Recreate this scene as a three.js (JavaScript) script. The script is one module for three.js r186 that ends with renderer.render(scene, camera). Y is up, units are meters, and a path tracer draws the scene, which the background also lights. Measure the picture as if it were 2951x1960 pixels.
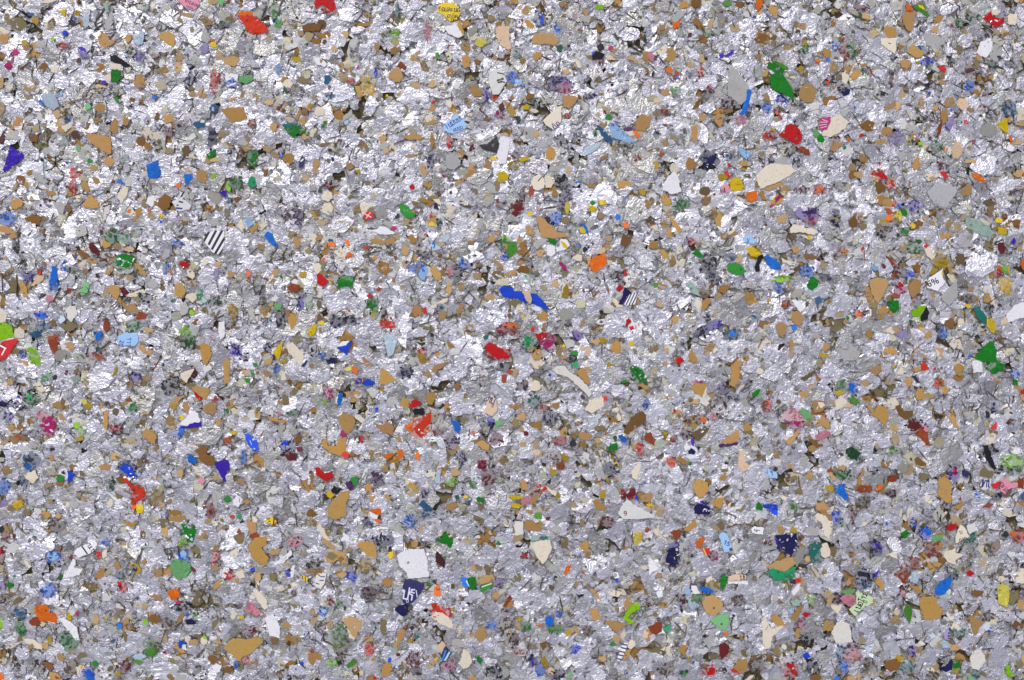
import * as THREE from 'three';
import { mergeGeometries } from 'three/addons/utils/BufferGeometryUtils.js';

// ---------------------------------------------------------------- camera, sky, sun, exposure
const U = 0.00011;                       // metres on the board per unit of the flake coordinates below (board view: 2951 x 1960 units)
const W = 2951, H = 1960;
const scene = new THREE.Scene();
const camera = new THREE.PerspectiveCamera(20, 1024 / 680, 0.01, 20);
camera.up.set(0, 0, -1);
camera.position.set(0, 0.6115, 0);       // straight above the board, which lies flat
camera.lookAt(0, 0, 0);

const SUN = new THREE.Vector3(-0.22, 0.8, -0.56).normalize();
{                                        // bright overcast sky: brighter overhead, a wide soft glow round the hidden sun
  const w = 512, h = 256, d = new Float32Array(w * h * 4);
  for (let j = 0; j < h; j++) for (let i = 0; i < w; i++) {
    const up = (j + 0.5) / h * Math.PI - Math.PI / 2, az = (i + 0.5) / w * 2 * Math.PI - Math.PI;
    const x = Math.cos(up) * Math.cos(az), y = Math.sin(up), z = Math.cos(up) * Math.sin(az);
    const c = x * SUN.x + y * SUN.y + z * SUN.z;
    const glow = Math.pow(Math.max(0, 0.5 + 0.5 * c), 10);
    const L = y > 0 ? 0.255 + 0.22 * y + 0.32 * glow : 0.17;
    const k = (j * w + i) * 4;
    d[k] = L * 0.972; d[k + 1] = L * 0.97; d[k + 2] = L * 1.13; d[k + 3] = 1;
  }
  const sky = new THREE.DataTexture(d, w, h, THREE.RGBAFormat, THREE.FloatType);
  sky.mapping = THREE.EquirectangularReflectionMapping; sky.magFilter = THREE.LinearFilter; sky.needsUpdate = true;
  scene.background = sky; scene.environment = sky;
}
const sun = new THREE.DirectionalLight(0xfffaf4, 1.1);
sun.position.copy(SUN).multiplyScalar(2); sun.castShadow = true; sun.shadow.radius = 20;
sun.shadow.mapSize.set(4096, 4096);
Object.assign(sun.shadow.camera, { left: -0.25, right: 0.25, top: 0.25, bottom: -0.25, near: 0.5, far: 4 });
scene.add(sun, sun.target);

const renderer = new THREE.WebGLRenderer({ antialias: true });
renderer.toneMapping = THREE.LinearToneMapping;
renderer.toneMappingExposure = 1.2;
renderer.shadowMap.enabled = true;

// ---------------------------------------------------------------- helpers
function random(seed) { let a = seed >>> 0; return () => { a = a + 0x6D2B79F5 | 0; let t = Math.imul(a ^ a >>> 15, 1 | a); t = t + Math.imul(t ^ t >>> 7, 61 | t) ^ t; return ((t ^ t >>> 14) >>> 0) / 4294967296; }; }
const rnd = random(20240611);
const pick = (a, r = rnd) => a[Math.floor(r() * a.length)];
const between = (lo, hi, r = rnd) => lo + (hi - lo) * r();

// Delaunay triangulation of a few dozen points (Bowyer-Watson)
function delaunay(p) {
  const n = p.length, B = 1e3, q = [...p, [-B, -B], [B, -B], [0, B]];
  const circle = (a, b, c) => {
    const [ax, ay] = q[a], [bx, by] = q[b], [cx, cy] = q[c], D = 2 * (ax * (by - cy) + bx * (cy - ay) + cx * (ay - by));
    if (Math.abs(D) < 1e-12) return [a, b, c, 0, 0, 1e9];
    const A = ax * ax + ay * ay, Bb = bx * bx + by * by, C = cx * cx + cy * cy;
    const x = (A * (by - cy) + Bb * (cy - ay) + C * (ay - by)) / D, y = (A * (cx - bx) + Bb * (ax - cx) + C * (bx - ax)) / D;
    return [a, b, c, x, y, (ax - x) ** 2 + (ay - y) ** 2];
  };
  let tris = [circle(n, n + 1, n + 2)];
  for (let i = 0; i < n; i++) {
    const [x, y] = q[i], edges = new Map(), keep = [];
    for (const t of tris) {
      if ((x - t[3]) ** 2 + (y - t[4]) ** 2 < t[5]) for (const [a, b] of [[t[0], t[1]], [t[1], t[2]], [t[2], t[0]]]) {
        const k = a < b ? a * 4096 + b : b * 4096 + a; edges.has(k) ? edges.set(k, null) : edges.set(k, [a, b]);
      } else keep.push(t);
    }
    for (const e of edges.values()) if (e) keep.push(circle(e[0], e[1], i));
    tris = keep;
  }
  return tris.filter((t) => t[0] < n && t[1] < n && t[2] < n);
}
const inside = (x, y, o) => { let r = false; for (let i = 0, j = o.length - 1; i < o.length; j = i++) if ((o[i][1] > y) !== (o[j][1] > y) && x < (o[j][0] - o[i][0]) * (y - o[i][1]) / (o[j][1] - o[i][1]) + o[i][0]) r = !r; return r; };

// rough outline of a torn or cut scrap, about a x b units, angular when few corners
function outline(a, b, r, corners = 5 + Math.floor(r() * 4), wild = 0.28) {
  const o = [], t0 = r() * 6.283;
  for (let i = 0; i < corners; i++) {
    const t = t0 + (i + (r() - 0.5) * 0.75) / corners * 6.283, k = 1 + (r() - 0.5) * 2 * wild;
    o.push([Math.cos(t) * a / 2 * k * 1.08, Math.sin(t) * b / 2 * k * 1.08]);
  }
  return o;
}
// ragged edge: cut every edge into short steps with a small sideways jitter
function ragged(o, step, jag, r) {
  const out = [];
  for (let i = 0; i < o.length; i++) {
    const [x, y] = o[i], [X, Y] = o[(i + 1) % o.length], l = Math.hypot(X - x, Y - y), n = Math.max(1, Math.round(l / step));
    for (let k = 0; k < n; k++) {
      const t = k / n, j = (r() - 0.5) * 2 * jag * (k ? 1 : 0.5);
      out.push([x + (X - x) * t - (Y - y) / (l || 1) * j, y + (Y - y) * t + (X - x) / (l || 1) * j]);
    }
  }
  return out;
}
// A scrap: crumpled top face with a short edge all round. Outline in units (x right, y down the board), geometry in metres, y up.
// relief = height of the creases in units; fold = how many straight folds cross it
function scrap(o, { relief = 1.5, grain = 9, folds = 3, depth = 5, seed = 1, bulge = 0, bend = 0.16 } = {}) {
  const r = random(seed), pts = o.map((p) => [...p]), edge = pts.length;
  let x0 = 1e9, x1 = -1e9, y0 = 1e9, y1 = -1e9;
  for (const [x, y] of o) { x0 = Math.min(x0, x); x1 = Math.max(x1, x); y0 = Math.min(y0, y); y1 = Math.max(y1, y); }
  const g = Math.max(grain, Math.sqrt((x1 - x0) * (y1 - y0) / 70));
  for (let y = y0 + g / 2; y < y1; y += g) for (let x = x0 + g / 2; x < x1; x += g) {
    const X = x + (r() - 0.5) * g * 0.8, Y = y + (r() - 0.5) * g * 0.8;
    if (inside(X, Y, o) && o.every(([a, b]) => Math.hypot(a - X, b - Y) > g * 0.45)) pts.push([X, Y]);
  }
  const F = [], cx = (x0 + x1) / 2, cy = (y0 + y1) / 2, R = Math.max(x1 - x0, y1 - y0) / 2;
  for (let i = 0; i < folds; i++) { const t = r() * 6.283; F.push([Math.cos(t), Math.sin(t), (r() - 0.5) * 1.2 * R, (r() - 0.5) * bend]); }
  const z = pts.map(([x, y], i) => {
    let h = (r() - 0.5) * relief;
    for (const [a, b, c, k] of F) h += Math.abs((x - cx) * a + (y - cy) * b - c) * k;
    if (i < edge) h -= relief * 0.35 * r() + bulge * 0.6;
    return h;
  });
  const mean = z.reduce((s, v) => s + v, 0) / z.length;
  const P = [], uv = [], du = r() * 3000, dv = r() * 3000, spin = r() * 6.283, cs = Math.cos(spin), sn = Math.sin(spin);
  const put = (i, low) => { const [x, y] = pts[i]; P.push(x * U, (z[i] - mean - (low ? depth : 0)) * U, y * U); const a = x + du, b = y + dv; uv.push((a * cs - b * sn) / 1000, (a * sn + b * cs) / 1000); };
  for (const [a, b, c] of delaunay(pts.map(([x, y]) => [(x - cx) / R, (y - cy) / R]))) {
    const mx = (pts[a][0] + pts[b][0] + pts[c][0]) / 3, my = (pts[a][1] + pts[b][1] + pts[c][1]) / 3;
    if (!inside(mx, my, o)) continue;
    const turn = (pts[b][0] - pts[a][0]) * (pts[c][1] - pts[a][1]) - (pts[b][1] - pts[a][1]) * (pts[c][0] - pts[a][0]);
    if (turn < 0) { put(a); put(b); put(c); } else { put(a); put(c); put(b); }
  }
  let area = 0; for (let i = 0, j = edge - 1; i < edge; j = i++) area += o[j][0] * o[i][1] - o[i][0] * o[j][1];
  for (let i = 0; i < edge; i++) { let a = i, b = (i + 1) % edge; if (area < 0) [a, b] = [b, a]; put(a); put(b); put(b, 1); put(a); put(b, 1); put(a, 1); }
  const geo = new THREE.BufferGeometry();
  geo.setAttribute('position', new THREE.Float32BufferAttribute(P, 3));
  geo.setAttribute('uv', new THREE.Float32BufferAttribute(uv, 2));
  geo.computeVertexNormals();
  return geo;
}

// ---------------------------------------------------------------- textures (uv 1 = 1000 units = 11 cm of board)
function tileable(n, make) { const d = new Uint8Array(n * n * 4); make(d); const t = new THREE.DataTexture(d, n, n, THREE.RGBAFormat); t.wrapS = t.wrapT = THREE.RepeatWrapping; t.magFilter = THREE.LinearFilter; t.minFilter = THREE.LinearMipmapLinearFilter; t.generateMipmaps = true; t.needsUpdate = true; return t; }
// crumple: pillow-like cells with sharp creases between them, in two sizes
function crumple(n, sizes, seed) {
  return tileable(n, (d) => {
    const h = new Float32Array(n * n), r = random(seed);
    for (const [cells, weight] of sizes) {
      const px = new Float32Array(cells * cells), py = new Float32Array(cells * cells), gx = new Float32Array(cells * cells), gy = new Float32Array(cells * cells);
      for (let i = 0; i < cells * cells; i++) { px[i] = r(); py[i] = r(); gx[i] = (r() - 0.5) * 2; gy[i] = (r() - 0.5) * 2; }
      for (let j = 0; j < n; j++) for (let i = 0; i < n; i++) {
        const x = i / n * cells, y = j / n * cells, cx = Math.floor(x), cy = Math.floor(y); let best = 9, hh = 0, second = 9;
        for (let b = -1; b <= 1; b++) for (let a = -1; a <= 1; a++) {
          const k = (cy + b + cells) % cells * cells + (cx + a + cells) % cells, dx = x - cx - a - px[k], dy = y - cy - b - py[k], q = dx * dx + dy * dy * (1 + gx[k] * 0.5);
          if (q < best) { second = best; best = q; hh = gx[k] * dx + gy[k] * dy; } else if (q < second) second = q;
        }
        const e = Math.min(1, (Math.sqrt(second) - Math.sqrt(best)) * 3);
        h[j * n + i] += weight * hh * e;
      }
    }
    let lo = 1e9, hi = -1e9; for (const v of h) { lo = Math.min(lo, v); hi = Math.max(hi, v); }
    for (let k = 0; k < n * n; k++) { const v = (h[k] - lo) / (hi - lo) * 255; d[k * 4] = d[k * 4 + 1] = d[k * 4 + 2] = v; d[k * 4 + 3] = 255; }
  });
}
const foilBump = crumple(1024, [[45, 0.5], [110, 0.6], [230, 0.42]], 5);
// paper fibre / grain: tone between lo and 255, short random fibres and specks
const fibre = tileable(512, (d) => {
  const n = 512, r = random(9), v = new Float32Array(n * n).fill(0.97);
  for (let k = 0; k < 9000; k++) { let x = r() * n, y = r() * n, t = r() * 6.283; const s = (r() - 0.55) * 0.16, l = 4 + r() * 12; for (let i = 0; i < l; i++) { v[(Math.floor(y) + n) % n * n + (Math.floor(x) + n) % n] += s; x += Math.cos(t); y += Math.sin(t); t += (r() - 0.5) * 0.5; } }
  for (let k = 0; k < 420; k++) { const x = r() * n, y = r() * n, R = 0.7 + r() * r() * 3, s = -0.04 - r() * 0.12; for (let b = -R; b <= R; b++) for (let a = -R; a <= R; a++) if (a * a + b * b < R * R) v[(Math.floor(y + b) + n) % n * n + (Math.floor(x + a) + n) % n] += s; }
  for (let k = 0; k < n * n; k++) { const c = Math.max(0.35, Math.min(1, v[k] + (r() - 0.5) * 0.05)) * 255; d[k * 4] = d[k * 4 + 1] = d[k * 4 + 2] = c; d[k * 4 + 3] = 255; }
});
// scuffed plastic: light scratches, rubbed patches with hard edges and small dark specks
const scuff = tileable(512, (d) => {
  const n = 512, r = random(21), v = new Float32Array(n * n).fill(0.84);
  const dab = (x, y, s) => { v[(Math.floor(y) + n) % n * n + (Math.floor(x) + n) % n] += s; };
  for (let k = 0; k < 260; k++) { let x = r() * n, y = r() * n; const sgn = r() < 0.5 ? 0.07 : -0.08; for (let i = 0; i < 70; i++) { dab(x, y, sgn); dab(x + 1, y, sgn * 0.7); dab(x, y + 1, sgn * 0.7); x += (r() - 0.5) * 4; y += (r() - 0.5) * 4; } }
  for (let k = 0; k < 1500; k++) { let x = r() * n, y = r() * n; const t = r() * 6.283, l = 5 + r() * 26, s = r() < 0.7 ? 0.16 : -0.22; for (let i = 0; i < l; i++) { dab(x, y, s); x += Math.cos(t); y += Math.sin(t); } }
  for (let k = 0; k < n * n; k++) { const c = Math.max(0.4, Math.min(1, v[k] + (r() - 0.5) * 0.06)) * 255; d[k * 4] = d[k * 4 + 1] = d[k * 4 + 2] = c; d[k * 4 + 3] = 255; }
});
scuff.colorSpace = THREE.SRGBColorSpace; scuff.repeat.set(2.3, 2.3);
fibre.colorSpace = THREE.SRGBColorSpace; fibre.repeat.set(2, 2);

// ---------------------------------------------------------------- materials
const PAINT = {
  tan: '#c59b5a', darktan: '#a57d3e', brown: '#876030', umber: '#6a593c', olive: '#857a56', cream: '#eee4cc', peach: '#e6c8a6', white: '#f8f8fa', grey: '#bfbeb4', milk: '#dedfda', mint: '#b9d9cb',
  palelime: '#cde4b2', palegreen: '#7cc07c', green: '#008e10', deepgreen: '#0b5426', lime: '#98d800', grass: '#4f9a2a', teal: '#157f72', seagreen: '#18ac6c', blue: '#0650ee', azure: '#0a7cec', skyblue: '#a4d0f8', iceblue: '#cfe4f4', steel: '#2d6690',
  navy: '#10145c', violet: '#4218c4', purple: '#553068', lilac: '#a99bcc', red: '#d80008', darkred: '#761a1e', maroon: '#4c1c22', orange: '#ff7a00', rust: '#a54a1e', yellow: '#f2d000', mustard: '#b89a1e', lemon: '#ece260', pink: '#e894a4', magenta: '#c01a70', black: '#17171b', coral: '#ee3a10', ivory: '#ece9de', cloudy: '#f0f1f3', foil: '#e4e4ea',
};
const foilMaterial = (rough, tone) => new THREE.MeshPhysicalMaterial({ color: tone, metalness: 1, roughness: rough, bumpMap: foilBump, bumpScale: 0.00032, clearcoat: 0.15, clearcoatRoughness: 0.35 });
const FOIL = [foilMaterial(0.36, '#d2d2da'), foilMaterial(0.42, '#cacad2'), foilMaterial(0.5, '#c0c0c8'), foilMaterial(0.32, '#d8d8e0')];
const made = {};
function paint(name, geo, r) {
  if (geo) { const k = /white|cream|milk|ivory/.test(name) ? between(0.96, 1.04, r) : between(/tan|brown/.test(name) ? 0.72 : 0.86, 1.12, r), n = geo.attributes.position.count, a = new Float32Array(n * 3), w = 1 + (/tan|brown/.test(name) ? (r() - 0.5) * 0.14 : 0), w2 = r(); for (let i = 0; i < n; i++) a.set([k, k * w, k * w * w * (/tan|brown/.test(name) ? 0.8 + 0.55 * w2 : 1)], i * 3); geo.setAttribute('color', new THREE.BufferAttribute(a, 3)); }
  if (name === 'foil') return FOIL[1];
  const paper = /tan|brown|umber|cream|peach|milk|grey|olive|white|cloudy|ivory/.test(name);
  const thin = /milk|grey/.test(name) || name === 'cloudy';     // waxy paper and film that light passes through
  return made[name] ??= new THREE.MeshPhysicalMaterial({ color: PAINT[name], transmission: thin ? 0.4 : 0, thickness: 0, vertexColors: true, map: paper ? fibre : scuff, roughness: paper ? 0.7 : 0.5, specularIntensity: 0.45, bumpMap: foilBump, bumpScale: paper ? 0.00005 : 0.0001, clearcoat: paper ? 0.06 : 0.16, clearcoatRoughness: 0.22 });
}

// ---------------------------------------------------------------- the board
const board = new THREE.Group(); board.name = 'pressed_scrap_board';
board.userData = { label: 'flat panel pressed from shredded silver foil, brown card and coloured carton scraps', category: 'board' };
scene.add(board);
const used = {};
const numbered = (n) => { used[n] = (used[n] ?? -1) + 1; return used[n] ? n + '_' + String(used[n]).padStart(3, '0') : n; };
const MARGIN = 330, THICK = 90;
{
  const core = new THREE.Mesh(new THREE.BoxGeometry((W + 2 * MARGIN) * U, THICK * U, (H + 2 * MARGIN) * U), new THREE.MeshStandardMaterial({ color: PAINT.olive, map: fibre, roughness: 0.85 }));
  core.name = 'core'; core.position.y = -(THICK / 2 + 22) * U; core.castShadow = core.receiveShadow = true; board.add(core);
}
function part(name, geo, material, x, y, high, turn = 0, label) {
  const m = new THREE.Mesh(geo, material); m.name = numbered(name); m.position.set((x - W / 2) * U, high * U, (y - H / 2) * U); m.rotation.y = turn;
  m.castShadow = m.receiveShadow = true; if (label) m.userData.label = label; board.add(m); return m;
}
// ---------------------------------------------------------------- scraps large enough to be told apart
const kindOf = (n, prints) => prints ? 'printed_scrap' : n === 'foil' ? 'foil_scrap' : /tan|brown|umber|olive/.test(n) ? 'card_scrap' : /cream|peach|milk|grey|white|cloudy|ivory/.test(n) ? 'carton_scrap' : 'coloured_scrap';
const wanted = [];
function P(colour, flat, label, prints) {
  const pts = []; for (let i = 0; i < flat.length; i += 2) pts.push([flat[i], flat[i + 1]]);
  wanted.push({ kind: kindOf(colour, prints), colour, pts, label, prints });
}
function E(colour, x, y, w, h, turn, label) {
  const r = random(x * 7919 + y * 104729 + 17), t = turn * Math.PI / 180, c = Math.cos(t), s = Math.sin(t);
  const foil = colour === 'foil';
  const o = outline(w, h, r, foil ? 6 + Math.floor(r() * 4) : undefined, foil ? 0.26 : 0.2);
  wanted.push({ kind: kindOf(colour), colour, pts: o.map(([a, b]) => [x + a * c - b * s, y + a * s + b * c]), label });
}
function R(colour, x, y, w, h, turn) { wanted.push({ kind: 'shredded_scrap', colour, x, y, w, h, turn }); }

// loops and stems of a script whose letters the canvas fonts lack: unit box, y down; a circle is [x, y]
const GLYPH = {
  'ก': [[[0, 1], [0, 0.4], [0.15, 0.3], [0, 0.2], [0.3, 0], [0.6, 0.12], [0.6, 1]]], 'น': [[0.1, 0.1], [[0.2, 0.1], [0.2, 0.9], [0.7, 0.95]], [[0.7, 0], [0.7, 1]]], 'า': [[[0, 0.2], [0.2, 0], [0.4, 0.15], [0.4, 1]]],
  'ร': [[[0.4, 1], [0.4, 0.4], [0, 0.3], [0.1, 0.05], [0.55, 0.1]]], 'ม': [[0.1, 0.1], [[0.2, 0.1], [0.2, 0.9], [0.7, 0.95], [0.7, 0]], [0.12, 0.9]], 'บ': [[0.1, 0.1], [[0.2, 0.1], [0.2, 1], [0.75, 1], [0.75, 0]]], 'ป': [[0.1, 0.1], [[0.2, 0.1], [0.2, 1], [0.75, 1], [0.75, -0.4]]],
  'ย': [[[0.25, 0], [0, 0.3], [0.3, 0.45], [0.05, 0.65], [0.1, 1], [0.7, 1], [0.7, 0]]], 'อ': [[0.2, 0.6], [[0.1, 0.3], [0.3, 0.02], [0.6, 0.05], [0.7, 0.4], [0.7, 1], [0.1, 1], [0.1, 0.7]]], 'ง': [[0.5, 0.1], [[0.6, 0.1], [0.55, 1], [0.1, 0.7]]],
  'ข': [[0.2, 0.2], [[0.1, 0.3], [0.25, 0.5], [0.2, 1], [0.7, 1], [0.7, 0]]], 'ช': [[0.2, 0.2], [[0.1, 0.3], [0.25, 0.5], [0.2, 1], [0.7, 1], [0.65, 0.3], [0.85, -0.05]]], 'ค': [[0.35, 0.6], [[0.1, 1], [0.1, 0.2], [0.4, 0], [0.7, 0.2], [0.7, 1]]], 'ล': [[0.2, 0.85], [[0.1, 0.7], [0.4, 0.4], [0.7, 0.6]], [[0.1, 0.1], [0.5, 0], [0.7, 0.3], [0.7, 1]]],
  'ณ': [[0.1, 0.1], [[0.2, 0.3], [0.2, 1], [0.4, 0.9], [0.45, 0.1], [0.6, 0], [0.7, 0.9], [1, 0.95], [1, 0]]], 'ท': [[0.1, 0.1], [[0.2, 0.1], [0.2, 1], [0.5, 0.1], [0.75, 0.1], [0.75, 1]]], 'เ': [[[0.15, 0], [0.15, 0.9]], [0.22, 0.9]], 'ไ': [[[0.45, -0.4], [0.15, -0.3], [0.35, 0], [0.35, 1]]], 'โ': [[[0.55, -0.4], [0, -0.35], [0.35, -0.05], [0.35, 1]]], 'ะ': [[0.2, 0.3], [[0.2, 0.4], [0.5, 0.2]], [0.2, 0.8], [[0.2, 0.9], [0.5, 0.7]]],
};
function script(g, text, size) {
  const h = size * 0.62, step = size * 0.52, base = [...text].filter((c) => GLYPH[c] || /[ก-ฮ]/.test(c)).length; let x = -base * step / 2;
  g.lineWidth = Math.max(1, size * 0.11); g.lineCap = g.lineJoin = 'round';
  for (const c of text) {
    if (c === ' ') { x += step * 0.5; continue; }
    const shape = GLYPH[c] ?? (/[ก-ฮ]/.test(c) ? GLYPH['บ'] : null);
    if (!shape) { g.beginPath(); g.moveTo(x - step * 0.8, -h * 0.72); g.lineTo(x - step * 0.35, -h * 0.8); g.stroke(); continue; }   // a mark above the letter before
    for (const s of shape) { g.beginPath(); if (typeof s[0] === 'number') g.arc(x + s[0] * h, (s[1] - 0.5) * h, h * 0.11, 0, 6.3); else s.forEach(([a, b], i) => i ? g.lineTo(x + a * h, (b - 0.5) * h) : g.moveTo(x + a * h, (b - 0.5) * h)); g.stroke(); }
    x += step;
  }
}
// flat print on a scrap: its colour, grain, bars, dots and lettering on a canvas laid over its own face
function printed(q, box) {
  const [x0, y0, x1, y1] = box, k = Math.min(6, 250 / Math.max(x1 - x0, y1 - y0)), w = Math.ceil((x1 - x0) * k), h = Math.ceil((y1 - y0) * k);
  const cv = document.createElement('canvas'); cv.width = w; cv.height = h; const g = cv.getContext('2d');
  g.fillStyle = PAINT[q.colour]; g.fillRect(0, 0, w, h);
  const r = random(x0 * 31 + y0);
  for (let i = 0; i < w * h / 30; i++) { g.fillStyle = r() < 0.5 ? 'rgba(255,255,255,0.10)' : 'rgba(60,50,30,0.10)'; g.fillRect(r() * w, r() * h, 1 + r() * 4, 1 + r() * 3); }
  for (const p of q.prints) {
    if (p[0] === 'l') { g.strokeStyle = p[6]; g.lineWidth = p[5] * k; g.beginPath(); g.moveTo((p[1] - x0) * k, (p[2] - y0) * k); g.lineTo((p[3] - x0) * k, (p[4] - y0) * k); g.stroke(); }
    if (p[0] === 'c') { g.fillStyle = p[4]; g.beginPath(); g.arc((p[1] - x0) * k, (p[2] - y0) * k, p[3] * k, 0, 6.3); g.fill(); }
    if (p[0] === 't') { g.save(); g.translate((p[1] - x0) * k, (p[2] - y0) * k); g.rotate(p[4] * Math.PI / 180); g.fillStyle = p[5]; g.font = 'bold ' + Math.round(p[3] * k) + 'px sans-serif'; g.textAlign = 'center'; g.textBaseline = 'middle'; if (/[\u0e00-\u0e7f]/.test(p[6])) { g.strokeStyle = p[5]; script(g, p[6].replace(/[A-Za-z0-9]/g, ''), p[3] * k); } else g.fillText(p[6], 0, 0); g.restore(); }
  }
  const t = new THREE.CanvasTexture(cv); t.colorSpace = THREE.SRGBColorSpace;
  return new THREE.MeshPhysicalMaterial({ map: t, roughness: 0.45, clearcoat: 0.3, clearcoatRoughness: 0.3 });
}
function tinted(geo, colour, r) {
  const c = new THREE.Color(PAINT[colour] ?? colour).multiplyScalar(between(0.78, 1.12, r)), n = geo.attributes.position.count, a = new Float32Array(n * 3);
  for (let i = 0; i < n; i++) a.set([c.r, c.g, c.b], i * 3);
  geo.setAttribute('color', new THREE.BufferAttribute(a, 3)); return geo;
}
function shreds(q) {                       // a torn, smeared patch: many small slivers of one colour with bare foil showing between
  const r = random(q.x * 131 + q.y * 977 + 5), n = Math.max(5, Math.min(80, Math.round(q.w * q.h / 55))), list = [], t = q.turn * Math.PI / 180, along = r() * 6.283;
  {                                        // the stained foil underneath, with a torn outline
    const g = scrap(ragged(outline(q.w * 0.9, q.h * 0.9, r, 9, 0.4), 7, 4, r), { relief: 1.6, grain: 7, folds: 3, depth: 4, seed: q.x + q.y * 3 });
    const c = new THREE.Color(PAINT[q.colour]).lerp(new THREE.Color('#f4f4f8'), between(0.3, 0.65, r)); tinted(g, '#' + c.getHexString(), r); g.rotateY(-t); list.push(g);
  }
  for (let i = 0; i < n; i++) {
    const a = r() * 6.283, d = Math.pow(r(), 0.62) * 0.54, lx = Math.cos(a) * d * q.w, ly = Math.sin(a) * d * q.h;
    const s = between(4, 13, r), o = outline(s, s * between(0.25, 0.8, r), r, 4 + Math.floor(r() * 3), 0.35);
    const g = scrap(o, { relief: 0.8, grain: 6, folds: 1, depth: 3, seed: Math.floor(r() * 1e9) });
    tinted(g, q.colour, r); if (r() < 0.3) tinted(g, { coral: 'rust', red: 'darkred', azure: 'steel', green: 'deepgreen', navy: 'black', violet: 'navy' }[q.colour] ?? q.colour, r);
    const e = new THREE.Euler((r() - 0.5) * 0.35, r() < 0.6 ? along + (r() - 0.5) * 1.2 : r() * 6.283, (r() - 0.5) * 0.35, 'YXZ');
    g.applyMatrix4(new THREE.Matrix4().makeRotationFromEuler(e));
    g.translate((lx * Math.cos(t) - ly * Math.sin(t)) * U, between(-1.5, 2.5, r) * U, (lx * Math.sin(t) + ly * Math.cos(t)) * U);
    list.push(g);
  }
  return mergeGeometries(list);
}
const SHRED = new THREE.MeshPhysicalMaterial({ color: '#ffffff', vertexColors: true, transmission: 0.5, thickness: 0, roughness: 0.42, clearcoat: 0.3, clearcoatRoughness: 0.25, bumpMap: foilBump, bumpScale: 0.0001 });
const SMALL = new THREE.MeshPhysicalMaterial({ color: '#ffffff', vertexColors: true, map: fibre, roughness: 0.55, clearcoat: 0.2, clearcoatRoughness: 0.3, bumpMap: foilBump, bumpScale: 0.00006 });
const MOST = 300;                          // of one kind as parts of their own: those that show largest; the rest as one part
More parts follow.
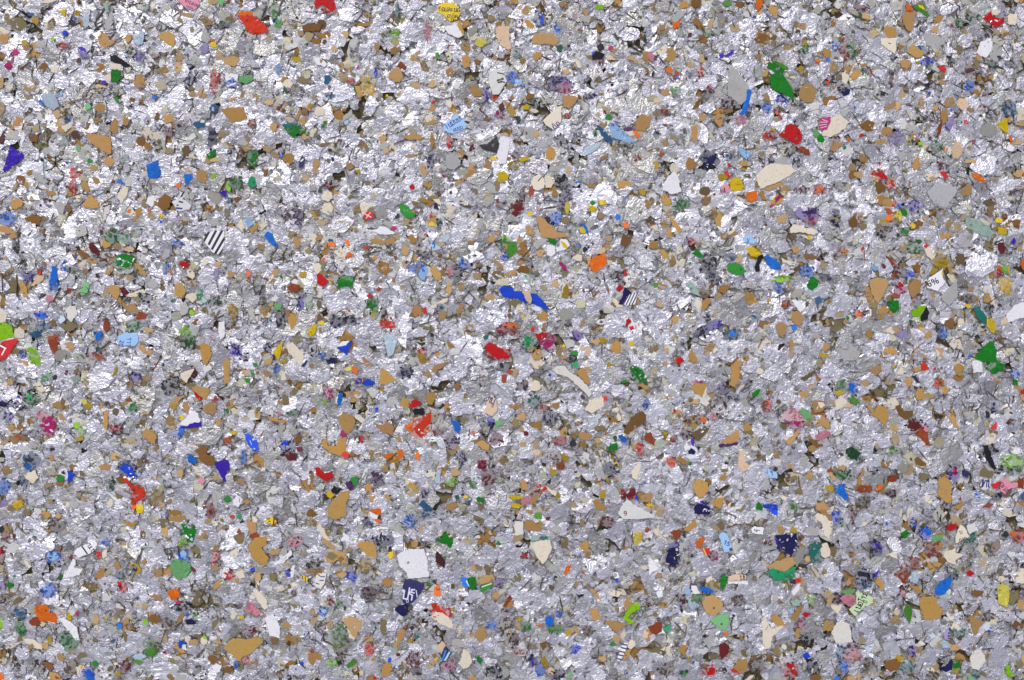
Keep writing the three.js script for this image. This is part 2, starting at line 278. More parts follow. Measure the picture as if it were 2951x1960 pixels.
function place() {
  const kinds = {};
  for (const q of wanted) {
    if (q.pts) {
      const xs = q.pts.map((p) => p[0]), ys = q.pts.map((p) => p[1]);
      q.box = [Math.min(...xs), Math.min(...ys), Math.max(...xs), Math.max(...ys)]; q.size = Math.sqrt((q.box[2] - q.box[0]) * (q.box[3] - q.box[1]));
    } else q.size = Math.sqrt(q.w * q.h);
    (kinds[q.kind] ??= []).push(q);
  }
  for (const [kind, list] of Object.entries(kinds)) {
    list.sort((a, b) => (b.label ? 1000 : 0) + b.size - (a.label ? 1000 : 0) - a.size);
    const rest = [];
    list.forEach((q, i) => {
      const r = random(i * 7 + kind.length * 1013 + 3);
      if (q.kind === 'shredded_scrap') {
        const g = shreds(q), high = between(3, 4.8, r);
        if (i < MOST) part(kind, g, SHRED, q.x, q.y, high); else { g.translate((q.x - W / 2) * U, high * U, (q.y - H / 2) * U); rest.push(g); }
        return;
      }
      const cx = (q.box[0] + q.box[2]) / 2, cy = (q.box[1] + q.box[3]) / 2, foil = q.colour === 'foil', paper = kind === 'card_scrap' || kind === 'carton_scrap';
      const o = ragged(q.pts.map(([x, y]) => [x - cx, y - cy]), 6, foil ? 1.8 : paper ? 1.8 : 1.5, r);
      const g = scrap(o, foil ? { relief: 1.0, grain: 8, folds: 3, depth: 5, seed: i + 50000, bend: Math.min(0.14, 5 / q.size) } : { relief: /crumpled|glossy/.test(q.label) ? 1.5 : paper ? 0.45 : 0.6, grain: 9, folds: 2, depth: 5, seed: i + kind.length * 1000, bulge: 0.4, bend: Math.min(0.1, 2.4 / q.size) });
      const high = (/lying over/.test(q.label) ? 9 : foil ? 2.6 : q.prints ? 6.5 : q.label ? 4.8 : kind === 'card_scrap' ? 2.9 : kind === 'carton_scrap' ? 3.1 : 4.1) - (foil ? Math.min(2, q.size / 60) : 0) + (foil ? 0 : q.label ? 1.3 : 0) - (q.size < 40 ? 0 : 0.6) + r() * 0.8;
      if (q.label && /rough |crumpled|streaked|star-shaped|shred/.test(q.label) && !foil) {   // bare foil showing through where its face is rubbed off
        const bits = [];
        for (let k = 0, n = Math.round(q.size * q.size / 260); k < n; k++) {
          const a = between(-0.5, 0.5, r) * (q.box[2] - q.box[0]), b = between(-0.5, 0.5, r) * (q.box[3] - q.box[1]); if (!inside(a, b, q.pts.map(([x, y]) => [x - cx, y - cy]))) continue;
          const l = between(4, 13, r), f = scrap(outline(l, l * between(0.2, 0.7, r), r, 5, 0.35), { relief: 1, grain: 5, folds: 1, depth: 2, seed: Math.floor(r() * 1e9) });
          f.rotateY(r() * 6.283); f.translate(a * U, between(0.6, 1.6, r) * U, b * U); bits.push(f);
        }
        if (bits.length) part('foil_fleck', mergeGeometries(bits), FOIL[3], cx, cy, high).userData.kind = 'stuff';
      }
      if (q.prints) {                      // its print lies over its face
        const p = g.attributes.position, uv = g.attributes.uv, [x0, y0, x1, y1] = q.box;
        for (let k = 0; k < p.count; k++) uv.setXY(k, (p.getX(k) / U + cx - x0) / (x1 - x0), 1 - (p.getZ(k) / U + cy - y0) / (y1 - y0));
        part(kind, g, printed(q, q.box), cx, cy, high, 0, q.label || undefined);
      } else if (i < MOST || q.label) part(kind, g, foil ? FOIL[Math.floor(r() * 4)] : paint(q.colour, g, r), cx, cy, high, 0, q.label || undefined);
      else { if (kind === 'card_scrap') tinted(g, '#' + new THREE.Color(PAINT[q.colour]).lerp(new THREE.Color(r() < 0.7 ? '#e6d2a6' : '#8a7a50'), r() * 0.35).getHexString(), r); else tinted(g, q.colour, r); g.translate((cx - W / 2) * U, high * U, (cy - H / 2) * U); rest.push(g); }
    });
    if (rest.length) {
      const m = new THREE.Mesh(mergeGeometries(rest), kind === 'foil_scrap' ? FOIL[1] : kind === 'shredded_scrap' ? SHRED : SMALL);
      m.name = 'small_' + kind; m.userData.kind = 'stuff'; m.castShadow = m.receiveShadow = true; board.add(m);
    }
  }
}
// ---------------------------------------------------------------- every scrap that can be picked out: P outline, E rounded or angular chip, R shreds
E('tan',11,111,29,30,0); E('olive',51,70,44,35,20); E('umber',41,76,25,19,0);
P('yellow',[168,30,191,28,187,48],'small glossy yellow triangular scrap'); E('blue',188,96,18,17,0,'small round bright blue scrap'); E('mustard',103,60,25,19,70);
E('brown',142,79,21,14,-30); P('foil',[60,24,81,5,108,32,95,41]); E('black',73,41,35,8,35);
E('steel',89,41,16,11,0); E('black',211,65,29,22,0); E('iceblue',248,60,44,19,100);
P('milk',[300,79,310,41,321,29,330,29,327,64,314,92]); P('mint',[295,10,308,8,316,35,307,38]); E('cream',137,2,38,16,0);
P('pink',[505,-5,572,-5,576,13,565,25,553,30,540,25,521,10],'pink printed scrap with part of a word in dark letters',[['t',554,10,16,24,'#30205a','vitam'],['t',548,22,11,24,'#30205a','min']]); E('tan',540,44,38,13,8); P('foil',[486,60,524,41,559,51,553,76,534,98,496,76],'large bright silver foil scrap');
P('tan',[281,105,292,95,305,97,318,118,337,113,321,130,305,137,286,127]); E('tan',370,111,29,16,110); P('iceblue',[384,118,407,89,416,92,413,124,397,133]);
P('tan',[454,102,476,89,502,98,503,127,496,135,464,114]); P('violet',[224,137,237,135,251,149,245,152]); P('lilac',[221,141,245,152,254,165,235,168]);
P('black',[313,162,334,159,381,191,365,194,311,173]); P('foil',[343,152,351,149,378,197,365,195]); P('cream',[313,181,351,187,349,203,318,197]);
P('green',[321,200,349,203,348,219,341,240,321,235],'green rectangular scrap below a cream strip'); E('cream',313,224,30,22,0); E('violet',300,237,11,13,0);
P('peach',[268,254,280,243,314,251]); E('tan',287,260,19,8,0); E('tan',405,237,37,41,0);
E('darktan',405,220,29,15,0); E('darktan',287,191,25,30,0); E('brown',127,194,24,25,0);
E('cream',156,200,25,16,20); E('tan',86,256,38,17,10); E('tan',2,238,16,44,0);
E('magenta',44,149,19,25,0); E('magenta',25,189,22,21,0,'round magenta scrap near the left edge'); R('magenta',37,170,6,22,0);
R('coral',184,129,30,16,0); R('violet',399,165,35,32,0); R('navy',546,229,30,29,0);
R('darkred',449,160,22,21,0); E('tan',516,192,25,29,0); R('coral',619,235,29,67,0);
P('white',[648,210,686,216,680,241,654,251]); R('azure',667,238,32,25,0); P('palegreen',[689,222,727,216,731,229,712,241,689,238],'pale green four-sided scrap');
P('orange',[683,44,696,30,727,35,727,44,696,52]); P('coral',[686,46,727,46,753,60,772,83,772,95,718,95,704,73],'large red and orange glossy scrap'); R('darkred',740,70,48,29,40);
P('foil',[661,105,673,92,699,111,696,137,661,124]); E('tan',667,176,41,30,20); E('milk',594,105,48,29,80);
E('lilac',591,140,32,29,0); E('yellow',615,130,20,17,0); E('palegreen',637,5,19,19,0);
E('tan',613,5,29,16,0); R('deepgreen',645,71,38,19,0); P('tan',[635,314,702,308,713,343,667,353],'large wedge-shaped tan card scrap');
E('tan',666,287,35,10,-20); E('tan',578,267,35,17,80); E('steel',615,313,27,27,0);
E('tan',484,341,27,25,0); E('tan',362,345,32,20,95); E('tan',330,365,51,26,100);
P('tan',[245,378,260,384,319,394,321,442,311,445,260,410],'broad tan card scrap with ragged edges'); P('foil',[334,394,359,372,378,375,378,397,365,402]); P('foil',[314,388,330,397,353,419,327,426]);
E('brown',407,408,24,24,0); E('milk',376,418,20,19,0); P('cream',[179,365,184,343,219,337,219,353,187,381]);
R('azure',197,345,19,16,0); P('tan',[192,384,219,359,213,381]); E('maroon',216,388,24,20,0);
E('tan',165,330,24,24,0); E('tan',170,357,21,17,0); P('tan',[30,372,48,332,67,343,60,368]);
E('cream',57,367,17,29,0); E('brown',95,397,32,30,0); E('olive',102,372,25,22,0);
E('white',65,399,38,13,100); P('violet',[30,419,67,445,68,457,41,476,13,496,9,491],'large glossy violet triangular scrap at the left edge'); P('azure',[422,476,445,467,457,461,461,508,454,515,429,513,424,490],'bright blue scrap with a square lower end');
P('iceblue',[118,276,146,267,162,280,172,308,152,318,127,299],'pale scrap with blue ink in its middle'); P('azure',[135,284,156,287,159,302,146,310]); R('azure',124,295,29,19,30);
P('foil',[32,302,64,283,92,295,76,324,41,321]); E('green',335,286,13,15,0); E('palegreen',253,308,18,18,0);
E('tan',287,310,30,24,0); E('peach',192,307,14,13,0); E('azure',446,281,15,11,0);
R('darkred',243,275,13,14,0); R('darkred',486,378,35,29,0); E('black',515,362,20,8,20);
R('navy',611,397,25,64,0); P('green',[594,445,621,429,623,448,604,460],'bright green scrap under dark blue shreds'); P('tan',[592,467,623,453,629,464]);
R('navy',670,435,25,29,0); R('green',727,451,29,54,0); E('palegreen',226,429,19,13,80);
E('milk',246,445,38,29,60); E('green',259,465,18,15,0); E('milk',137,435,35,19,0);
E('tan',314,465,24,29,0); E('tan',268,483,27,19,0); E('maroon',6,400,19,30,0);
E('lime',152,113,12,11,0); E('milk',119,127,25,22,0); E('mustard',71,124,17,16,0);
E('foil',349,44,48,41,0); E('foil',451,321,48,38,0); E('foil',391,448,51,29,0);
E('foil',178,235,41,41,0); E('foil',19,286,35,29,0); E('olive',486,435,29,19,0);
E('umber',534,435,29,32,0); E('milk',699,410,38,22,0); E('milk',565,178,35,32,0);
E('brown',661,57,25,19,0); E('darktan',600,64,19,25,50); E('steel',575,359,35,22,0);
R('rust',726,356,22,22,0); P('red',[904,10,912,-5,963,-5,967,25,956,35,940,19,925,13,912,25],'red glossy scrap torn at its lower edge, at the top edge'); R('coral',947,29,38,19,0);
R('darkred',953,33,25,13,0); P('yellow',[1261,22,1271,10,1306,8,1322,22,1328,35,1318,57,1296,62,1280,44,1263,35],'lemon yellow printed scrap with two lines of black script',[['t',1299,29,17,3,'#222222','ร้อยละของ'],['t',1304,48,15,3,'#222222','อายุค'],['t',1306,60,13,3,'#222222','วัน']]); E('olive',1315,19,19,16,0);
P('milk',[1255,60,1268,52,1290,62,1306,73,1280,71]); P('white',[1280,79,1315,71,1334,102,1322,110,1293,98],'smooth white plastic scrap under the yellow printed one'); E('tan',1328,79,41,13,75);
E('grey',1361,89,35,19,-40); P('lemon',[1368,122,1376,111,1398,110,1404,124,1385,138,1373,133],'rounded lemon yellow scrap'); P('peach',[1428,86,1439,75,1468,76,1468,118,1473,140,1465,145,1442,130,1430,108],'long peach coloured card scrap');
E('tan',1344,178,35,25,85); E('darktan',1296,208,25,19,75); E('tan',1144,216,44,41,0,'square tan card scrap with a rust red top corner');
P('rust',[1144,191,1153,176,1172,191,1169,203]); E('tan',1199,246,29,22,20); E('tan',1247,243,16,21,0);
P('milk',[1407,229,1423,197,1449,203,1461,235,1436,273,1420,273],'cream scrap with dark print and torn outline',[['l',1433,210,1458,216,3.2,'#1c1c1c'],['l',1431,233,1447,235,2.5,'#222222'],['t',1444,233,29,80,'#222222','ช8']]); R('azure',1474,222,25,25,0); R('violet',1403,273,22,38,0);
P('tan',[1342,254,1353,238,1369,240,1388,264,1388,276,1366,280,1357,264]); E('foil',1365,264,10,19,0); E('tan',1352,292,22,13,90);
P('skyblue',[1279,359,1315,329,1338,346,1345,368,1306,386,1280,378],'pale blue printed scrap with dark blue lines of script',[['t',1309,353,19,-32,'#2a3a9a','ไขมันชนิ'],['t',1320,372,14,-22,'#2a3a9a','แคนนส']]); P('black',[1338,348,1353,349,1347,357]); P('black',[1380,418,1404,416,1430,392,1439,413,1433,442,1393,432],'black pointed scrap beside an upright white strip',[['l',1417,416,1422,426,1.0,'#aaaaaa'],['l',1425,413,1420,422,1.0,'#aaaaaa']]);
P('white',[1441,395,1468,395,1468,426,1457,470,1441,473,1431,451],'upright white strip'); E('yellow',1423,457,19,13,0); P('tan',[1392,470,1401,457,1417,467,1411,490,1395,486]);
P('tan',[1341,490,1357,470,1371,480,1369,496]); P('milk',[1284,454,1303,443,1328,464,1328,476,1309,490,1287,483],'cream rounded scrap left of an ochre one'); P('tan',[1312,435,1331,432,1341,445,1328,457]);
P('tan',[1223,346,1242,302,1257,305,1242,337,1261,353,1226,362]); E('cream',1236,340,29,19,-30); P('foil',[1109,318,1156,295,1169,314,1163,340,1125,334],'large smooth silver foil scrap with a bent corner');
P('olive',[1147,276,1153,276,1179,311,1176,324,1164,341,1161,337,1171,318]); E('tan',1196,395,60,17,2,'long straight-sided tan card strip'); R('coral',1295,407,19,29,0);
P('green',[818,365,855,362,867,378,848,397,829,384]); E('teal',832,364,35,16,0); R('green',855,373,44,29,0);
R('green',933,362,19,22,0); E('tan',788,367,22,22,0); E('tan',880,395,17,19,0);
P('foil',[972,394,1004,381,1039,388,1042,403,1020,429,991,410]); P('navy',[863,467,871,451,879,454,875,476,863,486],'small navy scrap with a white bar',[['l',867,466,875,459,3.8,'#ffffff']]); E('darktan',831,456,35,29,0);
E('blue',810,449,13,11,0); E('cream',836,467,22,13,-30); E('tan',912,473,32,19,105);
P('foil',[937,467,956,445,988,457,998,476,975,499,937,496]); E('green',732,461,13,51,0); R('navy',1239,470,25,41,0);
E('tan',1218,483,19,19,0); E('darktan',1007,480,22,19,0); E('tan',778,294,22,22,0);
E('tan',737,280,16,22,0); E('olive',907,286,16,19,0); E('tan',826,237,32,24,30);
E('cream',829,241,32,25,0); E('olive',875,230,38,22,0); E('deepgreen',825,260,16,16,0);
E('steel',944,229,22,29,0); P('tan',[1021,248,1036,248,1048,276,1033,283]); R('yellow',1061,257,41,38,0);
R('yellow',1052,229,22,19,0); R('coral',1010,232,19,19,0); P('magenta',[1026,197,1033,187,1037,200]);
E('darktan',1087,133,29,14,80); P('tan',[982,92,1001,89,1004,98,1001,111,991,105]); P('tan',[1023,67,1048,67,1080,57,1068,71,1045,79]);
P('brown',[871,73,893,67,931,70,921,89,874,92],'broad brown card scrap in a brown cluster'); P('darktan',[907,98,950,92,956,108,925,111]); E('darktan',912,127,44,25,95);
E('olive',890,105,25,25,0); E('tan',963,140,25,19,20); E('umber',928,70,29,25,0);
E('brown',867,95,16,19,0); P('white',[902,164,925,168,942,184,934,194,912,184]); P('green',[925,167,940,173,942,181]);
P('milk',[864,206,896,203,896,214,877,214]); E('tan',982,191,19,22,0); E('darktan',899,314,16,16,0);
E('cream',921,321,29,25,0); E('tan',893,308,29,19,40); E('brown',879,321,19,22,0);
P('milk',[982,353,991,334,1015,314,1014,330,988,353]); E('tan',1104,402,25,24,0); E('milk',1106,419,32,25,0);
E('tan',1112,435,19,16,0); E('tan',1142,124,19,17,0); R('lime',1137,102,25,44,0);
R('deepgreen',1125,92,25,29,0); R('olive',1109,98,32,19,0); R('teal',1145,38,13,73,0);
R('mustard',1161,60,19,19,0); R('pink',1234,92,19,51,0); R('grass',791,29,29,51,0);
E('palegreen',801,70,22,25,0); P('coral',[728,44,740,51,756,79,753,98,729,102]); R('darkred',740,70,19,38,0);
E('milk',791,81,35,19,0); E('foil',975,92,54,38,0); E('foil',1258,124,48,35,0);
E('foil',1163,127,25,35,0); E('foil',1029,86,38,25,0); R('steel',775,105,13,35,0);
E('skyblue',998,353,13,13,0); R('skyblue',801,197,16,35,0); R('steel',953,276,32,16,0);
R('blue',1083,210,16,16,0); E('milk',1077,210,32,25,0); E('brown',1087,289,14,14,0);
R('deepgreen',1271,165,38,19,0); E('milk',836,345,29,14,10); E('darktan',1245,403,13,51,0);
E('brown',1179,448,35,16,0); P('tan',[1449,289,1468,295,1487,324,1487,337,1471,334]); E('maroon',1446,311,16,29,0);
R('magenta',1439,330,25,19,0); E('foil',766,356,35,32,0); E('foil',896,356,32,29,0);
E('foil',798,114,44,29,0); E('grass',1261,159,13,19,0); R('darkred',1360,422,13,25,0);
E('mustard',1477,473,29,19,0); P('lime',[1715,22,1721,13,1737,13,1740,27,1721,28],'bright lime scrap near the top edge'); P('tan',[1677,29,1686,24,1696,38,1689,49]);
P('tan',[1511,60,1524,57,1540,73,1535,83,1518,76]); P('blue',[1553,51,1565,41,1568,67,1559,73]); R('steel',1550,48,22,51,0);
R('azure',1607,79,29,29,0); P('iceblue',[1550,83,1588,68,1610,79,1616,92,1600,100,1572,91]); P('tan',[1532,111,1546,94,1594,98,1610,118,1600,129,1534,125],'large ochre card scrap with silver patch in its middle');
E('foil',1578,114,29,13,15); E('milk',1626,124,44,19,100); P('tan',[1534,159,1546,149,1565,156,1559,165,1543,176]);
E('tan',1499,22,13,10,0); E('brown',1621,10,22,19,0); P('tan',[1961,6,1975,0,1988,19,1956,27]);
E('brown',2007,10,29,25,0); E('grass',2096,10,22,22,0); E('tan',2063,6,13,16,0);
P('orange',[2175,10,2185,-5,2198,3,2194,22,2183,33],'upright orange scrap at the top edge'); P('foil',[2166,54,2191,29,2220,38,2217,60,2175,62]); P('milk',[1932,48,1963,30,1982,32,1959,54,1947,70,1934,54]);
P('orange',[1937,67,1963,57,1958,76,1943,87]); P('darktan',[1988,51,2007,48,2029,76,2032,86,2013,83]); P('grey',[2066,57,2071,38,2086,41,2091,60,2075,86]);
R('palegreen',2039,95,25,19,0); P('tan',[2175,105,2191,92,2217,108,2210,124,2194,133]); P('violet',[2072,159,2086,152,2085,165,2075,168]);
P('violet',[2088,162,2112,143,2115,151,2094,165]); P('blue',[1705,152,1718,148,1729,156,1721,165,1710,164]); E('black',1721,159,35,25,0);
E('black',1731,137,19,19,0); P('tan',[1851,152,1867,149,1880,159,1861,178,1853,172]); P('pink',[1866,156,1877,148,1886,165,1880,178,1866,168]);
P('tan',[1921,141,1940,140,1953,159,1937,178,1909,176,1924,165],'ochre crescent scrap round a silver piece'); P('foil',[1899,165,1909,152,1924,156,1924,167,1913,178]); E('tan',1818,168,22,14,20);
P('orange',[1918,197,1932,194,1940,203,1929,213,1920,208],'small orange scrap right of centre'); P('rust',[1937,222,1950,203,1958,210,1947,226]); E('azure',1951,222,10,10,0);
R('coral',2018,206,19,35,0); E('tan',1988,186,19,16,0); P('tan',[2012,156,2026,156,2032,178,2020,181]);
P('milk',[2101,191,2110,187,2131,213,2158,248,2153,254,2150,286,2137,303,2098,276,2099,229],'large pale ivory card scrap with a blue end'); P('azure',[2150,257,2167,259,2153,324,2134,334,2140,308]); P('foil',[2098,165,2128,152,2179,178,2185,203,2166,235,2140,216,2115,184]);
P('foil',[2039,235,2064,203,2071,206,2061,235]); P('brown',[2172,159,2194,157,2194,178,2182,172]); P('tan',[1621,203,1640,199,1643,208,1629,219]);
P('milk',[1507,216,1519,222,1523,254,1515,257]); R('azure',1477,222,25,29,0); E('skyblue',1492,235,22,19,0);
R('purple',1594,241,41,38,0); R('magenta',1629,254,44,29,0); R('violet',1619,241,64,38,0);
P('tan',[1621,273,1667,280,1658,299,1639,314,1623,308],'dark tan wedge of card pointing down'); P('cream',[1565,349,1594,318,1619,303,1616,353,1594,375,1575,362],'cream printed scrap with violet handwriting-like letters',[['t',1585,321,18,-42,'#3a2a8a','ารรา'],['t',1604,362,22,-42,'#3a2a8a','ก่อ']]); P('yellow',[1505,307,1518,300,1529,307,1521,316,1508,316],'small bright yellow scrap');
P('milk',[1561,299,1575,283,1604,283,1588,300]); P('coral',[1627,327,1635,324,1643,337,1637,340]); R('darkred',1637,332,16,16,0);
P('green',[1742,338,1753,327,1764,334,1762,346,1747,345]); E('deepgreen',1753,337,13,13,0); P('skyblue',[1754,359,1772,356,1804,384,1829,410,1813,413,1762,397],'long pointed pale blue scrap');
P('steel',[1715,359,1731,365,1766,403,1762,416,1737,394]); R('blue',1772,362,22,13,0); P('orange',[1824,380,1835,376,1847,394,1837,398]);
E('cream',1816,381,29,19,20); E('purple',1810,372,29,13,0); P('tan',[1829,353,1848,330,1877,337,1870,365,1855,380,1832,375],'ochre card scrap with straight lower side');
R('rust',1912,318,19,22,0); E('darktan',1889,330,32,13,-40); P('foil',[1877,340,1889,343,1909,381,1902,410,1880,416,1861,384,1870,356],'pale crumpled foil scrap beside an ochre one');
R('black',1894,384,22,25,0); P('tan',[1902,264,1924,254,1931,270,1912,276]); E('peach',1894,291,22,16,0);
P('tan',[1990,365,2007,362,2012,381,2007,407,1997,408,1991,384],'smooth tan scrap with rounded ends'); P('tan',[2055,337,2071,327,2086,334,2083,349,2077,368,2067,359]); E('darktan',2023,337,25,22,0);
P('brown',[1994,314,2007,318,2026,280,2013,286]); R('maroon',2096,292,38,29,0); R('maroon',2039,270,29,25,0);
E('brown',2099,321,29,16,0); P('foil',[2013,311,2039,292,2064,314,2045,330]); P('brown',[2201,286,2217,276,2217,295,2204,292]);
R('azure',2210,311,19,22,0); P('red',[2198,391,2207,383,2217,384,2220,400,2207,399]); P('milk',[1540,422,1556,378,1591,378,1591,400,1569,427]);
E('milk',1527,381,32,41,0); P('tan',[1535,381,1550,375,1554,388,1545,400]); P('white',[1607,397,1619,388,1619,410,1632,407,1616,419,1600,410]);
R('black',1613,402,29,32,0); R('black',1626,410,19,16,0); E('black',1492,345,19,22,0);
R('teal',1502,349,22,16,0); P('iceblue',[1680,429,1702,419,1734,411,1721,432,1686,449],'smooth pale blue scrap curving up to the right'); P('foil',[1645,416,1680,422,1686,451,1664,442]);
P('tan',[1572,445,1581,421,1597,429,1607,454,1588,464,1575,457]); P('yellow',[1496,461,1502,456,1515,451,1526,454,1524,462,1499,466],'small upright yellow scrap with a notch'); R('darkred',1483,457,19,29,0);
R('mustard',1480,480,29,22,0); R('navy',2045,457,41,51,-50); P('navy',[2026,480,2045,454,2067,442,2064,457,2039,490],'navy blue scrap streaked with silver');
P('skyblue',[2128,427,2137,426,2167,445,2150,461,2134,445],'pale blue scrap with straight sides'); P('olive',[2090,464,2109,442,2121,422,2115,442,2096,464]); R('steel',2102,457,29,25,0);
P('darktan',[1977,470,1985,454,2001,461,2007,476,1991,490,1978,483]); E('mustard',1889,476,16,25,0); E('rust',1905,442,13,16,0);
R('rust',1837,454,29,19,0); E('darktan',1918,410,19,25,0); E('tan',2144,470,25,16,0);
E('peach',1759,168,29,13,0); R('darkred',1731,178,19,19,0); E('magenta',1761,138,16,13,0);
E('tan',1766,145,19,13,0); E('milk',1689,54,29,22,0); R('pink',1651,48,19,19,0);
E('deepgreen',1613,140,19,19,0); E('foil',1804,318,51,41,0); E('foil',1762,197,41,29,0);
E('foil',1727,257,41,19,-20); E('foil',2134,197,44,32,0); E('foil',1816,98,54,32,0);
E('foil',1578,191,38,25,0); E('foil',1689,133,25,19,0); E('foil',2198,264,35,22,0);
E('foil',1864,254,22,51,0); E('iceblue',1769,118,22,10,70); R('magenta',2045,251,19,19,0);
R('palegreen',1947,260,29,22,0); R('pink',2137,346,35,19,0); R('green',1715,381,22,19,0);
E('deepgreen',1858,105,10,10,0); R('navy',1813,122,19,6,-30); R('navy',1699,276,38,19,0);
R('teal',1491,159,25,22,0); P('tan',[2212,25,2223,13,2242,16,2241,35,2239,51,2223,41]); P('foil',[2341,33,2373,3,2404,8,2379,22,2360,35]);
P('orange',[2608,11,2617,13,2633,27,2627,33,2611,33],'orange triangular scrap at the top'); P('tan',[2600,48,2608,35,2643,35,2633,54,2627,89,2617,89,2603,70],'tan card scrap with a dark notch under the orange triangle'); E('black',2614,49,25,4,35);
P('grass',[2630,22,2646,11,2662,13,2671,32,2681,48,2674,51,2652,35]); P('yellow',[2646,13,2658,16,2665,29,2649,22]); P('tan',[2690,73,2697,44,2722,44,2709,64,2697,76]);
P('foil',[2693,76,2725,38,2725,57]); P('red',[2830,51,2846,38,2855,32,2862,51,2894,54,2894,64,2881,76,2865,79,2852,67,2836,57],'large crumpled red scrap near the top right corner'); E('darkred',2849,49,35,19,0);
E('cream',2868,35,29,16,0); R('red',2871,73,35,19,0); P('cream',[2903,48,2913,38,2932,41,2935,60,2925,73,2906,70]);
P('tan',[2884,92,2894,83,2913,95,2903,106,2887,102]); P('tan',[2296,73,2309,65,2323,68,2322,83,2309,84]); P('tan',[2544,89,2554,76,2579,79,2585,98,2569,110,2544,108]);
P('cream',[2538,111,2582,110,2582,140,2579,156,2550,137,2538,127],'cream scrap with a small dark curve printed on it',[['l',2559,125,2567,127,2.5,'#333355']]); E('darktan',2593,133,25,19,0); E('tan',2522,95,29,16,20);
E('brown',2199,111,38,29,0); P('milk',[2395,124,2407,108,2423,127,2420,178,2392,178,2398,152]); P('tan',[2365,140,2379,137,2395,146,2398,162,2382,168,2373,156]);
R('azure',2407,133,22,32,0); R('rust',2433,152,29,48,0); R('green',2452,143,29,38,0);
P('milk',[2662,102,2677,98,2728,108,2722,127,2697,140,2671,127]); P('tan',[2612,149,2633,127,2646,140,2662,152,2655,165,2639,167],'tan scrap with a pale crease'); P('tan',[2593,175,2611,170,2625,175,2622,191,2611,200,2598,191]);
R('steel',2655,140,38,16,30); R('blue',2671,178,35,25,0); R('navy',2573,164,19,19,0);
P('white',[2695,181,2716,176,2722,187,2700,191]); P('red',[2700,192,2716,189,2728,197,2722,210,2709,203]); P('white',[2814,152,2827,118,2859,118,2862,143,2843,165,2824,162]);
P('milk',[2852,159,2862,127,2878,127,2890,146,2874,178,2855,175]); E('tan',2820,164,19,19,0); E('tan',2404,197,29,22,-30);
P('cream',[2425,210,2439,203,2449,222,2436,245,2427,235]); P('tan',[2447,219,2461,200,2481,203,2481,216,2461,230]); P('green',[2215,224,2230,213,2255,211,2261,222,2280,251,2288,276,2287,287,2265,276,2223,254,2220,238],'large bright green scrap shaped like a broad arrowhead');
E('grass',2255,191,38,16,20); P('green',[2214,183,2239,178,2265,197,2255,210,2261,222,2233,213,2211,191]); P('foil',[2214,203,2245,191,2261,194,2258,206,2226,216]);
E('tan',2207,210,19,25,30); P('navy',[2238,280,2252,273,2268,286,2255,295]); R('blue',2252,286,32,22,0);
P('tan',[2301,270,2312,248,2331,240,2352,254,2350,273,2341,295,2322,295,2303,283],'large round tan card scrap right of the green arrowhead'); E('brown',2207,283,19,29,0); P('darktan',[2369,286,2379,280,2407,276,2407,292,2392,310,2373,302]);
P('foil',[2322,197,2379,187,2392,216,2366,241,2331,235]); P('navy',[2420,265,2436,251,2449,257,2446,273,2430,276]); E('white',2449,283,19,19,0);
R('navy',2433,260,35,32,0); P('foil',[2449,241,2490,235,2492,245,2452,254]); P('foil',[2509,203,2557,200,2547,222,2522,219]);
R('darkred',2568,229,13,48,0); P('tan',[2547,318,2557,295,2582,291,2582,305,2569,314]); P('tan',[2579,292,2595,292,2595,311,2582,321]);
E('darktan',2601,273,19,19,0); P('tan',[2722,302,2728,280,2747,280,2754,295,2738,308,2725,310]); P('peach',[2757,305,2763,283,2785,286,2795,305,2776,318]);
E('brown',2798,318,22,16,0); R('azure',2795,248,25,35,0); R('steel',2909,311,35,48,0);
P('yellow',[2871,359,2878,354,2900,340,2904,359,2905,381,2900,384,2878,368],'yellow V shaped scrap near the right edge'); P('orange',[2906,392,2914,389,2918,407,2911,413],'small upright orange scrap'); P('grey',[2824,375,2840,354,2871,362,2874,381,2852,397,2830,391],'flat grey brown scrap with rounded corners');
E('tan',2720,337,48,19,100); E('rust',2708,372,51,9,105); P('lilac',[2722,362,2741,334,2751,327,2747,356,2738,375]);
P('violet',[2724,356,2747,349,2741,372,2728,372]); P('cream',[2369,391,2382,349,2420,327,2446,353,2433,372,2392,397],'big translucent scrap with a magenta fan pattern'); P('magenta',[2358,362,2369,341,2393,337,2392,353,2382,375,2366,375],'magenta scrap printed with white rays',[['l',2360,362,2382,359,1.6,'#f2e4ee'],['l',2361,370,2382,365,1.6,'#f2e4ee'],['l',2363,353,2383,353,1.6,'#f2e4ee'],['l',2369,345,2385,351,1.6,'#f2e4ee']]);
P('palegreen',[2341,373,2350,372,2369,388,2363,397,2347,394]); P('green',[2353,394,2366,388,2377,403,2369,413,2357,408]); P('red',[2244,388,2261,375,2265,362,2280,356,2306,375,2311,397,2303,413,2293,417,2265,400],'large bright red scrap with a ragged left side');
R('red',2218,394,38,19,0); P('orange',[2233,321,2245,314,2249,330,2238,332]); P('magenta',[2244,330,2252,334,2255,346,2249,343]);
R('darkred',2239,318,19,19,0); R('azure',2211,311,22,29,0); P('tan',[2392,426,2404,397,2430,397,2430,416,2404,438]);
R('darkred',2411,397,32,22,0); P('rust',[2299,429,2312,422,2331,432,2334,448,2322,445]); R('lilac',2582,394,41,44,0);
P('brown',[2476,359,2500,346,2522,353,2515,378,2496,378]); E('tan',2557,378,29,29,0); E('tan',2538,408,32,16,0);
E('lime',2652,413,14,13,0); R('green',2628,407,19,16,0); E('rust',2643,405,11,10,0);
P('deepgreen',[2697,419,2709,413,2716,429,2703,435]); R('green',2703,422,32,25,0); P('peach',[2743,426,2754,405,2773,416,2774,438,2760,459,2744,454],'peach six-sided scrap');
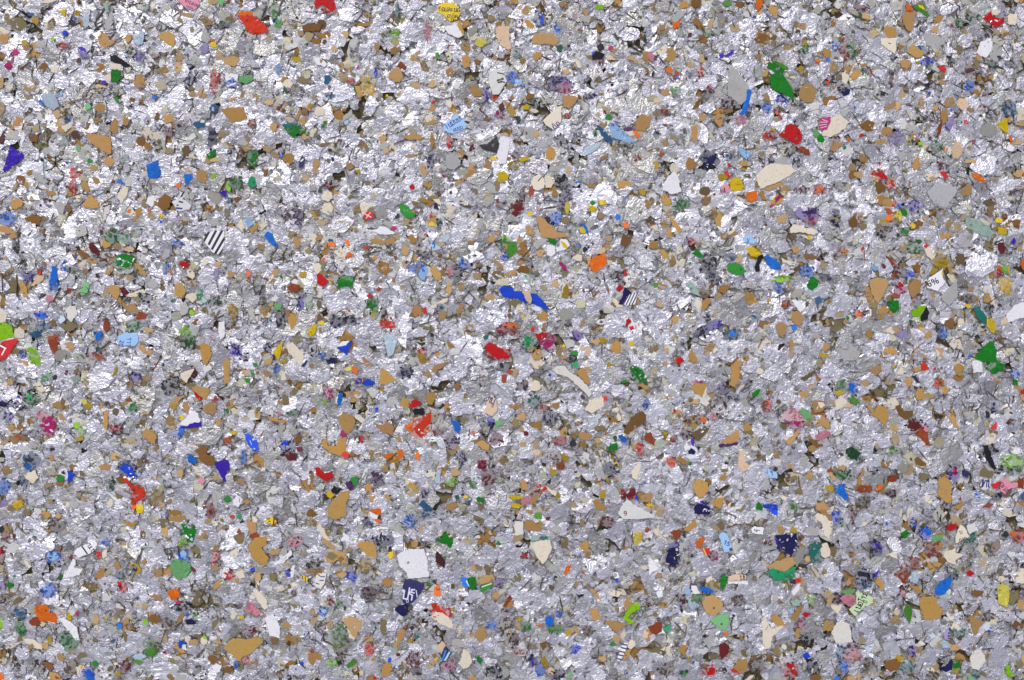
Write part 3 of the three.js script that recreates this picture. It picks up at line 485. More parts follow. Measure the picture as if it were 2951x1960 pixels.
P('milk',[2751,381,2789,375,2811,400,2795,407,2770,384]); P('foil',[2793,435,2805,403,2817,400,2849,416,2836,438,2814,451],'bright square silver foil scrap'); E('magenta',2806,410,19,4,-50);
P('milk',[2231,470,2245,454,2271,448,2272,470,2261,490,2236,490]); E('navy',2223,462,15,19,0); R('black',2284,454,64,22,50);
R('black',2274,438,25,19,0); E('milk',2598,451,19,35,0); E('cream',2735,435,19,25,0);
P('tan',[2627,476,2646,445,2652,470,2646,490,2630,490]); E('tan',2795,465,35,13,0); E('darktan',2457,483,25,19,0);
R('darkred',2709,476,19,32,0); E('white',2913,426,22,19,0); E('tan',2935,407,22,19,0);
E('tan',2948,357,41,16,0); E('brown',2909,346,13,19,0); E('foil',2894,238,48,41,0);
E('foil',2487,302,48,48,0); E('foil',2636,222,54,35,0); E('foil',2598,359,38,32,0);
E('foil',2338,318,51,29,0); E('foil',2754,229,38,29,0); E('foil',2852,289,48,29,0);
E('foil',2420,448,41,19,30); R('green',2319,146,22,32,0); E('mustard',2319,127,14,25,0);
R('deepgreen',2677,191,16,16,0); R('black',2741,175,22,25,0); E('maroon',2795,203,25,13,0);
R('deepgreen',2862,184,32,19,0); E('black',2544,270,16,13,0); R('green',2766,64,29,22,0);
E('mustard',2782,92,13,11,0); R('deepgreen',2805,51,38,29,0); E('deepgreen',2474,44,19,16,0);
E('tan',2495,49,29,19,40); R('darkred',2484,25,38,22,0); R('green',2490,203,19,19,0);
P('tan',[2681,89,2697,73,2706,76,2700,95]); E('milk',2782,6,25,19,0); P('azure',[424,490,464,490,464,503,451,514,435,514,427,503]);
P('azure',[530,504,553,501,557,512,540,531,535,530],'bright blue scrap pointing down beside an orange tan one'); P('azure',[332,522,346,515,359,528,353,530]); P('tan',[562,496,581,490,600,496,600,512,588,530,569,517]);
E('orange',515,534,16,16,0); P('lime',[605,506,623,495,635,503,631,515,613,512]); P('lime',[651,534,661,519,667,531,662,554,654,550]);
R('green',683,528,41,35,0); P('seagreen',[712,531,724,506,734,512,740,538,724,538],'glossy green notched scrap'); P('violet',[634,554,648,549,654,560,645,569],'small violet scrap right of lime green ones');
P('grey',[599,560,607,547,632,554,639,573,623,595,607,576]); P('tan',[232,525,245,520,260,534,257,552,248,554,235,541]); E('tan',294,538,19,19,0);
E('tan',140,554,41,19,5); E('brown',60,519,25,32,0); E('darktan',76,534,19,19,0);
P('milk',[92,500,108,496,140,522,127,531,105,519]); R('coral',216,500,32,25,0); R('coral',210,534,19,44,0);
P('tan',[32,579,48,573,65,576,64,592,48,603,33,600]); E('cream',79,587,32,8,25); P('tan',[245,582,257,561,270,569,286,585,286,598,267,600,241,595],'tan card scrap with darker lower half');
E('brown',265,593,44,13,8); P('cream',[340,557,356,538,370,542,365,566,349,588,340,582]); P('milk',[152,585,178,582,187,595,181,619,168,611]);
E('brown',198,600,21,22,0); P('foil',[211,611,241,598,286,611,302,627,273,652,222,655],'large crumpled foil scrap left of a narrow cream strip'); P('cream',[270,652,305,625,308,628,280,654]);
E('white',316,636,29,13,75); P('white',[422,573,438,566,453,581,438,596,422,588]); P('brown',[457,573,476,558,494,569,489,598,470,609,454,592],'reddish brown card scrap next to a white one with blue bars');
P('milk',[496,582,521,569,553,592,546,604,515,612,505,598],'pale scrap printed with navy blue bars',[['l',516,581,529,584,5.1,'#28348c'],['l',510,591,516,593,4.4,'#28348c'],['l',507,600,527,602,5.1,'#28348c'],['l',508,608,516,610,3.8,'#28348c']]); P('tan',[380,639,391,623,394,601,407,595,407,617,391,636]); E('cream',378,615,32,22,40);
E('orange',373,608,14,13,0); P('foil',[407,598,419,601,476,655,451,668,429,668]); E('mustard',605,600,19,16,0);
R('rust',605,604,19,19,0); P('foil',[597,582,635,576,654,598,623,617]); P('skyblue',[705,627,718,627,731,646,715,658]);
P('cream',[683,649,696,630,708,665,696,668]); P('tan',[715,662,740,642,747,649,727,674]); R('azure',19,627,41,35,0);
P('brown',[70,630,95,617,121,630,111,649,83,639]); P('foil',[64,719,92,639,103,636,105,687,92,735,67,735],'long upright foil scrap with pointed top'); E('tan',19,663,44,22,15);
E('tan',37,679,22,19,0); R('black',48,709,22,41,0); R('black',67,750,22,44,0);
R('violet',79,792,29,41,0); P('foil',[127,709,137,668,145,674,137,712]); R('green',321,681,38,38,45);
R('seagreen',353,687,44,25,30); R('darkred',292,662,19,19,0); P('darkred',[259,700,270,701,286,725,286,739,270,728,260,719],'dark red glossy scrap');
E('tan',307,701,29,24,0); E('brown',241,733,38,19,30); E('tan',267,750,35,19,15);
R('deepgreen',268,738,25,16,0); R('maroon',292,757,32,25,0); P('green',[332,741,349,733,378,735,391,754,365,773,343,766],'leaf green shred-like scrap with dark print');
R('grass',362,754,60,41,0); E('deepgreen',378,744,19,19,0); R('blue',337,754,13,35,0);
P('tan',[384,757,397,754,422,789,419,798,394,782]); R('deepgreen',394,785,16,22,0); P('black',[276,789,283,787,287,797,281,801,276,796]);
E('brown',246,782,16,14,0); E('tan',314,781,29,19,-40); P('peach',[89,824,108,792,127,795,124,808,98,824]);
P('azure',[146,795,152,766,165,773,167,808,143,827],'long upright blue scrap'); R('azure',156,820,25,35,0); R('azure',184,763,19,29,0);
P('palegreen',[226,843,235,830,248,811,259,820,254,843,238,852],'pale green leaf-shaped scrap with dark scribbles',[['l',232,833,241,827,1.6,'#112a11'],['l',230,843,251,846,1.6,'#112a11'],['l',248,827,256,833,1.6,'#112a11']]); R('darkred',216,846,19,29,0); P('tan',[56,817,64,811,79,833,78,858,67,855]);
P('tan',[313,836,321,820,346,827,346,849,337,865,321,849],'ochre scrap running into a long tail'); P('tan',[321,849,340,849,356,871,381,897,372,900,346,874]); P('darkred',[346,830,359,827,373,843,356,855]);
P('cream',[365,855,391,839,413,833,422,843,391,855]); R('black',416,855,41,38,0); P('rust',[391,916,407,897,426,906,416,919,394,922]);
E('tan',384,890,35,25,30); P('milk',[426,900,451,884,486,887,445,903]); P('foil',[407,741,445,731,476,776,496,795,489,811,438,792]);
R('azure',480,776,22,32,0); P('orange',[486,779,494,779,496,792,489,790]); P('milk',[467,741,473,719,491,719,489,738,473,750]);
P('milk',[445,677,454,662,467,671,464,684]); R('azure',516,701,38,25,0); P('red',[516,760,527,752,543,760,542,773,527,771],'crumpled red scrap');
R('darkred',529,760,35,22,0); E('cream',550,789,19,32,140); P('tan',[505,824,515,812,530,824,537,839,527,857,511,857,503,843],'smooth ochre scrap');
R('darktan',553,817,44,22,0); P('white',[586,681,597,669,623,665,646,665,648,706,635,735,613,728,597,709,588,696],'scrap printed with black and white diagonal stripes',[['l',588,696,605,665,7.0,'#1b1a20'],['l',602,706,625,662,7.0,'#1b1a20'],['l',611,720,642,663,7.0,'#1b1a20'],['l',619,735,651,681,7.0,'#1b1a20'],['l',591,681,594,673,5.7,'#1b1a20'],['l',631,738,651,709,6.4,'#1b1a20']]); E('milk',615,639,41,19,25);
E('cream',591,754,19,19,0); E('foil',604,766,51,48,0); E('foil',708,754,51,48,0);
E('foil',696,693,41,32,0); E('tan',627,763,19,16,0); E('lilac',623,789,14,35,0);
E('orange',715,790,13,15,0); R('coral',715,789,16,25,0); E('tan',664,790,19,19,0);
E('cream',550,855,29,32,0); R('seagreen',575,846,19,32,0); E('mint',588,865,22,19,0);
E('brown',572,858,19,19,0); R('deepgreen',619,868,35,19,0); P('tan',[653,884,670,878,685,903,677,922,664,903]);
R('mustard',673,903,25,44,0); P('white',[631,928,648,925,648,966,635,980,629,951],'upright glossy white scrap'); E('lime',553,901,13,16,0);
R('lime',534,954,29,29,0); R('grass',540,973,29,25,0); E('tan',427,951,29,16,0);
R('green',380,938,41,32,0); P('rust',[297,944,302,919,311,922,318,947,305,960]); P('azure',[275,980,276,960,292,954,297,960,283,982]);
P('ivory',[189,890,203,879,219,884,222,906,206,928,195,916],'smooth ivory white rounded scrap'); E('azure',122,908,19,16,0); R('blue',118,909,35,19,0);
P('iceblue',[172,912,183,906,189,922,175,935,170,928]); E('brown',149,932,29,22,0); E('olive',197,941,41,25,0);
R('steel',127,944,48,32,0); E('steel',105,963,32,19,0); P('rust',[137,970,156,965,170,973,165,980,140,980]);
R('rust',156,974,38,19,0); P('pink',[129,862,143,849,157,862,143,871]); P('lime',[-6,932,19,930,35,941,41,970,19,976,-10,984],'large lime green scrap at the left edge above a red one');
P('white',[-10,987,19,975,41,971,41,976,19,982]); P('red',[-10,998,13,982,48,976,54,981,41,998,35,1011,19,1030,-10,1046],'red scrap with white marks at the left edge',[['c',6,998,12.7,'#b01018'],['l',-6,992,19,1005,4.4,'#ffffff'],['l',16,1005,6,1024,3.8,'#ffffff']]); E('cream',6,909,25,41,0);
E('foil',29,884,51,35,0); E('foil',121,833,41,29,0); E('foil',235,912,35,41,0);
E('foil',311,811,38,32,0); E('foil',381,827,41,19,0); E('foil',178,792,38,25,0);
E('foil',267,808,41,35,0); E('foil',429,839,32,19,0); E('foil',476,912,38,35,0);
E('foil',562,928,48,32,0); E('foil',349,916,25,32,0); E('foil',105,687,29,41,0);
E('foil',152,512,51,25,0); E('foil',191,690,48,25,0); E('foil',505,623,41,29,0);
E('peach',372,719,29,16,0); E('brown',337,709,25,19,0); E('tan',910,493,22,16,0);
P('yellow',[1430,503,1452,493,1468,506,1461,519,1439,515]); E('mustard',1442,519,25,19,0); P('tan',[1338,506,1350,490,1366,487,1369,496,1344,517]);
P('tan',[1312,534,1318,519,1338,509,1338,519,1318,536]); P('milk',[1393,531,1414,525,1433,550,1439,557,1411,558]); E('umber',1433,534,16,35,0);
E('foil',766,528,35,32,0); R('darkred',944,536,25,22,0); P('deepgreen',[917,554,921,536,928,547,926,557]);
P('cream',[926,565,940,550,956,554,958,573,944,582,931,577],'pale cream rounded scrap with a fine crease'); P('foil',[886,582,918,561,925,579,912,595,893,598]); P('foil',[763,569,794,563,804,585,794,608,766,595]);
R('purple',855,627,41,57,0); R('maroon',829,623,32,19,0); P('tan',[890,604,899,604,918,627,909,633,899,620]);
P('milk',[918,649,934,649,950,655,937,666]); P('azure',[761,681,769,668,785,674,790,693,802,709,794,712,775,696],'pale scrap with a strong blue lower half'); P('iceblue',[763,674,772,652,785,665,785,681]);
P('tan',[844,693,852,681,864,690,864,709,858,717],'brown egg-shaped scrap'); E('darktan',918,681,25,22,0); E('cream',902,685,29,25,0);
P('orange',[944,701,956,695,967,706,963,712,947,709]); P('orange',[993,692,1004,690,1009,706,1001,709]); P('cream',[961,725,982,716,1014,708,1018,712,1004,731,991,744,972,738]);
P('orange',[1004,728,1015,720,1017,735,996,747,994,741],'orange streaked end of a cream scrap'); E('rust',1053,712,19,11,0); P('tan',[1064,693,1080,687,1102,693,1131,687,1137,677,1149,681,1141,703,1093,703,1071,700]);
P('white',[1061,665,1080,662,1099,652,1115,658,1144,673,1109,677],'long smooth white scrap above a tan one'); P('tan',[1169,687,1185,676,1206,679,1201,696,1191,703,1172,701]); P('red',[1047,623,1058,609,1077,614,1077,627,1058,635],'small red scrap with pale crossed marks',[['l',1052,617,1071,627,3.2,'#f7d9d9'],['l',1068,612,1055,630,2.5,'#f7d9d9']]);
E('cream',1055,595,48,22,-10); E('grey',1096,617,32,41,0); P('green',[1150,598,1156,582,1179,598,1185,608,1199,617,1193,628,1169,627,1156,614],'green leaf-shaped scrap with a pointed top',[['l',1163,606,1179,608,1.3,'#5fc06c'],['l',1166,601,1166,611,1.3,'#5fc06c'],['l',1176,601,1174,612,1.3,'#5fc06c']]);
P('black',[1134,631,1147,614,1153,623,1144,630]); E('red',1241,624,11,11,0); P('red',[1180,538,1188,531,1196,539,1191,547,1183,546],'small dark red scrap');
E('tan',1233,533,29,19,0); E('tan',1223,496,19,19,0); E('yellow',1244,646,20,12,0);
R('deepgreen',1264,642,16,29,0); E('magenta',1136,658,15,13,0); P('cream',[1220,550,1249,557,1274,585,1271,595,1252,579]);
E('olive',1249,569,25,16,0); E('iceblue',1285,687,25,16,-50); P('iceblue',[1247,703,1258,706,1271,717,1245,722]);
E('azure',1250,706,10,22,0); R('navy',1226,736,35,22,0); E('milk',1385,642,19,32,0);
E('tan',1166,719,19,32,0); P('darktan',[1085,766,1093,750,1122,760,1123,785,1109,792,1090,779]); P('tan',[1096,776,1112,760,1125,785,1109,792]);
R('azure',1198,770,51,35,0); P('skyblue',[1204,789,1223,763,1233,773,1223,808,1214,806]); P('tan',[1239,776,1255,766,1271,789,1271,808,1255,808]);
E('tan',1204,773,19,19,0); R('black',1322,782,35,41,0); R('pink',1296,782,29,25,0);
R('azure',1338,763,32,29,0); P('tan',[1449,792,1468,781,1487,779,1487,793,1458,797]); P('foil',[1430,811,1458,800,1503,797,1512,808,1500,820,1449,822]);
R('grass',1455,696,22,32,0); P('mustard',[1452,700,1461,700,1465,725,1455,719]); R('blue',1455,738,22,32,0);
P('red',[914,790,925,790,948,812,929,826,915,817],'bright red fan-shaped scrap left of a green and white one'); P('tan',[947,801,956,800,961,811,953,819]); P('milk',[958,789,975,795,972,811,961,817]);
P('green',[971,809,985,803,1017,808,1017,825,975,830],'green four-sided scrap under a pale green strip'); P('palegreen',[979,797,1018,793,1018,811,988,808],'pale green strip above a green scrap'); P('cream',[901,763,918,758,931,776,912,792,906,782]);
E('mustard',874,792,22,16,0); P('white',[839,812,848,803,864,808,863,820,845,820]); P('rust',[826,827,839,817,864,822,867,830,852,843,832,835],'rust brown scrap under a white one');
E('tan',794,784,19,22,0); R('violet',871,852,19,22,0); R('violet',867,881,22,29,0);
P('palegreen',[788,890,794,871,813,878,810,895]); R('grass',890,882,22,19,0); P('tan',[829,909,848,900,859,906,855,935,839,951,831,928]);
E('brown',826,903,19,25,0); R('black',813,922,32,44,0); P('yellow',[888,951,906,932,915,938,909,960,893,973,886,963],'bright yellow pear-shaped scrap');
P('yellow',[918,930,928,924,936,928,931,938,921,936]); R('navy',972,928,44,29,0); R('navy',1017,925,38,22,0);
P('red',[1057,852,1066,846,1077,852,1071,858,1060,858]); E('rust',1096,836,19,16,0); P('green',[1064,866,1077,863,1087,878,1074,897,1064,887]);
R('green',1074,881,32,44,0); E('mustard',1075,906,14,19,0); R('green',1083,906,19,19,0);
R('maroon',1106,900,19,32,0); P('coral',[1099,925,1115,925,1137,928,1139,944,1125,947]); R('coral',1118,932,41,25,0);
R('rust',1115,919,29,29,0); P('green',[1180,855,1185,852,1191,870,1187,870]); P('tan',[1185,893,1198,878,1214,887,1217,909,1195,912]);
E('brown',1193,909,25,16,0); P('red',[1217,890,1228,884,1231,906,1220,903]); P('cream',[1236,887,1271,865,1290,858,1287,871,1258,887]);
P('tan',[1314,903,1325,876,1339,874,1334,893,1322,911]); E('darktan',1328,827,19,25,0); E('tan',1293,833,16,35,0);
E('tan',1274,906,22,29,0); R('steel',1268,890,22,25,0); E('tan',1412,857,29,16,0);
P('foil',[1350,903,1388,887,1433,912,1433,935,1388,932],'pale gold tinted foil scrap'); P('foil',[1268,928,1284,919,1318,938,1315,980,1280,980],'large silver foil scrap'); P('foil',[1388,881,1423,855,1458,868,1427,890]);
R('red',1455,947,41,29,0); R('darkred',1442,954,32,29,0); E('orange',1471,938,29,16,0);
P('iceblue',[1104,966,1118,957,1144,979,1141,998,1131,1024,1118,1030,1112,998],'large smooth ice blue pointed scrap'); E('darktan',998,974,44,16,0); E('foil',972,878,57,41,0);
E('foil',1052,922,38,41,0); E('foil',1007,785,35,29,0); E('foil',861,744,48,29,0);
E('foil',1052,550,38,29,0); E('foil',867,547,64,38,0); E('foil',1147,871,44,22,0);
E('foil',1230,839,41,25,0); E('foil',1071,515,35,22,0); E('foil',1045,687,29,32,0);
E('foil',1210,960,48,25,0); E('umber',1341,588,38,16,30); E('darktan',1404,566,22,19,0);
E('lime',1455,687,19,16,0); P('cream',[1529,525,1537,509,1556,503,1570,519,1569,541,1550,549,1537,544],'ivory round scrap with a small dark line across it',[['l',1565,506,1550,523,2.9,'#5a4438']]); P('cream',[1567,515,1572,503,1585,506,1596,528,1588,541,1572,542]);
P('black',[1607,525,1626,500,1632,503,1629,519,1616,534]); R('black',1616,525,41,41,-50); R('purple',1629,566,35,44,0);
R('purple',1616,592,22,29,0); E('lemon',1635,598,19,35,0); P('tan',[1689,525,1699,517,1718,522,1720,534,1705,541,1693,536]);
E('milk',1686,520,13,16,0); P('tan',[1778,531,1788,520,1816,523,1820,531,1797,546,1781,542]); P('white',[1909,539,1924,509,1943,493,1953,509,1963,554,1934,560,1912,547],'tall smooth white triangular scrap');
P('tan',[1902,560,1912,554,1937,582,1931,592,1915,592]); P('foil',[1839,585,1867,573,1893,566,1909,592,1905,627,1886,630,1858,611],'large smooth foil scrap below a white triangle'); R('green',1969,588,35,35,0);
R('grass',1963,595,35,22,0); P('red',[2086,496,2099,492,2102,506,2109,512,2096,509]); P('yellow',[2099,525,2115,512,2134,514,2144,538,2137,550,2109,550],'yellow scrap with a red centre');
P('red',[2099,528,2112,515,2125,520,2129,538,2115,547,2102,542]); E('mustard',2082,512,29,22,20); P('pink',[2074,544,2090,531,2102,538,2099,554,2077,557],'dull pink scrap with dark bars under a yellow and red one',[['l',2076,546,2078,555,3.2,'#2a1a22'],['l',2086,541,2089,555,3.2,'#2a1a22'],['l',2082,547,2084,555,2.5,'#2a1a22']]);
P('orange',[2150,566,2153,554,2180,549,2182,569,2166,585,2155,579],'orange heart-shaped scrap'); P('cream',[2179,506,2194,490,2220,471,2280,477,2290,496,2242,525,2191,544,2182,525],'very large cream and tan scrap near the upper right'); P('tan',[2191,546,2242,525,2274,515,2258,534,2214,550]);
P('darktan',[2185,557,2198,550,2210,579,2198,576]); E('umber',2031,554,29,29,0); P('cream',[2007,554,2013,550,2036,566,2051,560,2045,571,2020,571]);
P('green',[1699,582,1708,577,1718,584,1708,592]); P('yellow',[1696,595,1705,592,1721,601,1715,609,1699,609],'small yellow scrap under a green one'); P('yellow',[1727,577,1740,576,1750,584,1731,592]);
E('yellow',1527,617,15,13,0); P('darkred',[1470,595,1486,588,1508,585,1505,604,1486,625,1477,617]); R('darkred',1492,595,44,35,0);
R('maroon',1505,563,19,29,0); P('tan',[1546,625,1559,623,1572,636,1588,649,1604,668,1632,674,1632,684,1594,687,1562,684,1553,655],'big buff tapering card scrap above a green one'); P('black',[1570,627,1578,622,1585,627,1586,639,1580,644]);
R('azure',1600,630,35,35,0); E('umber',1631,635,25,19,0); P('tan',[1513,652,1526,650,1542,668,1534,682,1518,673]);
P('green',[1577,685,1594,683,1607,696,1599,708,1585,701],'bright green scrap between white ones'); P('white',[1575,706,1600,708,1600,731,1588,741,1575,735]); P('milk',[1543,693,1572,684,1575,696,1543,719]);
P('white',[1616,687,1635,693,1642,706,1632,717,1604,727,1604,709,1613,706]); E('yellow',1626,706,10,25,140); P('tan',[1543,725,1569,719,1562,738,1550,738]);
P('darktan',[1492,709,1515,690,1521,719,1505,741,1486,725]); P('grass',[1461,696,1489,696,1492,725,1470,741,1461,738]); P('azure',[1667,649,1686,646,1696,671,1686,671,1683,655]);
P('milk',[1686,646,1708,627,1708,652,1696,668]); E('yellow',1678,663,22,16,40); P('foil',[1712,646,1747,625,1756,631,1731,668,1705,692,1696,674,1731,652],'bent bright foil scrap with a step-shaped edge');
E('brown',1731,623,19,19,0); P('azure',[1772,627,1778,617,1788,623,1788,633,1777,635]); E('orange',1804,649,19,22,0);
P('brown',[1788,693,1797,674,1816,684,1820,696,1807,711,1791,706],'brown ring-like scrap with a light centre'); E('tan',1753,687,21,16,0); E('peach',1804,684,22,19,0);
P('tan',[1924,620,1937,627,1967,663,1959,673,1940,652],'long diagonal ochre strip'); E('tan',1928,674,16,29,0); P('foil',[1943,630,1988,630,2039,668,2048,696,2013,700,1975,677],'broad pale foil scrap right of the diagonal ochre strip');
R('red',1993,696,19,19,0); P('tan',[2004,696,2023,700,2007,709]); P('tan',[2058,633,2071,614,2080,620,2078,654,2064,649]);
P('tan',[2072,677,2099,677,2121,665,2128,674,2080,690]); P('milk',[2121,706,2147,706,2144,719,2121,725]); P('skyblue',[2140,684,2160,677,2182,696,2172,703,2144,698],'small pale blue scrap with one blue letter',[['t',2155,693,14,15,'#2a4a8c','น']]);
E('lemon',2169,701,19,16,0); P('yellow',[2150,716,2172,712,2194,731,2188,741,2163,738]); R('mustard',2179,725,38,22,0);
P('black',[2174,770,2185,738,2198,733,2201,741,2188,763,2190,782,2179,784],'black strip curving down beside a blue scrap'); P('azure',[2202,738,2214,735,2248,760,2252,776,2229,774,2210,760],'bright blue scrap right of a black strip'); P('green',[2093,766,2099,757,2131,760,2146,776,2144,789,2128,792,2098,781],'bright green oval scrap with a small dark dot',[['c',2135,777,3.2,'#14401a']]);
R('steel',2112,738,29,19,0); E('tan',2128,744,22,25,0); P('green',[1993,731,2004,721,2017,725,2028,739,2018,746,2004,736],'small curved bright green scrap');
R('black',2039,760,48,51,0); R('navy',2058,801,44,35,0); P('tan',[1902,719,1915,719,1928,738,1921,757,1915,754]);
R('deepgreen',1886,763,19,38,0); R('deepgreen',1870,808,35,13,0); E('grass',1889,822,19,19,0);
P('tan',[1883,817,1902,814,1924,824,1921,838,1899,833]); P('mint',[1975,817,1988,809,2007,827,2015,843,2017,855,1997,846],'pale mint lens-shaped scrap'); P('foil',[1918,855,1931,817,1956,855,1931,884,1918,881]);
P('orange',[1700,750,1713,739,1742,731,1751,758,1716,785,1700,776],'bright orange five-sided scrap near the middle'); P('tan',[1691,741,1705,735,1702,754,1696,770]); P('magenta',[1610,758,1618,754,1632,770,1634,782,1623,779],'small magenta scrap in silver foil');
E('brown',1507,776,32,22,0); E('tan',1478,785,25,16,0); P('mint',[1499,785,1521,792,1527,801,1511,804],'',[['t',1515,797,11,-10,'#1a7a4a','ณ2']]);
P('foil',[1489,782,1508,795,1531,827,1527,855,1508,839],'narrow silver foil scrap lying over the blue one'); P('blue',[1438,835,1445,825,1473,827,1484,839,1502,838,1524,843,1548,849,1588,893,1575,893,1537,876,1515,873,1486,860,1454,858],'longest bright blue scrap, near the middle, with ragged right end'); P('black',[1440,832,1448,824,1470,824,1469,830,1454,831]);
P('peach',[1504,838,1526,835,1532,868,1526,876,1518,868],'small peach scrap lying over the long blue one'); P('white',[1527,884,1550,882,1562,893,1543,897]); P('tan',[1473,893,1489,889,1518,909,1515,912,1489,908]);
P('tan',[1553,909,1565,897,1580,906,1575,922,1556,925]); E('olive',1486,874,35,22,0); E('tan',1600,819,25,19,0);
P('mustard',[1619,855,1626,827,1635,817,1640,846,1635,860,1626,860]); P('milk',[1553,843,1594,833,1594,846,1569,852]); P('grey',[1607,900,1626,884,1654,903,1648,919,1619,928]);
P('red',[1775,833,1785,820,1797,830,1785,841],'small red scrap above the blue striped one'); R('maroon',1788,817,22,25,0); R('maroon',1778,795,35,32,0);
P('red',[1796,782,1804,777,1808,792,1799,795]); P('navy',[1796,836,1804,828,1820,843,1807,855,1794,878,1781,876,1794,855],'blue scrap with striped end'); P('white',[1807,855,1820,843,1839,847,1829,878,1810,881,1794,878],'scrap printed with dark and white stripes beside a blue one',[['l',1804,879,1821,843,3.2,'#1a1830'],['l',1812,881,1829,844,3.2,'#1a1830'],['l',1820,881,1837,846,3.2,'#1a1830'],['l',1796,878,1812,849,3.2,'#30307a']]);
P('foil',[1727,801,1743,811,1775,836,1778,852,1747,843,1734,820]); P('cream',[1762,855,1801,881,1788,890,1769,881]); P('foil',[1737,957,1743,916,1781,932,1816,957,1813,976,1762,970],'large smooth silver foil triangle with a red marked neighbour');
P('white',[1797,919,1816,916,1832,935,1829,954,1813,951]); P('red',[1804,922,1812,917,1820,928,1810,935,1808,944,1802,938],'red curved letter-like mark on a white scrap'); P('red',[1813,941,1824,938,1829,947,1818,953]);
P('foil',[1940,951,1953,928,1970,925,1969,944,1953,963]); P('tan',[2020,900,2024,868,2036,858,2051,865,2036,887],'reddish tan narrow scrap pointing down'); P('tan',[2058,858,2074,843,2083,852,2064,865]);
E('cream',2012,878,19,41,0); P('darktan',[2066,836,2083,820,2106,824,2086,846]); R('brown',2032,843,35,29,0);
E('tan',2166,868,35,22,0); E('darktan',2156,855,35,29,0); E('tan',1901,876,19,19,0);
R('violet',2051,941,70,25,-20); R('navy',2026,957,57,29,-15); R('black',2039,922,19,38,0);
R('steel',2106,960,54,35,0); E('azure',2112,963,19,13,0); R('azure',2144,884,16,19,0);
R('steel',2179,912,25,16,0); P('red',[1527,951,1534,941,1542,947,1538,959]); P('red',[1545,963,1562,957,1578,963,1572,980,1548,976],'red scrap next to a magenta crumpled one');
R('magenta',1575,976,48,25,0); P('seagreen',[1511,973,1518,966,1531,976,1527,998,1513,998]); R('seagreen',1521,989,35,29,0);
E('orange',1477,938,25,16,0); R('rust',1480,951,35,38,0); R('violet',1658,966,41,29,0);
P('lilac',[1639,963,1651,951,1673,957,1683,973,1658,980]); R('maroon',1640,933,19,19,0); E('black',1686,719,14,16,0);
E('peach',1727,722,29,19,0); E('foil',1855,754,32,44,0); E('foil',1588,785,51,48,0);
E('foil',1658,563,38,48,0); E('foil',1762,608,41,35,0); E('foil',1902,525,25,19,0);
E('foil',1943,792,35,41,0); E('foil',1534,595,25,51,0); E('foil',1867,941,48,32,0);
E('foil',1658,811,35,38,0); E('foil',2099,579,48,44,0); E('foil',2166,795,44,29,0);
E('foil',1486,509,35,32,0); E('tan',1947,922,19,25,0); E('rust',1531,554,16,32,0);
E('cream',1664,744,29,19,0); P('brown',[2446,500,2455,490,2471,493,2468,509,2452,520]); E('tan',2474,503,29,19,0);
P('red',[2515,504,2535,496,2547,503,2558,515,2547,517,2535,509],'ragged red scrap in a tan and red cluster'); R('coral',2538,506,48,32,0); R('coral',2566,531,29,22,0);
P('tan',[2509,509,2528,509,2541,525,2525,525]); P('tan',[2557,519,2573,509,2576,525,2566,531]); E('darktan',2547,576,44,29,0);
E('brown',2535,541,29,38,0); E('tan',2560,585,32,25,0); R('coral',2579,585,16,19,0);
R('coral',2360,547,32,25,0); E('orange',2361,547,19,16,0); P('tan',[2249,541,2261,534,2282,538,2280,563,2268,569,2252,557]);
P('tan',[2220,582,2239,560,2261,573,2268,579,2239,588,2223,592]); P('magenta',[2234,573,2245,561,2257,563,2242,577,2233,585],'pink magenta streak on a tan scrap'); E('magenta',2223,593,13,8,-30);
R('darkred',2306,549,48,16,-10); R('violet',2334,617,41,38,0); P('purple',[2312,608,2328,608,2353,598,2353,614,2331,627]);
R('magenta',2338,636,35,19,0); R('navy',2411,623,22,41,0); P('navy',[2392,636,2407,630,2420,655,2404,646]);
P('foil',[2361,592,2379,585,2404,592,2407,617,2395,631,2373,635,2360,617],'round bright silver foil scrap ringed with dark blue'); P('lilac',[2277,617,2306,595,2315,608,2319,636,2290,620]); P('cream',[2276,662,2284,646,2306,649,2322,658,2341,658,2357,671,2341,677,2303,668,2280,673],'bone-shaped cream scrap with a brown spot');
E('brown',2315,666,8,11,0); P('yellow',[2325,681,2334,677,2338,693,2328,690]); P('cream',[2306,674,2338,687,2333,692,2312,682]);
E('umber',2284,684,22,16,0); E('tan',2253,631,32,22,0); P('milk',[2395,668,2417,655,2423,671,2407,681]);
P('foil',[2509,611,2522,593,2547,601,2549,617,2522,623]); P('rust',[2550,601,2563,600,2574,614,2560,620]); R('mustard',2585,627,35,41,0);
E('orange',2563,627,19,19,0); E('lemon',2589,623,19,29,0); P('green',[2595,604,2608,603,2616,617,2611,625,2601,617],'small bright green scrap');
P('green',[2595,665,2608,662,2622,665,2614,674,2598,673]); P('yellow',[2622,649,2628,641,2638,649,2635,658,2625,660]); R('deepgreen',2601,677,35,13,0);
R('umber',2550,655,48,29,0); R('black',2544,671,29,29,0); R('azure',2590,595,19,16,0);
R('violet',2636,595,35,32,0); E('brown',2461,642,25,29,0); R('darktan',2477,630,32,35,0);
P('cloudy',[2671,554,2697,528,2741,531,2757,550,2747,569,2725,598,2697,588,2677,569],'large cloudy white translucent scrap upper right'); E('grey',2697,550,29,22,0); R('milk',2716,585,51,32,0);
P('cream',[2666,509,2671,501,2709,501,2709,509,2687,514,2677,522]); P('red',[2709,496,2722,493,2733,511,2722,515]); P('orange',[2797,500,2814,501,2841,520,2836,528,2808,515],'orange half of a two-tone scrap');
P('milk',[2792,509,2797,503,2811,519,2836,528,2805,527]); P('tan',[2770,550,2782,541,2798,531,2801,554,2789,566,2773,563]); P('tan',[2919,503,2935,490,2951,490,2944,512,2928,509]);
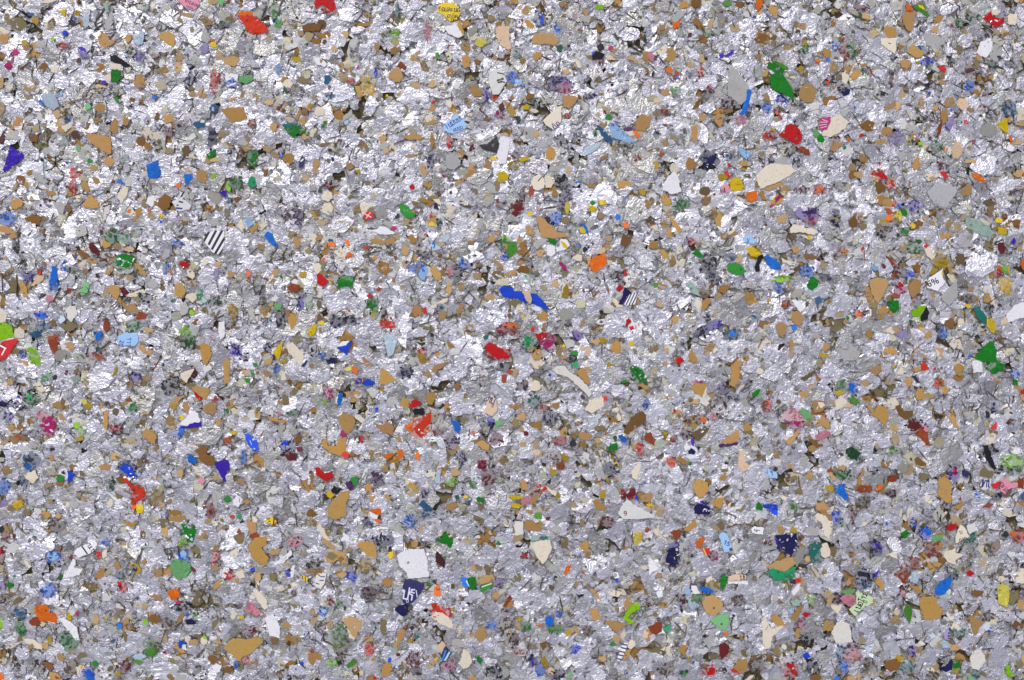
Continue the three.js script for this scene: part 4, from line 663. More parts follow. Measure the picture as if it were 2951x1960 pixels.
P('mint',[2781,627,2820,633,2849,652,2862,685,2833,681,2785,655],'large smooth mint green lens-shaped scrap at the right'); P('yellow',[2867,631,2878,625,2889,635,2884,644,2871,641]); P('yellow',[2874,655,2900,658,2901,674,2889,677,2876,674],'bright yellow scrap near the right edge');
P('violet',[2913,700,2922,684,2927,693,2921,706],'small violet scrap near the right edge'); P('darkred',[2874,703,2890,698,2897,719,2892,731,2881,728,2874,712],'dark red rounded scrap near the right edge'); P('brown',[2916,639,2928,633,2944,636,2935,662,2922,655]);
E('brown',2854,611,19,29,0); P('tan',[2706,671,2722,674,2747,671,2735,687,2712,689]); E('brown',2735,642,19,29,0);
E('umber',2852,585,32,19,0); P('orange',[2941,757,2951,744,2960,757,2957,785,2944,773],'orange scrap cut by the right edge'); R('red',2876,789,22,22,0);
R('lime',2894,776,29,22,0); P('mustard',[2890,776,2909,770,2909,792,2894,782]); R('yellow',2898,830,38,48,0);
R('green',2636,712,44,38,0); E('deepgreen',2646,696,19,13,0); P('red',[2663,709,2671,700,2677,709,2668,716]);
P('cream',[2665,719,2677,709,2697,735,2690,754,2671,738]); R('mustard',2716,754,57,41,0); P('mustard',[2690,754,2716,747,2735,754,2722,779,2697,770]);
E('tan',2741,779,25,19,0); E('umber',2766,747,29,32,0); P('tan',[2836,855,2849,836,2857,865,2849,874,2833,868]);
E('brown',2798,833,19,16,0); P('azure',[2214,757,2220,750,2242,757,2242,770,2220,774]); R('deepgreen',2236,735,16,35,0);
P('skyblue',[2508,770,2519,762,2533,773,2522,782],'small light blue scrap on a wide foil sheet'); P('foil',[2420,785,2442,735,2487,731,2544,731,2579,776,2544,795,2487,808,2442,795],'widest flat silver foil scrap, at the right of the middle'); E('foil',2512,792,29,19,0);
R('azure',2325,779,41,35,0); E('brown',2334,741,35,16,0); P('cream',[2252,744,2303,760,2290,766,2255,757]);
E('tan',2292,717,25,22,0); R('red',2430,725,22,19,0); E('mustard',2434,728,16,25,0);
P('green',[2324,820,2341,795,2357,808,2357,824,2338,839,2325,827],'bright green pointed oval scrap'); R('lime',2255,804,57,19,0); E('lime',2249,808,22,13,0);
R('azure',2245,830,29,38,0); R('navy',2379,801,29,19,0); E('steel',2358,865,25,19,0);
P('rust',[2252,871,2261,865,2274,871,2271,884,2261,890]); R('rust',2265,876,22,25,0); P('white',[2280,865,2293,862,2319,887,2306,901,2293,884],'white tapering strip');
P('tan',[2280,919,2284,897,2306,897,2315,912,2306,938,2290,935]); P('tan',[2233,935,2249,928,2266,935,2265,957,2253,973,2245,966],'tan hat-shaped scrap'); P('azure',[2280,941,2290,933,2296,943,2288,952]);
P('brown',[2377,928,2385,916,2392,935,2384,944]); P('tan',[2503,808,2522,801,2554,803,2560,814,2550,839,2531,874,2519,865,2509,833],'large tan card scrap with a dark corner and a crease'); E('darktan',2550,817,19,19,0);
P('tan',[2488,824,2506,827,2512,849,2519,887,2500,868]); P('tan',[2617,824,2633,804,2654,808,2652,839,2630,860,2620,843],'tan card scrap below a brown one'); P('brown',[2625,766,2646,760,2665,773,2665,789,2646,787]);
E('umber',2630,811,19,19,0); P('rust',[2554,738,2569,744,2585,766,2582,776,2566,754]); R('maroon',2589,779,32,41,0);
E('rust',2579,795,19,22,0); R('blue',2617,789,38,25,0); P('white',[2670,811,2677,798,2716,773,2712,792,2722,814,2700,839,2671,830],'white scrap printed 6% with a dark line',[['t',2687,814,25,-22,'#1a1a1a','6%'],['l',2679,798,2714,774,2.9,'#222222']]);
P('yellow',[2706,795,2709,785,2717,785,2716,798]); E('mustard',2690,781,25,22,-40); P('milk',[2712,855,2735,827,2757,808,2760,855,2735,881,2716,865],'large smooth off-white scrap right of the one printed 6%');
P('red',[2589,817,2595,811,2611,833,2608,843,2595,836]); R('magenta',2595,835,35,25,0); E('rust',2582,852,25,19,0);
P('green',[2558,871,2569,862,2590,868,2590,893,2576,903,2563,887],'dark green rounded scrap'); P('tan',[2531,884,2550,881,2576,906,2557,919,2535,909]); P('lime',[2627,893,2643,890,2639,879,2668,884,2652,912,2627,912],'lime scrap with a notch beside a black one');
P('black',[2652,912,2670,884,2677,897,2674,919,2655,927],'black scrap beside a lime one'); E('lime',2652,919,6,16,0); P('orange',[2465,909,2474,900,2484,903,2471,919]);
R('coral',2477,909,29,25,0); R('maroon',2496,900,25,19,0); P('foil',[2598,849,2623,846,2627,871,2614,897,2595,890]);
P('foil',[2560,935,2598,919,2623,906,2623,925,2589,938]); E('umber',2519,900,19,41,0); R('black',2636,932,25,22,0);
P('yellow',[2776,878,2789,876,2801,884,2792,889]); P('teal',[2805,887,2817,884,2833,897,2842,912,2840,936,2817,916],'sea green leaf-shaped scrap with a yellow piece below'); P('yellow',[2847,916,2859,916,2867,932,2865,960,2855,957,2847,938],'upright yellow scrap under a green one');
E('lemon',2847,932,8,25,0); R('umber',2792,862,48,25,0); P('peach',[2884,928,2900,909,2903,932,2887,938]);
P('white',[2900,906,2925,878,2951,871,2989,887,2973,906,2903,930],'broad white scrap cut off by the right edge'); P('brown',[2722,928,2738,916,2754,928,2741,947,2725,941],'dark grey brown lumpy scrap'); P('tan',[2646,944,2665,944,2671,954,2655,954]);
E('cream',2566,954,32,19,0); E('tan',2581,952,19,19,0); P('tan',[2665,963,2677,951,2687,960,2674,980]);
P('darktan',[2490,960,2506,951,2519,963,2506,979]); P('lilac',[2576,963,2611,947,2614,976,2592,973]); R('azure',2719,963,22,38,0);
R('navy',2706,947,19,29,0); R('navy',2852,890,22,29,0); E('foil',2404,776,38,44,0);
E('foil',2503,687,48,35,0); E('foil',2766,693,48,38,0); E('foil',2398,900,44,38,0);
E('foil',2353,944,44,32,0); E('foil',2423,836,44,35,0); E('foil',2801,776,41,41,0);
E('foil',2249,712,48,38,0); E('foil',2646,674,54,22,0); E('foil',2430,569,29,41,0);
E('foil',2884,554,48,35,0); E('foil',2789,944,44,25,0); E('foil',2716,706,32,25,0);
P('skyblue',[341,967,365,958,397,961,400,986,389,997,346,997,337,983],'pale blue printed scrap with sideways number 20',[['t',351,990,18,100,'#2a58a8','20'],['t',372,988,18,100,'#2a58a8','ราา']]); P('rust',[137,980,165,980,167,1005,156,1021,143,1018]); P('brown',[140,974,168,970,165,999,143,993]);
P('tan',[184,990,203,985,216,999,206,1015]); E('grey',178,1024,51,41,0); P('milk',[210,1021,241,1015,254,1031,241,1047,213,1040]);
R('grass',233,1032,19,19,0); R('rust',276,1028,54,25,0); P('rust',[264,1024,283,1021,305,1034,283,1034]);
P('tan',[397,999,413,994,422,1009,445,1012,426,1024,410,1015]); R('deepgreen',542,990,41,32,0); P('deepgreen',[527,980,553,980,562,1002,546,1004,534,993]);
P('tan',[577,999,584,986,604,996,611,1024,594,1053,581,1037],'long six-sided ochre scrap with a silver outline'); P('tan',[635,1012,642,993,648,1015,639,1020]); P('tan',[642,1044,654,1031,662,1040,661,1078,666,1091,648,1110,645,1075],'long upright ochre strip');
R('violet',683,1015,38,41,0); R('purple',705,1028,25,25,0); E('green',734,1050,13,14,0);
P('tan',[696,1066,721,1063,727,1078,705,1085]); P('green',[721,1066,731,1069,734,1085,726,1083]); P('green',[704,1090,720,1091,720,1105,710,1104]);
P('lime',[76,1005,89,1001,102,1009,111,1024,98,1021],'lime green scrap of two joined lobes'); P('lime',[92,1028,114,1024,118,1047,110,1055,98,1044]); R('lime',98,1028,35,48,0);
R('azure',62,1021,29,22,0); P('tan',[46,1032,76,1040,84,1053,76,1059,62,1050]); P('foil',[10,1021,41,1012,57,1053,44,1063,6,1059]);
R('palegreen',132,1085,41,22,0); E('black',159,1088,13,16,0); P('tan',[19,1098,32,1090,37,1107,27,1110]);
P('cream',[95,1110,114,1098,133,1123,121,1131,98,1120]); R('green',87,1148,35,38,0); E('seagreen',86,1145,19,19,0);
R('navy',32,1167,89,22,12); P('navy',[-6,1155,25,1161,51,1171,25,1174,-6,1171]); R('violet',24,1199,25,22,0);
R('pink',124,1199,41,32,0); R('magenta',140,1228,44,54,0); P('magenta',[121,1209,146,1199,164,1221,149,1253,130,1240],'crumpled dark pink glossy scrap, left side');
P('tan',[152,1164,165,1159,187,1174,178,1183,156,1175]); E('brown',181,1161,13,29,0); P('tan',[167,1193,178,1190,191,1209,184,1215,172,1209]);
E('mustard',254,1171,22,19,0); E('lemon',243,1158,16,19,0); E('lime',222,1225,16,19,0);
P('mustard',[216,1263,238,1256,241,1269,222,1272]); R('lime',235,1244,19,29,0); P('tan',[22,1231,35,1221,41,1237,29,1244]);
P('rust',[37,1260,51,1250,64,1260,54,1267]); E('brown',64,1263,38,13,0); P('milk',[73,1279,92,1272,111,1285,102,1294,79,1288]);
P('tan',[297,1186,313,1183,311,1215,308,1240,299,1231,300,1202],'narrow upright peach card strip'); E('peach',305,1209,13,38,0); P('pink',[313,1234,327,1225,349,1228,340,1244,318,1242]);
R('darkred',334,1234,35,22,0); P('black',[321,1247,349,1250,337,1255]); E('tan',415,1189,18,11,0);
E('umber',334,1186,19,22,0); P('green',[370,1177,381,1171,389,1180,375,1185]); R('green',388,1171,29,25,0);
P('mustard',[321,1083,330,1069,338,1050,337,1075,327,1086]); P('brown',[364,1113,372,1096,384,1104,378,1120]); R('violet',392,1086,35,25,0);
E('lilac',391,1082,19,16,0); P('foil',[283,1132,321,1113,362,1120,372,1152,334,1163,295,1158],'wide pale foil scrap'); P('foil',[286,1056,311,1037,365,1059,381,1075,334,1088]);
P('foil',[289,1275,321,1272,349,1279,334,1298,295,1291]); P('tan',[411,1247,422,1237,438,1239,451,1256,448,1280,432,1275,413,1260],'smooth ochre rounded scrap with a foil one on its right'); P('foil',[454,1253,464,1239,486,1260,499,1288,476,1314,457,1291],'smooth foil scrap right of an ochre one');
E('tan',373,1272,35,16,0); P('cream',[521,1075,561,1063,553,1078,537,1104,521,1088],'cream arrow-shaped scrap with dark red behind'); R('maroon',540,1075,54,44,0);
P('maroon',[561,1056,572,1075,562,1091,550,1085]); R('black',496,1113,54,51,0); R('umber',505,1120,35,32,0);
P('tan',[554,1120,565,1110,604,1120,602,1136,591,1152,572,1139],'ochre scrap with a red stripe on its left edge'); P('red',[559,1126,572,1132,583,1150,575,1153,562,1139]); P('brown',[556,1145,575,1153,565,1158]);
P('red',[608,1153,618,1147,632,1150,626,1156]); P('tan',[586,1177,604,1159,623,1167,624,1183,616,1196,588,1186],'ochre scrap with a flat base'); P('tan',[651,1164,670,1152,675,1171,661,1180]);
P('tan',[486,1164,508,1145,534,1139,515,1158,508,1177,494,1177]); P('mustard',[492,1167,508,1164,510,1177,499,1180]); P('tan',[527,1161,537,1156,546,1177,540,1196,530,1183]);
P('yellow',[513,1202,523,1194,532,1206,521,1212]); P('white',[518,1223,556,1183,572,1190,578,1215,546,1228],'white scrap with a violet lower border'); P('violet',[518,1228,540,1229,548,1221,580,1214,580,1229,546,1234,521,1234],'violet border under a white scrap');
P('azure',[513,1234,534,1234,521,1253]); R('azure',515,1253,35,22,0); P('tan',[731,1177,750,1186,750,1206,737,1199]);
P('rust',[745,1147,750,1145,750,1158,747,1155]); E('yellow',675,1247,19,10,0); P('rust',[642,1266,654,1260,670,1272,664,1280,648,1277]);
P('blue',[705,1250,718,1250,740,1269,747,1294,734,1299,721,1285,708,1266],'slanting dark blue rounded strip with pale spots',[['c',731,1266,3.2,'#d8e4f4'],['l',721,1269,726,1282,1.9,'#d8e4f4'],['c',734,1293,2.2,'#d8e4f4']]); E('steel',726,1275,19,35,0); P('brown',[562,1298,584,1282,597,1291,594,1307,616,1317,619,1336,600,1342,578,1329,572,1310],'large brown curved scrap');
P('azure',[540,1317,550,1309,569,1326,562,1336,545,1333],'blue scrap left of a brown curved one'); P('cream',[553,1339,569,1345,578,1360,565,1361]); P('violet',[619,1337,635,1328,658,1326,662,1342,650,1368,651,1390,642,1383,629,1355],'violet funnel-shaped scrap');
P('tan',[611,1374,626,1363,634,1380,619,1385]); E('tan',519,1363,25,21,0); P('brown',[680,1390,696,1377,705,1390,699,1399]);
E('pink',581,1387,19,19,0); R('azure',700,1320,16,38,0); E('olive',689,1317,16,16,0);
R('steel',89,1326,44,48,0); P('azure',[67,1336,102,1333,98,1352,76,1355]); E('black',86,1326,25,13,0);
P('cream',[67,1368,102,1355,111,1377,95,1393,76,1380],'rounded peach and cream lump'); R('steel',70,1387,22,41,0); P('blue',[194,1358,206,1356,216,1368,203,1388,195,1387,197,1371],'small blue curved scrap');
P('green',[162,1380,173,1366,186,1374,181,1387,165,1387]); E('brown',172,1393,25,14,0); E('brown',140,1398,25,14,0);
P('tan',[283,1345,299,1336,321,1339,318,1355,292,1355],'ochre scrap beside a deep blue one'); P('tan',[321,1310,334,1302,346,1320,337,1326,318,1323]); E('brown',332,1320,29,14,0);
P('blue',[343,1348,359,1336,381,1345,394,1377,378,1377,359,1361],'deep blue crumpled glossy scrap above an orange one'); R('navy',365,1348,54,44,0); P('coral',[354,1380,365,1377,381,1396,416,1409,421,1425,403,1441,384,1456,376,1447,403,1425,381,1415],'orange red hooked scrap, lower left');
R('coral',394,1425,44,54,0); P('yellow',[392,1470,394,1453,413,1455,413,1476,397,1479]); E('orange',386,1460,16,13,0);
E('brown',349,1383,29,25,0); R('deepgreen',321,1396,22,38,0); P('olive',[330,1418,365,1406,384,1428,362,1441,337,1437]);
P('white',[310,1418,318,1422,346,1444,343,1453,324,1437]); P('cream',[299,1441,321,1437,334,1453,314,1463]); P('yellow',[38,1453,48,1439,68,1456,60,1463,41,1463]);
R('yellow',52,1453,35,25,0); R('azure',10,1402,32,48,0); R('teal',6,1418,22,25,0);
P('lilac',[-3,1447,16,1434,25,1456,0,1463]); P('tan',[219,1418,229,1425,251,1444,241,1447]); E('milk',213,1453,29,25,0);
P('white',[670,1444,683,1425,700,1441,689,1461,673,1456]); P('green',[642,1439,654,1428,666,1434,658,1449]); R('rust',604,1460,32,22,0);
P('milk',[616,1422,623,1425,629,1470,618,1466]); R('mustard',448,1437,41,48,0); E('milk',381,1256,19,13,0);
E('foil',334,1199,51,44,0); E('foil',105,1425,48,29,0); E('foil',232,1399,35,29,0);
E('foil',260,1221,51,48,0); E('foil',407,1018,48,35,0); E('foil',32,1304,48,41,0);
E('foil',470,1177,32,35,0); E('foil',635,1310,38,25,0); E('foil',397,1310,35,25,0);
E('foil',429,1393,38,29,0); E('foil',178,1202,29,38,0); R('navy',772,999,25,25,0);
P('yellow',[786,1015,798,1002,810,986,816,983,810,1018,802,1039,794,1028],'bright yellow scrap shaped like a tooth'); P('black',[785,1037,791,1021,794,1040]); P('tan',[756,1047,769,1034,785,1032,782,1051]);
P('cream',[826,993,842,986,874,1018,877,1028,867,1056,829,1012],'large long cream scrap with a ragged edge'); P('navy',[867,1056,883,1037,888,1040,874,1061]); P('navy',[940,1037,947,1028,972,1032,963,1047,944,1047]);
R('navy',953,1034,38,29,0); R('azure',928,1024,35,22,0); P('white',[971,997,988,983,1007,982,998,996,975,1001]);
P('blue',[971,1001,998,996,1010,983,1015,988,1004,1009,1001,1024,988,1015],'bright blue notched scrap under a white rim'); P('tan',[1036,1034,1048,1028,1077,1050,1077,1056,1052,1053]); P('mustard',[1201,1021,1210,1015,1225,1028,1225,1047,1214,1048]);
R('coral',1217,1015,19,16,0); P('tan',[1242,1066,1258,1050,1298,1039,1274,1059,1252,1075],'long pointed tan scrap'); P('orange',[1010,1059,1020,1055,1034,1066,1029,1078,1014,1072]);
E('lemon',1004,1064,19,13,0); P('blue',[1048,1098,1058,1090,1083,1105,1077,1109,1052,1112],'bright blue pointed scrap beside an ochre triangle'); R('violet',1036,1101,19,19,0);
P('tan',[1095,1107,1098,1063,1104,1061,1142,1096,1115,1107],'ochre triangular scrap'); P('foil',[1045,1072,1055,1061,1096,1066,1095,1101,1071,1091]); R('navy',1169,1072,41,38,0);
E('brown',769,1078,25,16,20); E('cream',817,1083,16,29,0); R('azure',799,1061,22,22,0);
E('blue',799,1063,11,10,0); P('brown',[1306,1113,1322,1098,1326,1117,1315,1128]); P('red',[1396,999,1411,985,1427,993,1442,1002,1461,1021,1471,1021,1465,1034,1433,1034,1407,1015],'ragged bright red scrap right of the middle');
R('red',1433,1018,70,35,0); R('black',1449,1056,29,29,0); E('rust',1452,1091,16,29,0);
E('rust',1468,1072,19,16,0); R('magenta',947,1129,32,38,0); P('azure',[974,1139,982,1129,988,1136,982,1167,972,1171],'narrow upright azure strip');
P('tan',[990,1131,1014,1132,1033,1129,1041,1136,1026,1148,1004,1142]); E('tan',1020,1152,25,16,0); R('lime',923,1159,32,13,0);
E('brown',821,1161,25,19,0); P('tan',[734,1183,753,1190,750,1206,734,1202]); P('tan',[766,1186,778,1202,823,1215,820,1220,775,1209]);
R('green',839,1186,29,19,0); P('tan',[1153,1158,1163,1142,1182,1153,1176,1179,1150,1167]); P('red',[1179,1177,1188,1153,1201,1152,1217,1163,1195,1174],'bright red triangular scrap near the middle');
P('tan',[1223,1148,1233,1132,1252,1131,1258,1142,1245,1167,1233,1164]); P('foil',[1255,1148,1299,1144,1280,1161,1255,1171]); P('foil',[1242,1196,1247,1174,1260,1183,1255,1202,1245,1207]);
E('black',1207,1186,35,19,0); P('black',[1261,1174,1284,1164,1268,1180]); E('tan',1287,1174,16,25,0);
P('orange',[1163,1240,1169,1225,1191,1217,1188,1240,1172,1250]); R('orange',1210,1231,64,57,0); P('coral',[1191,1234,1210,1218,1226,1196,1242,1186,1242,1215,1223,1234,1217,1263,1201,1250],'large crumpled orange scrap with silver glints');
P('white',[1137,1244,1147,1228,1166,1231,1163,1250]); R('rust',1261,1247,29,22,0); P('azure',[1299,1209,1322,1215,1328,1234,1322,1250,1309,1240,1306,1221],'small sky blue bent scrap');
P('foil',[1303,1145,1338,1129,1395,1136,1382,1171,1350,1196,1306,1199,1287,1171],'broad grey foil sheet with fine texture'); P('peach',[1401,1158,1417,1136,1430,1152,1433,1183,1417,1199,1398,1190],'peach printed scrap with navy letters',[['t',1414,1153,25,22,'#2a2a80','ทบ'],['t',1420,1169,14,22,'#2a2a80','ใน']]); P('foil',[1433,1186,1465,1164,1484,1183,1458,1209,1436,1202]);
R('blue',1415,1209,16,19,0); P('palegreen',[1423,1215,1446,1209,1449,1221,1433,1231]); P('tan',[977,1199,988,1190,1014,1199,1026,1215,1007,1250,994,1247,979,1221],'large ochre scrap below a blue strip');
P('cream',[1021,1199,1036,1193,1061,1218,1052,1231,1033,1212]); P('tan',[1080,1218,1099,1225,1115,1215,1136,1231,1131,1253,1106,1247,1087,1231],'ochre scrap below a silver one'); E('foil',1096,1209,32,16,0);
P('tan',[925,1275,937,1263,947,1285,969,1285,975,1266,998,1260,998,1294,979,1314,953,1304,931,1288],'large U-shaped ochre scrap'); E('olive',982,1271,19,13,0); E('red',1041,1266,11,22,0);
R('maroon',1039,1264,19,25,0); E('magenta',990,1250,16,22,0); P('foil',[759,1237,798,1228,807,1272,791,1291,772,1285],'upright rectangular silver foil scrap');
P('brown',[842,1269,861,1250,871,1253,864,1275,848,1279]); P('blue',[807,1282,823,1267,836,1285,826,1298,810,1298]); R('navy',829,1282,41,38,0);
P('darkred',[820,1310,836,1301,855,1314,852,1328,829,1326]); R('maroon',836,1310,41,29,0); P('darkred',[852,1288,871,1287,871,1301,858,1302]);
P('orange',[1102,1317,1128,1304,1137,1310,1118,1326]); P('orange',[1144,1298,1160,1294,1163,1314,1150,1328]); E('orange',1203,1315,16,22,0);
P('tan',[1374,1275,1388,1269,1412,1282,1407,1298,1385,1293]); R('darkred',1430,1266,35,35,0); R('purple',1303,1272,44,44,0);
E('coral',994,1310,22,19,0); E('brown',1017,1307,19,16,0); P('blue',[728,1275,740,1279,747,1294,734,1302,728,1301]);
R('navy',1328,1317,35,32,0); P('darkred',[1376,1342,1388,1323,1404,1336,1398,1352,1379,1350]); R('darkred',1404,1377,38,60,0);
R('magenta',1388,1339,29,29,0); P('red',[907,1348,921,1348,931,1363,956,1361,963,1372,944,1390,928,1380,912,1368],'bright red bow-tie shaped scrap, lower middle'); E('brown',899,1374,19,22,0);
P('tan',[861,1393,886,1380,883,1396,896,1406,890,1420,877,1412]); P('purple',[993,1391,1007,1387,1021,1402,1010,1414],'small purple scrap beside a green one'); P('green',[1010,1377,1031,1374,1029,1393,1020,1399]);
R('purple',1083,1387,41,48,0); P('tan',[1053,1402,1061,1390,1077,1409,1064,1425,1055,1422]); P('tan',[1061,1431,1080,1428,1077,1450,1064,1447]);
P('tan',[1172,1399,1182,1388,1207,1406,1204,1420,1188,1415]); P('cream',[1225,1368,1239,1358,1257,1361,1249,1383,1233,1383]); P('iceblue',[1253,1383,1258,1355,1271,1352,1268,1393,1255,1393]);
R('lime',1299,1390,32,29,0); R('grass',1366,1393,22,29,0); E('tan',1312,1361,25,19,0);
P('yellow',[1334,1431,1341,1423,1349,1434,1338,1436]); P('black',[1328,1428,1334,1415,1338,1431]); E('deepgreen',1317,1434,13,16,0);
P('green',[1371,1437,1379,1431,1396,1437,1388,1447,1376,1447],'small green scrap near the lower middle'); P('yellow',[1463,1428,1474,1425,1509,1433,1506,1437,1477,1439],'narrow bright yellow scrap'); P('yellow',[1473,1450,1481,1449,1503,1456,1496,1464,1477,1464],'small bright yellow scrap below a narrow yellow one');
P('yellow',[940,1422,953,1415,964,1428,953,1437,944,1431],'yellow scrap set among black ones'); P('black',[953,1415,963,1399,988,1409,969,1425]); P('black',[928,1425,937,1422,950,1437,937,1444]);
P('tan',[953,1450,982,1418,1004,1415,1007,1428,998,1450,998,1485,969,1498,944,1488,945,1466],'large cream tan scrap with brown stains, lower left of the middle'); R('purple',1223,1415,25,32,0); P('foil',[1137,1425,1163,1418,1204,1425,1198,1444,1150,1450]);
P('steel',[1204,1453,1220,1441,1249,1469,1230,1470]); P('tan',[1284,1456,1303,1447,1322,1456,1306,1470,1287,1469]); P('foil',[798,1371,839,1355,855,1374,826,1390]);
E('foil',880,1167,51,38,0); E('foil',1131,1183,64,48,0); E('foil',883,1215,44,35,0);
E('foil',1334,1044,54,29,0); E('foil',1185,1104,41,35,0); E('foil',1360,1225,48,35,0);
E('foil',1252,1098,38,29,0); E('foil',893,1428,48,38,0); E('foil',1093,1263,48,25,0);
E('foil',1169,1288,51,29,0); E('foil',918,1069,83,54,30); E('foil',1077,1345,54,25,0);
E('foil',1128,1377,35,32,0); E('foil',769,1104,44,35,0); E('foil',994,1028,41,25,0);
R('magenta',1575,993,48,35,0); P('magenta',[1556,983,1578,974,1594,986,1591,1002,1572,1005]); R('green',1519,996,29,19,0);
E('brown',1529,1007,19,19,0); P('yellow',[1619,999,1623,990,1631,996,1626,1002]); P('green',[1642,1021,1650,1010,1664,1012,1666,1024,1654,1028],'small green and black scrap',[['l',1645,1024,1664,1028,5.1,'#10281c'],['l',1646,1034,1658,1040,4.4,'#10281c']]);
P('seagreen',[1642,1050,1664,1040,1666,1059,1651,1055]); R('black',1653,1031,22,19,0); E('tan',1627,1028,21,14,0);
P('tan',[1658,1072,1677,1059,1689,1069,1700,1101,1693,1110,1673,1088],'brown tan elongated scrap beside a white strip'); E('brown',1689,1098,19,29,0); P('ivory',[1591,1066,1604,1055,1629,1056,1640,1072,1670,1088,1693,1113,1705,1136,1696,1145,1677,1123,1639,1088,1607,1078],'long curved ivory white strip');
E('milk',1626,1078,25,16,0); P('cream',[1689,1171,1702,1152,1737,1144,1740,1171,1708,1191,1686,1183],'big cream scrap with an orange red tip'); P('coral',[1734,1142,1748,1142,1750,1153,1740,1156]);
R('coral',1743,1147,19,19,0); P('foil',[1677,1231,1686,1199,1712,1190,1724,1212,1712,1250,1683,1237]); P('green',[1813,1059,1823,1056,1848,1059,1861,1088,1864,1101,1845,1101,1826,1078],'deep green crumpled glossy scrap below the middle');
R('green',1839,1082,48,41,0); P('deepgreen',[1853,1094,1864,1091,1866,1110,1858,1110]); P('green',[1789,1101,1804,1090,1807,1102,1797,1105]);
E('tan',1855,1113,41,13,30); P('foil',[1750,1059,1772,1056,1813,1078,1797,1098,1762,1094,1753,1078],'white-bright foil scrap left of a deep green one'); P('tan',[1982,1040,1993,999,2012,1044,2001,1045],'tall tan triangle scrap');
P('red',[1948,1031,1963,1028,1972,1040,1959,1050,1950,1047],'small red and orange glossy scrap'); R('orange',1950,1037,16,22,0); R('black',1947,1059,25,35,0);
E('tan',1921,1047,19,14,0); E('tan',1920,1012,19,19,0); P('tan',[1762,999,1772,980,1785,983,1791,1012,1781,1018,1759,1009]);
P('milk',[1789,999,1801,993,1826,1009,1820,1020,1801,1009]); E('yellow',1820,991,15,16,0); E('tan',1718,985,29,19,0);
E('peach',1689,1012,29,25,0); P('tan',[2101,1110,2109,1072,2106,1053,2121,1040,2144,1044,2134,1053,2131,1082,2118,1117],'long upright tan card scrap'); E('brown',2134,1085,16,19,0);
E('tan',2150,1032,22,19,0); E('tan',2039,1009,14,35,0); P('tan',[1988,1117,2007,1105,2039,1107,2029,1126,2023,1145,2007,1132],'tan shield-shaped scrap with cream strip on it');
P('cream',[2023,1117,2039,1110,2036,1129,2028,1158,2024,1145]); R('magenta',2010,1102,29,13,0); P('milk',[1920,1126,1934,1120,1950,1132,1950,1145,1928,1139]);
R('purple',2086,1123,25,29,0); R('navy',2112,1142,19,35,100); P('green',[2167,1139,2175,1126,2191,1120,2185,1139,2172,1145]);
E('tan',2005,1158,22,16,0); P('brown',[1797,1247,1804,1228,1820,1202,1848,1185,1861,1190,1861,1215,1832,1234,1807,1252],'large grey brown lumpy scrap'); R('azure',1866,1167,29,29,0);
R('pink',2055,1202,22,22,0); E('orange',2026,1210,19,18,0); R('brown',2017,1206,48,29,0);
R('navy',1586,1199,41,35,0); R('teal',1540,1158,38,35,0); R('rust',1562,1177,32,25,0);
P('tan',[1467,1167,1486,1163,1511,1169,1492,1180,1470,1177]); R('maroon',1502,1110,35,29,0); P('olive',[1534,1098,1546,1085,1562,1099]);
E('cream',1545,1113,29,32,0); P('azure',[1780,1256,1791,1252,1808,1264,1805,1277,1794,1274],'small bright blue scrap above a green one'); P('green',[1748,1291,1759,1282,1778,1275,1781,1285,1775,1298,1756,1296],'bright green scrap, lower right of the middle');
E('deepgreen',1774,1263,13,19,0); P('tan',[1666,1250,1673,1242,1707,1253,1696,1269,1670,1266],'tan scrap with a small dark spot'); P('tan',[1712,1266,1724,1260,1734,1272,1721,1279]);
P('tan',[1820,1282,1832,1266,1848,1279,1842,1301,1829,1298]); R('coral',1842,1298,22,41,0); P('rust',[1858,1253,1874,1244,1886,1266,1886,1285,1870,1275,1858,1266],'rust brown scrap');
R('red',1615,1269,35,22,0); E('black',1650,1279,16,19,0); E('tan',1507,1282,22,19,0);
P('peach',[1535,1304,1543,1294,1558,1301,1553,1312,1540,1312],'small peach six-sided scrap'); P('mustard',[1616,1310,1626,1307,1640,1320,1634,1333,1623,1326],'ochre yellow oval scrap'); E('rust',1613,1339,22,35,0);
R('brown',1607,1323,38,35,0); R('umber',1527,1329,29,19,0); E('milk',1531,1355,25,29,0);
P('milk',[1708,1355,1727,1348,1750,1371,1743,1383,1721,1368]); P('cream',[1820,1358,1842,1329,1848,1339,1835,1383,1823,1377]); P('yellow',[1769,1333,1778,1328,1785,1342,1774,1344]);
R('maroon',1781,1325,22,13,0); R('navy',1762,1355,41,38,0); R('orange',1934,1333,35,29,0);
P('white',[1972,1285,1985,1263,1994,1266,2010,1298,2007,1317,1988,1323,1975,1310]); P('navy',[1983,1301,1991,1291,2004,1301,2001,1309,1985,1307],'small navy triangle on a white scrap'); E('violet',1996,1274,13,19,0);
P('black',[2007,1288,2020,1288,2013,1299]); P('umber',[1994,1247,2029,1228,2044,1234,2029,1256,2013,1272,2001,1263],'dark brown rough scrap'); R('maroon',1988,1253,41,22,0);
P('tan',[2077,1275,2099,1256,2125,1240,2131,1266,2115,1279,2090,1279]); P('tan',[2106,1250,2128,1237,2131,1266,2112,1266]); P('purple',[2071,1282,2128,1275,2125,1283,2074,1290]);
R('rust',1943,1263,22,19,0); E('tan',2153,1231,19,29,0); P('peach',[2128,1323,2131,1298,2147,1298,2160,1323,2156,1352,2140,1360,2125,1339]);
P('tan',[1996,1396,2013,1380,2039,1390,2044,1409,2026,1431,2013,1434,2001,1415],'large round tan card scrap near the bottom right'); P('tan',[2071,1380,2090,1361,2096,1348,2099,1364,2090,1387]); P('darkred',[1788,1425,1810,1415,1829,1407,1832,1425,1810,1434,1794,1441],'dark red crumpled scrap above a white one');
